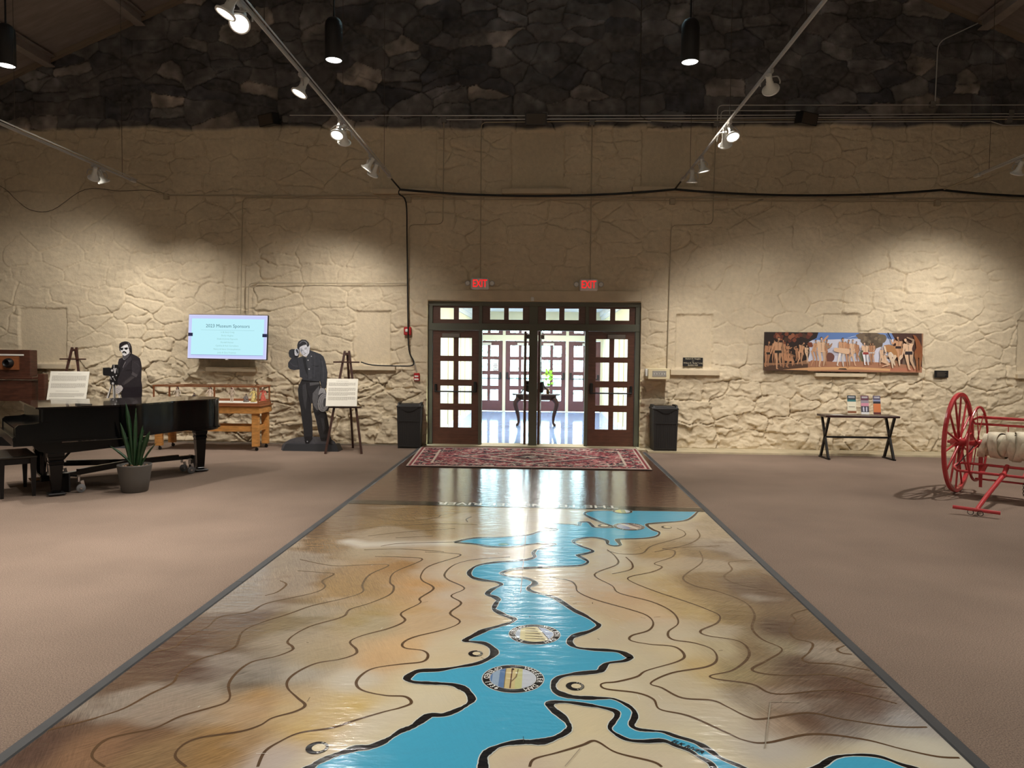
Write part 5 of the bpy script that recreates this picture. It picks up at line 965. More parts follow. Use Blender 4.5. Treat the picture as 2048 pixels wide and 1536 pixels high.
L1 = [('tripod_print', tri[0], (214, 210, 206)), ('tripod_print', tri[1], (190, 188, 186)), ('tripod_print', ('r', [(-7.453,1.085),(-7.448,0.846),(-7.453,0.071)], .012), (30, 28, 30)), ('tripod_print', tri[2], (220, 216, 212)), ('tripod_print', ('r', [(-7.492,1.093),(-7.565,0.845),(-7.797,0.066)], .012), (28, 26, 28)),
      ('trousers_print', legs1, (58, 57, 62)), ('jacket_print', jacket, (48, 44, 49)), ('turtleneck_print', neck1, (82, 80, 86)), ('jacket_print', [(-7.293,1.564),(-7.257,1.517),(-7.299,1.389),(-7.333,1.309),(-7.357,1.357),(-7.347,1.468)], (40, 37, 42)), ('jacket_print', [(-7.249,1.517),(-7.151,1.589),(-7.135,1.534),(-7.25,1.406),(-7.308,1.326),(-7.274,1.453)], (62, 58, 64)),
      ('jacket_print', [(-7.127,1.518),(-7.005,1.519),(-6.986,1.361),(-7.032,1.249),(-7.139,1.2),(-7.253,1.112),(-7.303,1.079),(-7.319,1.119),(-7.204,1.208),(-7.13,1.272),(-7.141,1.391)], (60, 56, 61)), ('jacket_print', [(-7.137,1.327),(-7.032,1.273),(-7.057,1.225),(-7.146,1.28)], (88, 84, 88)), ('jacket_print', [(-7.253,1.159),(-7.138,1.24),(-7.081,1.225),(-7.221,1.12),(-7.286,1.087)], (76, 72, 74)),
      ('jacket_print', ('r', [(-7.135,1.518),(-7.144,1.407),(-7.134,1.288)], .010), (30, 27, 30)), ('jacket_print', ('r', [(-7.251,1.342),(-7.202,1.355),(-7.153,1.355)], .005), (28, 26, 29)), ('jacket_print', ('r', [(-7.087,1.487),(-7.03,1.456),(-6.998,1.408)], .012), (74, 70, 76)), ('jacket_print', [(-7.287,1.047),(-6.961,1.067),(-6.967,0.892),(-7.142,0.856),(-7.256,0.855),(-7.321,0.872),(-7.337,0.935)], (36, 31, 38)),
      ('turtleneck_print', ('r', [(-7.287,1.56),(-7.273,1.536),(-7.245,1.541)], .006), (206, 206, 210)), ('turtleneck_print', ('r', [(-7.241,1.493),(-7.274,1.437),(-7.291,1.393)], .006), (170, 168, 172)),
      ('face_print', head1, (238, 237, 240)), ('face_print', [(-7.336,1.73),(-7.285,1.74),(-7.281,1.709),(-7.302,1.692),(-7.327,1.703)], (22, 20, 24)), ('face_print', [(-7.261,1.739),(-7.202,1.746),(-7.198,1.724),(-7.214,1.704),(-7.247,1.706)], (22, 20, 24)), ('face_print', ('r', [(-7.291,1.731),(-7.259,1.736),(-7.173,1.724)], .006), (24, 22, 26)),
      ('face_print', [(-7.305,1.635),(-7.289,1.677),(-7.259,1.683),(-7.229,1.666),(-7.217,1.638),(-7.238,1.642),(-7.26,1.655),(-7.287,1.647)], (24, 22, 24)), ('face_print', ('r', [(-7.28,1.636),(-7.26,1.631),(-7.239,1.638)], .005), (120, 116, 122)), ('face_print', [(-7.182,1.692),(-7.159,1.688),(-7.162,1.664),(-7.178,1.667)], (214, 212, 216)),
      ('hair_print', hair1, (36, 30, 34)), ('hair_print', ('r', [(-7.193,1.827),(-7.173,1.795),(-7.161,1.74)], .014), (120, 116, 122)), ('camera_print', cam1, (26, 25, 27)), ('camera_print', [(-7.462,1.38),(-7.397,1.384),(-7.422,1.293),(-7.439,1.292)], (190, 188, 190)), ('camera_print', ('o', [(-7.481,1.341),(-7.461,1.341)]), (200, 198, 200)),
      ('camera_print', ('o', [(-7.468,1.232),(-7.456,1.233)]), (210, 208, 210)), ('camera_print', ('o', [(-7.405,1.255),(-7.395,1.256)]), (210, 208, 210)), ('camera_print', ('o', [(-7.468,1.115),(-7.447,1.116)]), (200, 198, 200)), ('camera_print', ('r', [(-7.445,1.439),(-7.443,1.388)], .010), (200, 198, 200)), ('camera_print', ('r', [(-7.381,1.373),(-7.378,1.301)], .008), (120, 118, 120)),
      ('camera_print', ('r', [(-7.513,1.236),(-7.496,1.18)], .012), (190, 186, 186)), ('camera_print', ('r', [(-7.452,1.213),(-7.424,1.165)], .010), (190, 186, 186)),
      ('hand_print', handp, (206, 200, 200)), ('hand_print', ('r', [(-7.414,0.978),(-7.369,1.007),(-7.344,1.015)], .005), (110, 106, 108)), ('hand_print', ('r', [(-7.409,0.95),(-7.369,0.979),(-7.336,0.991)], .005), (110, 106, 108)), ('hand_print', ('r', [(-7.419,1.01),(-7.385,1.034),(-7.352,1.039)], .005), (110, 106, 108))]
c1 = cutout('photographer_cutout', 'life-size grey photo cutout of a mustached person in sunglasses beside a tripod camera', 12.10, [jacket, head1, hair1, neck1, legs1, cam1, handp]+tri, L1)
MB().bx(-7.86, -6.95, -.14, .14, 0, .11).build('base_block', mat('cutout_base_grey', (84, 86, 92), .5), c1)

# ------------------------------------------------------------------ wall screen
a, b = (-6.451,2.368), (-4.961,1.537)
cx_, cz_, w_, h_ = (a[0]+b[0])/2, (a[1]+b[1])/2+.005, b[0]-a[0], .815
tv = thing('television', 'large wall screen showing a pale blue sponsors slide', 'television', (cx_, 12.70, cz_), -.02); tv.rotation_euler = (math.radians(-4), math.radians(.5), -.03)
MB().bevbox((0, .02, 0), (w_, .05, h_), .008).build('housing', M_black, tv)
M_scr = mat('screen_glow', 'col', .3, emit=.95)
mb = MB(); W_, H_ = w_/2-.008, h_/2-.010; T = lambda y: (lambda u, v: (u, y, v)); rc = lambda a, b, c, d: [(a, c), (b, c), (b, d), (a, d)]
mb.flat(rc(-W_, W_, -H_, H_), T(-.0065), 0, (232, 226, 255)); mb.flat(rc(-W_+.012, W_-.012, -H_+.014, H_-.014), T(-.007), 0, (205, 212, 255))
mb.flat(rc(-W_+.06, W_-.06, -H_+.065, H_-.07), T(-.0075), 0, (196, 246, 255)); mb.flat(rc(-W_+.062, W_-.062, -H_+.062, -H_+.068), T(-.0078), 0, (110, 120, 190))
mb.flat(rc(-W_, -W_+.085, .005, .065), T(-.008), 0, (34, 36, 70)); mb.flat(rc(W_-.085, W_, .005, .065), T(-.008), 0, (34, 36, 70))
scr = mb.build('screen', M_scr, tv)
mb = MB(); put_text(mb, '2023 Museum Sponsors', T(-.0083), .085, 0, (70, 110, 125), at=(0, .195)); mb.flat(rc(-.50, .50, .118, .121), T(-.0083), 0, (130, 180, 190))
for k, s_ in enumerate(['Li & Gary Craig', 'Becky Hughes', 'Sheila & Jimmy Papovich', 'Randall Hunter', 'Cynthia & Rob Carruthers', 'Nancy & Steve Christopherson', 'Judy & Gary Freeman']):
    # blurred beyond reading in the photograph: grey-green strokes of the same length
    put_text(mb, s_, T(-.0083), .040, 0, (150, 200, 196), at=(0, .085-k*.062))
mb.build('slide_text', M_scr, tv); MB().bevbox((0, 0, -h_/2-.006), (.05, .03, .014), .004).build('sensor', M_white, tv)
tb = MB().bx(-.35, .35, .045, .20, -.12, .12).build('wall_bracket', M_black, tv)

# ------------------------------------------------------------------ antique studio camera at the left edge
ac = thing('studio_camera', 'antique brown wooden studio camera on its stand at the left edge', 'camera', (-9.32, 12.25, 1.21), .06)
MB().bevbox((-.06, .10, .24), (.60, .20, .47), .01).build('camera_body', M_oldwood, ac)
MB().bx(-.34, .24, -.05, .02, .0, .02).build('focus_bed', M_oldwood, ac); MB().bx(-.27, .05, -.03, 0, .12, .36).build('lens_board', M_case, ac)
MB().lathe([(.085, 0), (.085, .05), (.065, .06), (.065, .10), (.055, .10), (.05, .02)], n=20, M=Matrix.Translation((-.11, -.02, .24)) @ Matrix.Rotation(PI/2, 4, 'X')).build('lens_barrel', M_black, ac)
MB().bx(-.30, .13, -.012, 0, .37, .40).build('label_strip', M_white, ac)
cs_ = thing('camera_stand', 'heavy dark wooden stand carrying the antique studio camera', 'stand', (-9.32, 12.25, 0), .06)
MB().bevbox((-.1, .06, 1.185), (.90, .36, .045), .01).build('stand_top', M_oldwood, cs_); MB().bx(-.55, .31, -.08, .18, .78, 1.14).build('stand_box', M_oldwood, cs_)
MB().bevbox((.42, .06, .70), (.12, .12, 1.12), .01).build('post', M_oldwood, cs_); MB().bevbox((-.62, .06, .70), (.12, .12, 1.12), .01).build('post', M_oldwood, cs_)
MB().bx(-.75, .55, -.22, .22, .0, .16).build('base', M_black, cs_)

# ------------------------------------------------------------------ exit signs
for px_, lab in (((-1.141,2.965), 'left'), ((0.824,2.954), 'right')):
    e = thing('exit_sign', 'lit red EXIT sign with two lamp heads above the %s door' % lab, 'exit sign', (px_[0], 12.93, px_[1])); hw, hh_ = .165, .105
    MB().bevbox((0, 0, 0), (hw*2, .07, hh_*2), .018).build('housing', mat('exit_grey', (236, 232, 228), .5), e)
    M_ex = mat('exit_glow', (255, 30, 36), .4, emit=.85); mb = MB()
    put_text(mb, 'EXIT', lambda u, v: (u, -.037, v), .19, 0, None, bold=.012, sx=.68); mb.build('lettering', M_ex, e)
    for s_ in (-1, 1):
        l = MB().lathe([(.030, 0), (.042, .02), (.048, .05), (.040, .052)], n=20, M=Matrix.Translation((s_*(hw+.055), .02, .01)) @ Matrix.Rotation(PI/2, 4, 'X')).build('lamp_head', M_track, e)
        MB().tube([(s_*(hw+.055), -.030, .01), (s_*(hw+.055), -.036, .01)], .036, 20).build('lens', M_white, l)
        MB().lathe([(.040, 0), (.050, .0), (.050, .01), (.040, .01)], n=20, M=Matrix.Translation((s_*(hw+.055), -.024, .01)) @ Matrix.Rotation(PI/2, 4, 'X')).build('lens_ring', M_track, l)
    # fixed to the wall behind
    MB().bx(-.03, .03, .03, .09, -.03, .03).build('mount', M_panel, e)
# fire alarm and call point
p = (-2.456,2.099)
f_ = thing('fire_alarm', 'red fire alarm with white strobe on the wall left of the doors', 'alarm', (p[0], 12.92, p[1]))
MB().bevbox((0, 0, 0), (.135, .07, .15), .012).build('housing', M_redbox, f_); MB().bevbox((-.01, -.045, .01), (.055, .03, .055), .01).build('strobe', M_white, f_); MB().bx(-.05, .05, .03, .10, -.05, .05).build('mount', M_redbox, f_)
p = (-2.286,1.262)
f_ = thing('alarm_pull_station', 'small red and white alarm pull box left of the doors', 'alarm', (p[0], 12.93, p[1]))
MB().bevbox((0, 0, 0), (.105, .06, .145), .01).build('housing', M_redbox, f_); MB().bx(-.035, .035, -.036, -.03, .0, .028).build('handle', M_white, f_); MB().bx(-.04, .04, -.034, -.03, -.055, -.025).build('label_plate', M_white, f_); MB().bx(-.04, .04, .02, .09, -.05, .05).build('mount', M_redbox, f_)
p = (-0.184,2.695)
tag(MB().bevbox((0, 0, 0), (.06, .05, .075), .008).build('door_sensor', M_white, None, (p[0], 12.905, p[1])), 'small white sensor box on the lintel above the doors', 'sensor')
# switch panel box
a, b = (1.867,1.458), (2.244,1.27)
s_ = thing('switch_box', 'cream box with a metal switch plate right of the doors', 'switch box', ((a[0]+b[0])/2, 12.78, (a[1]+b[1])/2+.01)); hw = (b[0]-a[0])/2; hh_ = (a[1]-b[1])/2
MB().bevbox((0, 0, 0), (hw*2, .42, hh_*2), .006).build('housing', mat('switch_cream', (222, 208, 170), .5), s_)
pl = MB().bx(-hw*.62, hw*.66, -.216, -.21, -hh_*.52, hh_*.56).build('switch_plate', M_chrome, s_)
for k in range(5): MB().bevbox((-hw*.45+k*hw*.235, -.224, .0), (.014, .02, .03), .004).build('toggle', M_white, pl)
MB().bevbox((-hw-.02, -.12, .02), (.035, .10, .13), .006).build('side_cover', M_white, s_)
# plaques
def plaque(x0, y0, x1, y1, Y, lab, lines, size):
    a, b = ((x0, y0), (x1, y1)); p = thing('plaque', lab, 'plaque', ((a[0]+b[0])/2, Y, (a[1]+b[1])/2)); w_, h_ = abs(b[0]-a[0]), abs(a[1]-b[1])
    MB().bevbox((0, 0, 0), (w_, .02, h_), .003).build('plate', M_black, p); mb = MB()
    for k, (s_, sz) in enumerate(lines): put_text(mb, s_, lambda u, v: (u, -.0112, v), sz, 0, (206, 196, 170), at=(0, h_*(.36-k*.24)), sx=.95)
    if lines: mb.build('lettering', M_art, p)
    return p
(a, b), (c, d) = [(2.545,1.666),(2.901,1.507)]
plaque(a, b, c, d, 12.975, 'black name plaque with gold lettering on a blocked-up window right of the doors', [('Robert E. Vaughn', .040), ('and', .026), ('William R. "Bucky" Long', .036), ('Exhibit Hall', .040)], .03)
(a, b), (c, d) = [(6.966,1.479),(7.204,1.353)]
pl2 = plaque(a, b, c, d, 12.93, 'small black plaque on the stone wall right of the mural', [], .02)
mb = MB()
for k in range(4): mb.flat([(-.08, .03-k*.022), (.08-.02*(k % 2), .03-k*.022), (.08-.02*(k % 2), .036-k*.022), (-.08, .036-k*.022)], lambda u, v: (u, -.0112, v), 0, (110, 100, 88))
mb.build('lettering', M_art, pl2)

# ------------------------------------------------------------------ mural in three panels
mu = thing('mural', 'wide painted mural of bathers and horsemen in three joined panels', 'painting', (0, 12.86, 0))
corners = [(3.958,2.134),(4.748,2.136),(5.923,2.133),(6.714,2.131)]
low = [(3.954,1.449),(4.753,1.444),(5.921,1.439),(6.709,1.438)]
for i in range(3):
    g_ = .003
    poly = [(low[i][0]+g_, low[i][1]), (low[i+1][0]-g_, low[i+1][1]), (corners[i+1][0]-g_, corners[i+1][1]), (corners[i][0]+g_, corners[i][1])]
    MB().prism(poly, lambda u, v, t: (u, .001+t, v), .05, 0, (60, 40, 32)).build('canvas_panel', M_art, mu)
lay = [0]; mb = MB()
def pf(poly, col): lay[0] += 1; o_ = -.0005-.00006*lay[0]; mb.flat(poly, lambda u, v: (u, o_, v), 0, col)
pf([low[0], low[3], corners[3], corners[0]], (150, 112, 84))
x0m, x1m, z0m, z1m = low[0][0], corners[3][0], low[0][1], corners[0][1]
def mm(s, t): return ((low[0][0]*(1-t)+corners[0][0]*t)*(1-s)+(low[3][0]*(1-t)+corners[3][0]*t)*s, (low[0][1]*(1-t)+corners[0][1]*t)*(1-s)+(low[3][1]*(1-t)+corners[3][1]*t)*s)
def pm(pts, col): pf([mm(*p) for p in pts], col)
def blob(s, t, rs_, rt, n=20, w=.15, seed=1): 
    qq = random.Random(seed); return [(s+rs_*math.cos(2*PI*i/n)*(1+qq.uniform(-w, w)), min(1, max(0, t+rt*math.sin(2*PI*i/n)*(1+qq.uniform(-w, w))))) for i in range(n)]
pm([(.27, .25), (.80, .25), (.82, 1), (.29, 1)], (206, 208, 224)); pm([(.30, .80), (.62, .86), (.64, 1), (.32, 1)], (96, 128, 186)); pm([(.40, .70), (.55, .9), (.62, .96), (.5, .84)], (222, 230, 246)); pm([(.60, .78), (.80, .60), (.80, 1), (.60, 1)], (180, 190, 216)); pm([(.70, .9), (.82, .84), (.84, 1), (.7, 1)], (110, 136, 190))
pm([(.32, .50), (.44, .62), (.54, .55), (.62, .62), (.62, .40), (.32, .40)], (190, 190, 206))
pm([(0, .2), (.20, .2), (.28, .30), (.29, .50), (.28, .75), (.33, .86), (.34, 1), (0, 1)], (42, 30, 26))
for i in range(26):
    qq = random.Random(i); pm(blob(qq.uniform(.04, .30), qq.uniform(.66, .98), .014, .055, 9, .3, i), qq.choice([(122, 66, 46), (96, 48, 36), (150, 92, 66), (74, 50, 36)]))
pm(blob(.67, .88, .068, .20, 22, .12, 3), (104, 88, 70)); pm(blob(.71, .78, .040, .18, 18, .15, 4), (92, 78, 62)); pm(blob(.61, .92, .03, .08, 14, .2, 9), (112, 94, 76)); pm(blob(.74, .85, .03, .12, 14, .1, 5), (110, 96, 76))
for i in range(14): qq = random.Random(i+90); pm(blob(qq.uniform(.62, .73), qq.uniform(.72, .98), .010, .04, 8, .3, i), qq.choice([(128, 110, 88), (84, 70, 56)]))
pm([(.78, .35), (.80, .60), (.83, .80), (.80, 1), (.99, 1), (1, .1), (.90, .1), (.84, .3)], (70, 44, 36)); pm(blob(.93, .25, .06, .2, 16, .1, 8), (112, 92, 80)); pm(blob(.62, .38, .022, .16, 14, .15, 12), (108, 106, 84)); pm(blob(.415, .365, .032, .125, 22, .04, 13), (110, 70, 60))
pm([(.27, .15), (.30, .28), (.45, .25), (.60, .27), (.80, .24), (.90, .2), (1, .15), (1, 0), (.27, 0)], (170, 120, 92)); pm([(0, 0), (0, .12), (.15, .18), (.28, .18), (.28, 0)], (84, 60, 46)); pm([(.12, .03), (.28, .02), (.60, .06), (.80, .03), (.80, .09), (.55, .13), (.30, .10)], (214, 166, 118)); pm([(.80, .03), (.98, .03), (.96, .12), (.80, .11)], (186, 122, 96))
pm([(.47, .055), (.53, .05), (.52, .085), (.48, .08)], (34, 28, 24))
SK = [(202, 154, 118), (180, 130, 96), (220, 184, 152), (190, 138, 102)]
def cap(p, q_, r0_, r1_, col):
    dx, dy = q_[0]-p[0], q_[1]-p[1]; l = math.hypot(dx, dy) or 1; nx_, ny_ = -dy/l, dx/l; n_ = 5; pts = []
    a0_ = math.atan2(ny_, nx_)
    for i in range(n_+1): a = a0_+PI*i/n_; pts.append((p[0]+r0_*math.cos(a), p[1]+r0_*math.sin(a)))
    for i in range(n_+1): a = a0_+PI+PI*i/n_; pts.append((q_[0]+r1_*math.cos(a), q_[1]+r1_*math.sin(a)))
    pf(pts, col)
def fig(P_, col, cloth=None, hair=(70, 48, 38), legcol=None):
    hd, sl, sr, hl, hr_, kl, fl, kr, fr_, el, hdl, er, hdr = P_; s = max(.02, math.hypot(sl[0]-sr[0], sl[1]-sr[1])); lc = legcol or col; dk = tuple(int(c*.72) for c in col)
    cap(sr, er, s*.17, s*.12, dk); cap(er, hdr, s*.12, s*.08, dk); cap(hr_, kr, s*.26, s*.17, tuple(int(c*.9) for c in lc)); cap(kr, fr_, s*.17, s*.09, tuple(int(c*.9) for c in lc))
    cap(hl, kl, s*.26, s*.17, lc); cap(kl, fl, s*.17, s*.09, lc); cap(fl, (fl[0]+s*.2, fl[1]-s*.05), s*.09, s*.05, lc)
    pf([(sl[0]-s*.1, sl[1]), ((sl[0]+sr[0])/2, max(sl[1], sr[1])+s*.10), (sr[0]+s*.1, sr[1]), ((sr[0]+hr_[0])/2, (sr[1]+hr_[1])/2), (hr_[0]+s*.1, hr_[1]), (hl[0]-s*.1, hl[1]), ((sl[0]+hl[0])/2, (sl[1]+hl[1])/2)], col)
    cap(((sl[0]+sr[0])/2, (sl[1]+sr[1])/2-s*.25), ((hl[0]+hr_[0])/2, (hl[1]+hr_[1])/2+s*.2), s*.05, s*.03, dk)
    if cloth: pf([(hl[0]-s*.12, hl[1]+s*.16), (hr_[0]+s*.12, hr_[1]+s*.16), (hr_[0]+s*.14, hr_[1]-s*.25), (hl[0]-s*.14, hl[1]-s*.25)], cloth)
    cap(hd, ((sl[0]+sr[0])/2, (sl[1]+sr[1])/2), s*.10, s*.13, dk)
    cap((hd[0], hd[1]+s*.10), (hd[0]+s*.02, hd[1]-s*.02), s*.21, s*.19, hair); cap((hd[0]+s*.04, hd[1]), (hd[0]+s*.05, hd[1]-s*.12), s*.16, s*.12, col)
    cap(sl, el, s*.17, s*.12, col); cap(el, hdl, s*.12, s*.08, col)
figs = [
 ([(4.511,1.881),(4.482,1.839),(4.538,1.847),(4.513,1.786),(4.547,1.779),(4.526,1.703),(4.513,1.634),(4.549,1.703),(4.539,1.642),(4.477,1.862),(4.514,1.885),(4.553,1.824),(4.569,1.787)], 1, None, None), ([(4.364,1.921),(4.32,1.883),(4.391,1.88),(4.337,1.807),(4.374,1.804),(4.341,1.762),(4.342,1.731),(4.375,1.762),(4.376,1.732),(4.388,1.842),(4.436,1.865),(4.403,1.838),(4.433,1.854)], 3, None, None),
 ([(4.126,1.98),(4.101,1.927),(4.146,1.927),(4.112,1.79),(4.142,1.79),(4.1,1.653),(4.118,1.547),(4.138,1.653),(4.148,1.547),(4.092,1.858),(4.086,1.79),(4.141,1.859),(4.142,1.805)], 1, None, None), ([(4.033,1.949),(3.979,1.88),(4.076,1.885),(3.985,1.758),(4.045,1.759),(3.988,1.637),(3.977,1.522),(4.026,1.637),(4.024,1.53),(3.968,1.804),(3.99,1.728),(4.1,1.82),(4.053,1.751)], 1, (40, 34, 30), None),
 ([(4.28,1.981),(4.251,1.928),(4.319,1.913),(4.266,1.791),(4.315,1.792),(4.277,1.655),(4.291,1.514),(4.303,1.663),(4.31,1.533),(4.302,1.852),(4.337,1.792),(4.328,1.853),(4.352,1.792)], 3, None, None), ([(4.201,2.013),(4.138,1.95),(4.251,1.939),(4.15,1.79),(4.243,1.791),(4.176,1.638),(4.179,1.486),(4.224,1.654),(4.253,1.533),(4.096,1.858),(4.068,1.751),(4.28,1.845),(4.293,1.746)], 0, (44, 38, 32), None),
 ([(4.423,1.785),(4.402,1.743),(4.455,1.732),(4.415,1.671),(4.456,1.656),(4.48,1.611),(4.448,1.542),(4.469,1.611),(4.485,1.55),(4.444,1.717),(4.5,1.718),(4.467,1.695),(4.504,1.695)], 1, None, None), ([(4.352,1.8),(4.308,1.746),(4.398,1.747),(4.333,1.648),(4.393,1.652),(4.453,1.634),(4.447,1.565),(4.351,1.534),(4.381,1.511),(4.302,1.685),(4.348,1.636),(4.436,1.728),(4.496,1.714)], 3, None, None),
 ([(4.64,1.939),(4.57,1.901),(4.645,1.882),(4.562,1.779),(4.622,1.764),(4.572,1.673),(4.533,1.574),(4.603,1.643),(4.624,1.552),(4.587,1.817),(4.63,1.749),(4.628,1.81),(4.645,1.734)], 0, None, None), ([(4.693,1.894),(4.664,1.86),(4.717,1.856),(4.674,1.788),(4.711,1.784),(4.71,1.689),(4.724,1.591),(4.706,1.697),(4.701,1.598),(4.666,1.81),(4.682,1.765),(4.736,1.826),(4.742,1.766)], 2, None, None),
 ([(5.042,1.988),(4.998,1.942),(5.073,1.935),(5.002,1.798),(5.047,1.799),(5.035,1.662),(5.045,1.571),(5.013,1.662),(5.016,1.563),(5.09,1.867),(5.133,1.921),(5.075,1.86),(5.119,1.89)], 1, None, None), ([(4.848,1.986),(4.819,1.933),(4.886,1.938),(4.786,1.796),(4.846,1.789),(4.826,1.668),(4.777,1.546),(4.875,1.661),(4.867,1.524),(4.814,1.865),(4.89,1.801),(4.888,1.873),(4.905,1.813)], 0, None, None),
 ([(4.944,2.025),(4.893,1.96),(4.998,1.957),(4.913,1.786),(4.995,1.787),(4.938,1.661),(4.919,1.536),(5.009,1.662),(4.994,1.548),(4.888,1.881),(4.898,1.797),(5.06,1.863),(5.132,1.94)], 2, None, None), ([(5.316,2.013),(5.266,1.96),(5.366,1.961),(5.292,1.828),(5.359,1.825),(5.258,1.68),(5.232,1.558),(5.322,1.665),(5.34,1.54),(5.26,1.884),(5.292,1.816),(5.387,1.885),(5.411,1.833)], 0, (214, 196, 176), (232, 222, 214)),
 ([(5.421,1.992),(5.378,1.942),(5.449,1.924),(5.382,1.802),(5.434,1.787),(5.397,1.666),(5.419,1.522),(5.445,1.666),(5.47,1.561),(5.365,1.87),(5.337,1.817),(5.462,1.856),(5.478,1.803)], 3, (180, 70, 46), None), ([(5.491,1.992),(5.455,1.935),(5.533,1.932),(5.473,1.818),(5.533,1.804),(5.506,1.697),(5.544,1.561),(5.432,1.689),(5.447,1.553),(5.45,1.871),(5.488,1.826),(5.554,1.872),(5.533,1.819)], 2, None, None),
 ([(5.555,1.963),(5.53,1.924),(5.59,1.91),(5.548,1.819),(5.592,1.812),(5.595,1.713),(5.642,1.623),(5.566,1.698),(5.583,1.622),(5.524,1.864),(5.548,1.819),(5.607,1.834),(5.629,1.82)], 1, None, None), ([(5.837,1.939),(5.812,1.904),(5.872,1.905),(5.823,1.784),(5.868,1.784),(5.855,1.701),(5.873,1.61),(5.826,1.693),(5.832,1.602),(5.807,1.851),(5.823,1.806),(5.888,1.845),(5.867,1.807)], 0, (206, 196, 190), None),
 ([(5.797,1.938),(5.772,1.904),(5.831,1.905),(5.786,1.783),(5.831,1.784),(5.804,1.693),(5.818,1.594),(5.83,1.693),(5.836,1.595),(5.766,1.844),(5.793,1.806),(5.844,1.844),(5.83,1.806)], 1, (200, 190, 186), None), ([(5.689,1.945),(5.661,1.895),(5.757,1.896),(5.683,1.775),(5.757,1.775),(5.7,1.684),(5.711,1.574),(5.752,1.685),(5.77,1.571),(5.659,1.835),(5.718,1.851),(5.77,1.836),(5.733,1.821)], 2, (150, 60, 56), (236, 234, 238)),
 ([(5.995,1.868),(5.97,1.83),(6.022,1.831),(5.98,1.762),(6.017,1.763),(5.981,1.702),(5.976,1.641),(6.011,1.702),(6.013,1.642),(5.964,1.8),(5.972,1.762),(6.023,1.801),(6.024,1.763)], 2, None, None)]
cap(*[(4.99,1.988),(5.062,2.072)], .02, .012, SK[0])
for P_, ci, cl, lc in figs: fig(P_, SK[ci], cl, legcol=lc)
cap(*[(5.195,1.831),(5.397,1.802)], .035, .05, SK[2])
pf([(6.027,1.914),(6.115,1.931),(6.212,1.901),(6.331,1.894),(6.385,1.812),(6.351,1.713),(6.218,1.704),(6.136,1.741),(6.097,1.809),(6.068,1.775),(6.053,1.786),(6.033,1.854)], (176, 126, 80)); pf([(6.112,1.786),(6.156,1.802),(6.202,1.75),(6.189,1.704),(6.129,1.734)], (222, 206, 190)); pf([(6.027,1.906),(6.057,1.899),(6.083,1.786),(6.064,1.778),(6.036,1.854)], (228, 206, 180))
for a_ in ([(6.136,1.749),(6.176,1.636),(6.194,1.523)], [(6.225,1.72),(6.198,1.644),(6.23,1.568)], [(6.336,1.721),(6.301,1.66),(6.311,1.569)]): cap(a_[0], a_[1], .03, .018, (220, 196, 170)); cap(a_[1], a_[2], .018, .010, (220, 196, 170))
fig([(6.26,2.052),(6.232,1.987),(6.336,1.981),(6.242,1.886),(6.316,1.886),(6.282,1.796),(6.289,1.675),(6.319,1.811),(6.32,1.751),(6.178,1.942),(6.15,2.009),(6.345,1.917),(6.279,1.909)], SK[0], (50, 34, 32)); cap(*[(6.153,2.021),(6.095,2.13)], .008, .010, (30, 26, 28))
fig([(6.053,1.771),(5.988,1.744),(6.062,1.733),(6.006,1.634),(6.095,1.628),(6.133,1.583),(6.016,1.544),(6.118,1.59),(6.097,1.552),(5.972,1.657),(5.97,1.573),(6.107,1.718),(6.071,1.688)], SK[2], None)
pf([(6.524,2.107),(6.576,2.085),(6.645,1.987),(6.685,1.89),(6.693,1.754),(6.647,1.694),(6.572,1.738),(6.555,1.798),(6.59,1.874),(6.572,1.979)], (136, 80, 46))
for a_ in ([(6.586,1.753),(6.612,1.633),(6.624,1.482)], [(6.675,1.754),(6.664,1.633),(6.664,1.505)]): cap(a_[0], a_[1], .03, .02, (140, 88, 54)); cap(a_[1], a_[2], .02, .012, (150, 100, 66))
fig([(6.39,2.015),(6.382,1.929),(6.521,1.945),(6.415,1.789),(6.508,1.79),(6.442,1.654),(6.476,1.503),(6.508,1.654),(6.572,1.512),(6.37,1.823),(6.344,1.713),(6.538,2.009),(6.429,2.057)], SK[2], (44, 36, 42))
mb.build('painted_scene', M_art, mu)
MB().bx(4.4, 6.5, .051, .12, 1.5, 2.0).build('hanging_rail', M_darkwood, mu)

# ------------------------------------------------------------------ console table with brochures
ct = thing('console_table', 'narrow black console table with X-shaped legs against the right wall', 'table', (5.285, 12.09, 0), 0)
MB().bevbox((0, 0, .718), (1.20, .40, .035), .006).build('table_top', mat('console_top', (52, 32, 30), .3), ct)
for x in (-.53, .53):
    MB().bar((x, .15, .70), (x, -.16, .02), .045, .030, up=(1, 0, 0)).build('leg', M_ebony, ct); MB().bar((x, -.15, .70), (x, .16, .02), .045, .030, up=(1, 0, 0)).build('leg', M_ebony, ct)
    MB().bx(x-.022, x+.022, -.20, .20, 0, .022).build('foot_bar', M_ebony, ct)
MB().bx(-.53, .53, -.018, .018, .345, .375).build('stretcher', M_ebony, ct)
br = [(((5.103,1.082), (5.251,0.757)), [((24, 44, 54), 0, .30), ((50, 110, 110), .22, .33), ((226, 220, 196), .33, 1), ((140, 90, 60), .82, .95)], 'brochure stand with a dark teal and cream leaflet, leftmost of three'),
      (((5.324,1.081), (5.46,0.752)), [((96, 50, 70), 0, .25), ((150, 140, 150), .25, .40), ((206, 140, 160), .40, .56), ((70, 66, 80), .56, .88), ((226, 226, 226), .88, 1)], 'brochure stand with a maroon and pink leaflet, middle of three'),
      (((5.525,1.071), (5.653,0.738)), [((80, 70, 96), 0, .25), ((140, 150, 180), .22, .30), ((36, 36, 50), .30, .42), ((206, 120, 70), .42, .88), ((90, 40, 40), .88, 1)], 'brochure stand with an orange leaflet, rightmost of three')]
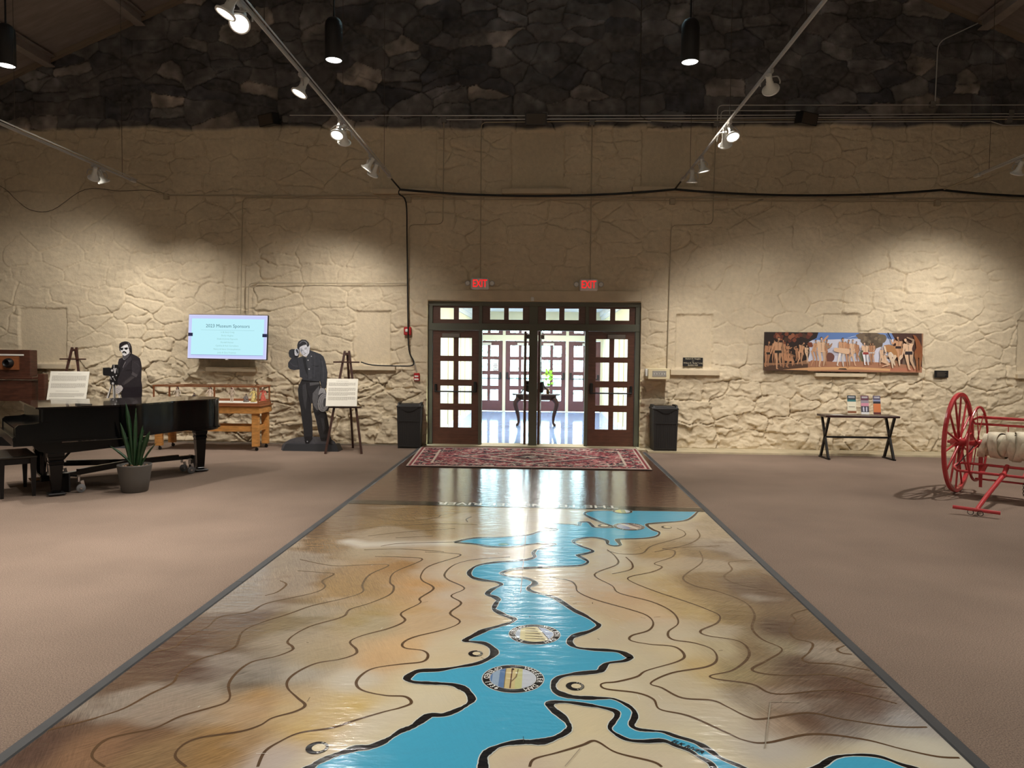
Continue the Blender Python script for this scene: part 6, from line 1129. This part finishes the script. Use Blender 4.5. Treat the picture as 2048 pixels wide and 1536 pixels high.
for k, ((a, b), cols, lab) in enumerate(br):
    w_, h_ = abs(b[0]-a[0])-.01, .315; s_ = thing('brochure_stand', lab, 'brochure stand', ((a[0]+b[0])/2, 12.10, .7365), -.05)
    ln = .18; T = lambda u, v, t=0: (u, v*math.sin(ln)-t-.05, v*math.cos(ln)+.012)
    MB().prism([(-w_/2-.006, -.01), (w_/2+.006, -.01), (w_/2+.006, h_*.98), (-w_/2-.006, h_*.98)], lambda u, v, t: T(u, v, -t-.016), .003).bx(-w_/2-.006, w_/2+.006, -.06, .06, 0, .004).bx(-w_/2-.006, w_/2+.006, -.062, -.058, 0, .06).build('acrylic_holder', M_glass, s_)
    mb = MB().prism([(-w_/2, 0), (w_/2, 0), (w_/2, h_), (-w_/2, h_)], lambda u, v, t: T(u, v, -t), .012, 0, (214, 208, 200))
    for j, (c_, t0, t1) in enumerate(cols): mb.flat([(-w_/2, h_*(1-t1)), (w_/2, h_*(1-t1)), (w_/2, h_*(1-t0)), (-w_/2, h_*(1-t0))], lambda u, v, j=j: T(u, v, .001+.0004*j), 0, c_)
    hw_ = w_*.38
    for t_ in (.08, .13) + ((.62,) if k == 0 else ()): mb.flat([(-hw_, h_*(1-t_)), (hw_, h_*(1-t_)), (hw_, h_*(1-t_)+.008), (-hw_, h_*(1-t_)+.008)], lambda u, v: T(u, v, .0035), 0, (226, 226, 230) if t_ < .5 else (90, 80, 60))
    if k == 1:
        for sx in (-1, 1): mb.flat([(sx*.012, h_*.14), (sx*.034, h_*.16), (sx*.036, h_*.36), (sx*.022, h_*.42), (sx*.012, h_*.34)][::sx], lambda u, v: T(u, v, .0036), 0, (200, 200, 214))
    mb.build('leaflet', M_art, s_)
lf = thing('flat_leaflet', 'pale sheet lying flat on the left part of the console table', 'leaflet', (4.93, 12.06, .7365), .2); MB().bx(-.10, .10, -.06, .06, 0, .002).build('sheet', M_white, lf)

# ------------------------------------------------------------------ red hose cart
hc = thing('hose_reel_cart', 'antique red two-wheeled fire hose cart wound with cream hose', 'cart', (5.28, 9.12, 0), math.radians(-44))
# local x runs along the axle (inboard), local -y towards the tow handle
def wheel(nm, x, R, rim, n, hubr, spr, depth):
    mb = MB(); Mx = Matrix.Translation((x, 0, .63)) @ Matrix.Rotation(PI/2, 4, 'Y')
    mb.lathe([(R-rim, -depth/2), (R, -depth/2), (R+.004, 0), (R, depth/2), (R-rim, depth/2), (R-rim, -depth/2)], n=56, M=Mx, smooth=False); w1 = mb.build(nm, M_red, hc)
    for k in range(n):
        a = 2*PI*(k+.3)/n; MB().tube([(x+.012*(-1)**k, math.cos(a)*hubr*.8, .63+math.sin(a)*hubr*.8), (x, math.cos(a)*(R-rim*.6), .63+math.sin(a)*(R-rim*.6))], [spr*1.2, spr*.75], 8).build('spoke', M_red, w1)
    MB().lathe([(.02, -.09), (hubr*.6, -.085), (hubr*.75, -.04), (hubr, -.03), (hubr, .03), (hubr*.75, .04), (hubr*.6, .085), (.02, .09)], n=20, M=Mx).build('hub', M_red, w1)
    return w1
wheel('cart_wheel', -.04, .625, .045, 14, .07, .014, .042); wheel('cart_wheel', 1.10, .625, .045, 14, .07, .014, .042)
wheel('reel_flange', .17, .465, .024, 8, .05, .006, .020); wheel('reel_flange', .88, .465, .024, 8, .05, .006, .020)
MB().tube([(-.16, 0, .63), (1.22, 0, .63)], .020, 10).build('axle', M_red, hc)
mb = MB(); mb.tube([(.24, 0, .63), (.83, 0, .63)], .135, 28); hs = mb.build('hose_roll', M_hose, hc)
for k in range(9):
    x0 = .27+k*.063; tl = (.055, -.03, .045, -.05, .03, .06, -.04, .05, -.03)[k]; R = .150+.018*((k*7) % 3)/2; wv = .045; V_ = []; F_ = []; n_ = 36
    for i in range(n_+1):
        a = 2*PI*i/n_; xx = x0+tl*math.sin(a+k); rr = R+.012*math.sin(a*2+k)
        for s_, ro in ((-1, -.004), (-.9, .004), (.9, .004), (1, -.004)): V_.append((xx+s_*wv, (rr+ro)*math.cos(a), .63+(rr+ro)*math.sin(a)))
    for i in range(n_):
        for j in range(3): F_.append((i*4+j, i*4+j+1, i*4+5+j, i*4+4+j))
    MB().add(V_, F_, 0, True).build('hose_wrap', M_hose, hs)
fb, ff, zb_, zf_ = -.15, -.32, .395, .315
U = spline([(1.05, fb, zb_), (.55, fb, zb_), (.10, fb, zb_), (.02, fb-.02, zb_-.01), (-.02, (fb+ff)/2, (zb_+zf_)/2), (.02, ff+.02, zf_+.01), (.10, ff, zf_), (.55, ff, zf_), (1.05, ff, zf_)], 5)
MB().tube(U, .016, 10).build('frame_loop', M_red, hc)
for x in (.30, .72): MB().bar((x, fb, zb_+.012), (x, ff, zf_+.012), .045, .008).build('cross_plate', M_red, hc)
for x in (.02, 1.03): MB().tube([(x, 0, .63), (x, fb, zb_)], .016, 8).tube([(x, 0, .63), (x, .30, .86)], .014, 8).build('side_strut', M_red, hc)
MB().tube([(.10, .30, .94), (1.05, .30, .94)], .018, 10).build('top_bar', M_red, hc); MB().tube([(.06, .30, .855), (1.05, .30, .855)], .015, 10).build('top_bar', M_red, hc)
MB().tube([(.10, .30, .94), (.04, .29, .90), (.06, .30, .855)], .015, 8).build('bar_bend', M_red, hc); MB().tube([(.42, .30, .855), (.42, .30, .74)], .006, 6).tube([(.42, .30, .745), (1.0, .30, .735)], .009, 6).build('guide_rod', M_red, hc)
MB().tube([(.51, fb+.02, zb_+.01), (.51, ff, zf_-.005), (.51, -1.0, .17), (.51, -1.42, .065)], [.026, .026, .024, .022], 12).build('tow_pole', M_red, hc)
MB().lathe([(.034, -.04), (.036, 0), (.034, .04)], n=14, M=Matrix.Translation((.51, ff-.01, zf_)) @ Matrix.Rotation(PI/2, 4, 'X')).build('pole_collar', M_red, hc)
MB().tube([(.30, -1.48, .072), (.51, -1.44, .066), (.72, -1.40, .060)], .019, 10).build('cross_handle', M_red, hc)
for x in (.46, .55): MB().tube([(x+.028*math.cos(a), -1.45, .035+.026*math.sin(a)) for a in [2*PI*i/12 for i in range(12)]], .004, 6, closed=True).build('ring', M_black, hc)
MB().tube([(.16, -.02, .20), (.80, -.02, .20)], .012, 8).build('lower_rod', M_red, hc)
for x, z0 in ((.22, .10), (.78, .06)): MB().bar((x, -.03, .62), (x, -.03, z0), .006, .035, up=(1, 0, 0)).build('hanger_strap', M_red, hc)
mb = MB()
for k in range(7): z = .20-.022*k; mb.tube([(.66+.010*math.cos(a)*(k % 2), -.03+.010*math.cos(a)*((k+1) % 2), z+.014*math.sin(a)) for a in [2*PI*i/8 for i in range(8)]], .003, 5, closed=True)
mb.build('chain', M_black, hc); MB().tube([(.86, -.03, .22), (.90, -.03, .12), (.90, -.03, .05), (.96, -.03, .035)], .006, 6).build('crank', M_black, hc)
MB().tube([(.15, 0, .63), (.02, ff+.03, zf_+.05)], .006, 6).build('brace_rod', M_black, hc)

# ------------------------------------------------------------------ lighting tracks and their spotlights
(tx1, tz1), (tx2, tz2), (tx3, tz3), (tx4, tz4) = (-2.603,4.664), (2.333,4.664), (-6.97,4.573), (6.986,4.647)
TZ = (tz1+tz2+tz3+tz4)/4
TR = {'left centre': (tx1, tz1), 'right centre': (tx2, tz2), 'far left': (tx3, tz3), 'far right': (tx4, tz4)}
for k, (nm, (x, z)) in enumerate(TR.items()):
    t = thing('light_track', 'white lighting track on wires running to the back wall, '+nm, 'light track', (x, 0, z), 0, 'lighting tracks')
    ye = (12.0, 12.2, 11.9, 11.9)[k]
    MB().bx(-.014, .014, -4, ye, -.016, .012).bx(-.006, .006, -4, ye, -.022, -.016).build('rail', M_track, t); MB().tube([(.020, -4, .036), (.020, 12.0, .036)], .008, 8).build('feed_conduit', M_conduit, t)
    MB().tube([(.0, ye, 0), (.0, 12.88, -.0)], .014, 8).build('end_conduit', M_conduitp if k > 1 else M_cable, t); MB().bevbox((0, ye, .0), (.055, .14, .05), .008).build('end_feed', M_conduit, t)
    for y in (3.4, 6.6, 9.2, 11.6): MB().tube([(0, y, .02), (0, y, roofz(x)-z)], .0035, 5).build('suspension_wire', M_wire, t)
M_ring = mat('lamp_ring', (236, 234, 230), .35)
def head(track, y, aim, P, lab, glow=None, deg=60, col=(1, .945, .875), side=0, drop=.0):
    x, z = TR[track]; h = thing('track_spotlight', lab, 'spotlight', (x, y, z-.02), 0, 'track spotlights')
    piv = Vector((side*.03, 0, -.15-drop)); d = (Vector(aim)-(Vector(h.location)+piv)).normalized()
    MB().bevbox((0, 0, -.02), (.04, .12, .04), .006).tube([(0, 0, -.03), (0, 0, -.075)], .010, 8).build('track_adapter', M_track, h)
    ax = Vector((-d.y, d.x, 0)); ax = ax.normalized() if ax.length > 1e-4 else Vector((1, 0, 0)); w_ = .092
    yk = [Vector((0, 0, -.07))+ax*(-.02), Vector((0, 0, -.075))-ax*w_*.8, piv-ax*w_*1.05+Vector((0, 0, .03)), piv-ax*w_*1.05]; yk2 = [Vector((0, 0, -.07))+ax*(.02), Vector((0, 0, -.075))+ax*w_*.8, piv+ax*w_*1.05+Vector((0, 0, .03)), piv+ax*w_*1.05]
    MB().tube(spline([tuple(p) for p in yk], 4), .007, 8).tube(spline([tuple(p) for p in yk2], 4), .007, 8).tube([yk[0], yk2[0]], .008, 6).build('yoke', M_track, h)
    M = Matrix.Translation(piv) @ d.to_track_quat('-Z', 'Y').to_matrix().to_4x4()
    MB().lathe([(.028, .13), (.032, .125), (.032, .04), (.038, .03), (.040, .0), (.072, -.045), (.078, -.05), (.078, -.055)], n=24, M=M).build('lamp_body', M_white, h)
    MB().lathe([(.074, -.050), (.088, -.050), (.090, -.058), (.088, -.068), (.074, -.068), (.074, -.050)], n=28, M=M).build('rim_ring', M_ring, h)
    MB().lathe([(0, -.060), (.070, -.058)], n=24, M=M).build('lens', glow or M_lampon, h)
    spot('lamp', tuple(piv+d*.075), tuple(piv+d), P, deg*1.22, 1.0, col, .045, h)
    return h
A_ = lambda *a, **k: head(*a, **k)
A_('left centre', 5.85, (-4.6, 5.2, 0), 380, 'white track spotlight turned left at the top edge of the picture', deg=60)
A_('left centre', 6.08, (-1.9, 2.2, .3), 200, 'dazzling track spotlight facing the viewer on the left centre track', glow=mat('lamp_dazzle', (255, 252, 244), .5, emit=30))
A_('left centre', 7.62, (-4.4, 6.6, 0), 420, 'single white track spotlight on the left centre track below the dazzling one', deg=60)
A_('left centre', 9.08, (-2.9, 6.5, 0), 320, 'round-faced track spotlight of the middle pair, left centre track', side=-1)
A_('left centre', 9.26, (-3.5, 13.0, .6), 330, 'lower track spotlight of the middle pair, left centre track', deg=62, drop=.03)
A_('left centre', 10.68, (-5.2, 10.6, .6), 260, 'track spotlight with bright ring nearest the wall, left of its pair', side=-1)
A_('left centre', 10.90, (-4.7, 13.0, .9), 270, 'small glass-faced track spotlight nearest the wall on the left centre track', deg=70, drop=.03)
A_('right centre', 7.60, (5.0, 13.0, 1.0), 400, 'track spotlight in a square yoke high on the right centre track', deg=50)
A_('right centre', 9.20, (2.9, 6.8, 0), 330, 'dazzling round-faced spotlight of the pair on the right centre track', glow=mat('lamp_dazzle_right', (255, 252, 244), .5, emit=20), side=1)
A_('right centre', 9.42, (3.6, 13.0, .7), 320, 'shaded spotlight of the pair on the right centre track', deg=60, drop=.03)
A_('right centre', 10.8, (3.3, 11.2, 0), 200, 'caged track spotlight third from the wall end, right centre track', side=1)
A_('right centre', 11.45, (2.3, 12.4, .0), 200, 'track spotlight pointing straight down nearest the wall, right centre track')
A_('far left', 10.86, (-8.9, 13.0, 1.4), 170, 'left spotlight of the pair on the far left track', deg=75)
A_('far left', 11.06, (-6.4, 13.0, .9), 230, 'right spotlight of the pair on the far left track', deg=75)
A_('far left', 8.3, (-5.9, 9.0, .6), 420, 'spotlight over the piano on the far left track', deg=60)
A_('far left', 8.55, (-9.2, 13.0, 1.4), 270, 'spotlight aimed at the left end of the wall on the far left track', deg=60)
A_('far right', 10.9, (6.7, 13.0, .9), 300, 'white spotlight at the right edge of the picture on the far right track', deg=80)
A_('far right', 9.25, (5.3, 9.1, .2), 560, 'spotlight over the hose cart on the far right track', deg=60)
A_('far right', 8.1, (6.9, 13.0, .8), 330, 'spotlight aimed at the right end of the wall on the far right track', deg=60)
A_('far right', 5.6, (4.6, 4.6, 0), 180, 'spotlight over the right carpet on the far right track', deg=70)
A_('far left', 5.6, (-4.6, 4.9, 0), 420, 'spotlight over the left carpet on the far left track', deg=70)
A_('far left', 3.2, (-1.0, 4.4, 0), 900, 'spotlight over the floor painting on the far left track', deg=60)
A_('far right', 3.2, (.6, 4.2, 0), 900, 'spotlight over the floor painting on the far right track', deg=60)
for t_, n_ in (('far left', 'far left'), ('left centre', 'left centre'), ('right centre', 'right centre'), ('far right', 'far right')):
    A_(t_, -3.0, (TR[t_][0], -8, 2.6), 1300, 'added fill spotlight aimed at the unseen rear wall on the %s track' % n_, deg=90)  # added unseen heads; the rear wall bounces their light back as fill
# pendants
M_pend = mat('pendant_black', (16, 14, 15), .6)
def pendant(x, y, z, P, lab):
    p = thing('pendant_light', lab, 'pendant light', (x, y, z), 0, 'black cylinder pendants')
    MB().lathe([(0, .12), (.03, .12), (.104, .09), (.110, 0), (.118, 0), (.118, .44), (.110, .50), (.085, .54), (.050, .56), (0, .565)], n=32).build('shade', M_pend, p)
    MB().tube([(0, 0, .55), (0, 0, roofz(x)-z)], .012, 8).build('stem', M_pend, p); MB().lathe([(0, .012), (.105, .010)], n=28).build('lens', M_lampsoft, p)
    spot('lamp', (0, 0, -.01), (0, 0, -1), P, 95, .8, (1, .93, .80), .09, p)
pendant(-2.84, 9.6, 5.60, 420, 'black cylinder pendant left of the ridge, in front of the dark stone'); pendant(1.90, 9.6, 5.54, 420, 'black cylinder pendant right of the ridge, in front of the dark stone'); pendant(-7.38, 9.6, 5.56, 420, 'black cylinder pendant at the left edge of the picture')
for x, y in ((7.0, 9.6), (-7.2, 4.6), (-2.84, 4.6), (2.02, 4.6), (7.0, 4.6), (-4.6, 0), (4.2, 0)): pendant(x, y, 5.6, 230 if x > 0 else 420, 'black cylinder pendant over the hall, %s' % {(7.0, 9.6): 'beyond the right edge', (-7.2, 4.6): 'far left and nearer the viewer', (-2.84, 4.6): 'left of the floor painting, nearer the viewer', (2.02, 4.6): 'right of the floor painting, nearer the viewer', (7.0, 4.6): 'far right and nearer the viewer', (-4.6, 0): 'left behind the viewer', (4.2, 0): 'right behind the viewer'}[x, y])

# ------------------------------------------------------------------ conduits, boxes and cables on the wall
def pipe(pts, lab, r=.0085, Y=12.915, m=M_conduit, name='conduit', cat='conduit', sp=True, grp='wall conduits'):
    P3 = [(x, Y, z) for x, z in pts]; o = MB().tube(P3, r, 8).build(name, m); tag(o, lab, cat, grp); return o
def bend(pts, r=.10, n=4):
    out = [pts[0]]
    for a, b, c in zip(pts[:-2], pts[1:-1], pts[2:]):
        A, B, Cc = Vector(a), Vector(b), Vector(c); l1, l2 = (A-B).length, (Cc-B).length; rr = min(r, l1*.45, l2*.45); p, q_ = B+(A-B).normalized()*rr, B+(Cc-B).normalized()*rr
        for i in range(n+1): t = i/n; out.append(tuple((1-t)**2*p+2*t*(1-t)*B+t*t*q_))
    out.append(pts[-1]); return out
pipe([(-4.631,5.995),(-0.265,5.968),(3.631,5.96),(8.448,5.966)], 'topmost long horizontal conduit on the dark stone')
pipe([(-1.769,5.903),(2.756,5.911),(8.45,5.918)], 'second horizontal conduit on the dark stone starting at a box above the left EXIT sign')
pipe(bend([(-1.131,3.035),(-1.141,5.852),(0.72,5.867),(4.157,5.88),(8.452,5.871)]), 'conduit rising from the left EXIT sign and turning right at the dark stone', m=M_conduitp)
pipe([(0.916,5.875),(2.933,5.841),(7.774,5.839),(7.989,5.77),(8.455,5.768)], 'lowest horizontal conduit on the dark stone, dipping at the right')
pipe(bend([(3.059,5.691),(3.058,6.138),(8.443,6.116)]), 'uppermost conduit on the right, bending down beside the right centre track')
pipe(bend([(3.116,5.884),(3.122,6.041),(4.501,6.035)]), 'short conduit loop above the right speaker')
pipe(bend([(1.688,8.507),(1.687,5.96),(1.839,5.862),(2.228,5.834)], .06), 'dark vertical conduit down the stone right of centre', m=M_wire)
pipe(bend([(-1.814,5.85),(-1.821,4.042),(-2.442,4.023),(-2.452,2.164)]), 'cream conduit dropping to the red fire alarm', m=M_conduitp)
pipe([(0.846,5.804),(0.849,3.046)], 'cream conduit dropping to the right EXIT sign', m=M_conduitp, r=.010)
pipe(bend([(3.032,5.691),(3.013,4.043),(2.279,4.024),(2.255,1.465)]), 'cream conduit dropping to the switch box', m=M_conduitp)
pipe([(-6.921,4.552),(-2.518,4.545),(2.783,4.512),(8.502,4.498)], 'upper of two long cream conduits at track height', m=M_conduitp, r=.013)
pipe([(-5.47,4.507),(-2.335,4.491),(2.784,4.459),(8.504,4.446)], 'lower of two long cream conduits at track height', m=M_conduitp)
pipe(bend([(-5.191,4.503),(-5.508,4.498),(-5.555,2.388)]), 'cream conduit dropping behind the wall screen', m=M_conduitp)
pipe(bend([(-5.414,2.389),(-5.403,2.957),(-2.465,2.965)]), 'cream conduit from the wall screen to the fire alarm line', m=M_conduitp)
pipe(bend([(7.50, 7.52)]+[(6.834,7.204),(6.817,6.128)], .15), 'conduit descending from the right roof beam', r=.010)
jm = mat('junction_box', (120, 116, 112), .5, .3); jc = M_conduitp
for x, y, mm_, lab in ((*(-4.723,5.933), jm, 'grey junction box beside the left speaker'), (*(-1.815,5.903), jm, 'grey junction box above the left EXIT conduit'), (*(0.004,5.984), jm, 'small grey junction box right of the middle speaker'), (*(0.845,5.84), jm, 'grey junction box above the right EXIT conduit'), (*(3.047,5.814), jm, 'dark junction box behind the right centre track'), (*(6.783,6.137), jm, 'junction box under the descending roof conduit'), (*(8.126,5.984), jm, 'upper junction box near the right edge on dark stone'), (*(8.096,5.864), jm, 'lower junction box near the right edge on dark stone'),
                       (*(-6.949,4.534), jc, 'cream junction box where the far left track meets the wall'), (*(-2.453,4.482), jc, 'cream junction box below the left centre track end'), (*(2.298,4.45), jc, 'cream junction box below the right centre track end'), (*(6.923,4.427), jc, 'cream junction box below the far right track end')):
    a, b = x, y
    tag(MB().bevbox((0, 0, 0), (.095, .07, .10), .006).build('junction_box', mm_, None, (a, 12.94, b)), lab, 'junction box', 'wall junction boxes')
for (p, rz, lab) in (((-4.941,5.864), -.5, 'black wall speaker at the left of the dark stone'), ((-0.155,5.854), 0, 'black wall speaker in the middle above the doors'), ((4.545,5.844), .5, 'black wall speaker right of the right centre track')):
    s_ = thing('wall_speaker', lab, 'speaker', (p[0], 12.76, p[1]), rz); s_.rotation_euler = (math.radians(14), 0, rz)
    MB().prism([(-.19, -.09), (.19, -.09), (.15, .10), (-.15, .10)], lambda u, v, t: (u, v, -.10+t), .20).build('cabinet', M_black, s_); MB().bx(-.17, .17, -.097, -.09, -.085, .085).build('grille', M_wire, s_); MB().bar((0, .1, 0), (0, .24, .0), .05, .05).build('bracket', M_black, s_)
def sag(a, b, d, n=14): return [(a[0]+(b[0]-a[0])*i/n, a[1]+(b[1]-a[1])*i/n-d*4*(i/n)*(1-i/n)) for i in range(n+1)]
E1, E2, E4 = (-2.604,4.645), (2.326,4.646), (6.955,4.638)
for a, b, d, lab in ((E1, E2, .115, 'thick black cable sagging over the doors between the two centre tracks'), (E2, E4, .10, 'thick black cable sagging from the right centre track to the far right track'), (E4, (E4[0]+4.2, E4[1]), .12, 'thick black cable running out of the picture on the right')):
    tag(MB().tube([(x, 12.86, z) for x, z in sag(a, b, d)], .020, 8).build('power_cable', M_cable), lab, 'cable', 'black cables at track height')
tag(MB().tube([(x, 12.87, z) for x, z in spline([(-2.606,4.639),(-2.615,4.567),(-2.487,4.415),(-2.466,3.742),(-2.442,2.298),(-2.421,1.753),(-2.338,1.554),(-2.365,1.472),(-2.585,1.46),(-3.091,1.473),(-3.303,1.526)], 4)], .012, 8).build('power_cable', M_cable), 'black cable hanging from the left centre track down past the fire alarm', 'cable')
tag(MB().tube([(x, 12.90, z) for x, z in spline([(-2.437,1.972),(-2.427,1.735),(-2.334,1.554),(-2.287,1.354)], 4)], .008, 8).build('alarm_conduit', M_conduit), 'thin grey conduit from the fire alarm to the pull box', 'conduit')
tag(MB().tube([(x, 12.92, z) for x, z in spline([(-10.376,4.88),(-9.996,4.668),(-9.78,4.466),(-9.506,4.282),(-9.095,4.283),(-8.472,4.659),(-7.809,4.632),(-7.338,4.65),(-7.037,4.595)], 5)], .005, 6).build('loose_wire', M_wire), 'thin brown wire looping across the cream stone at upper left', 'wire')
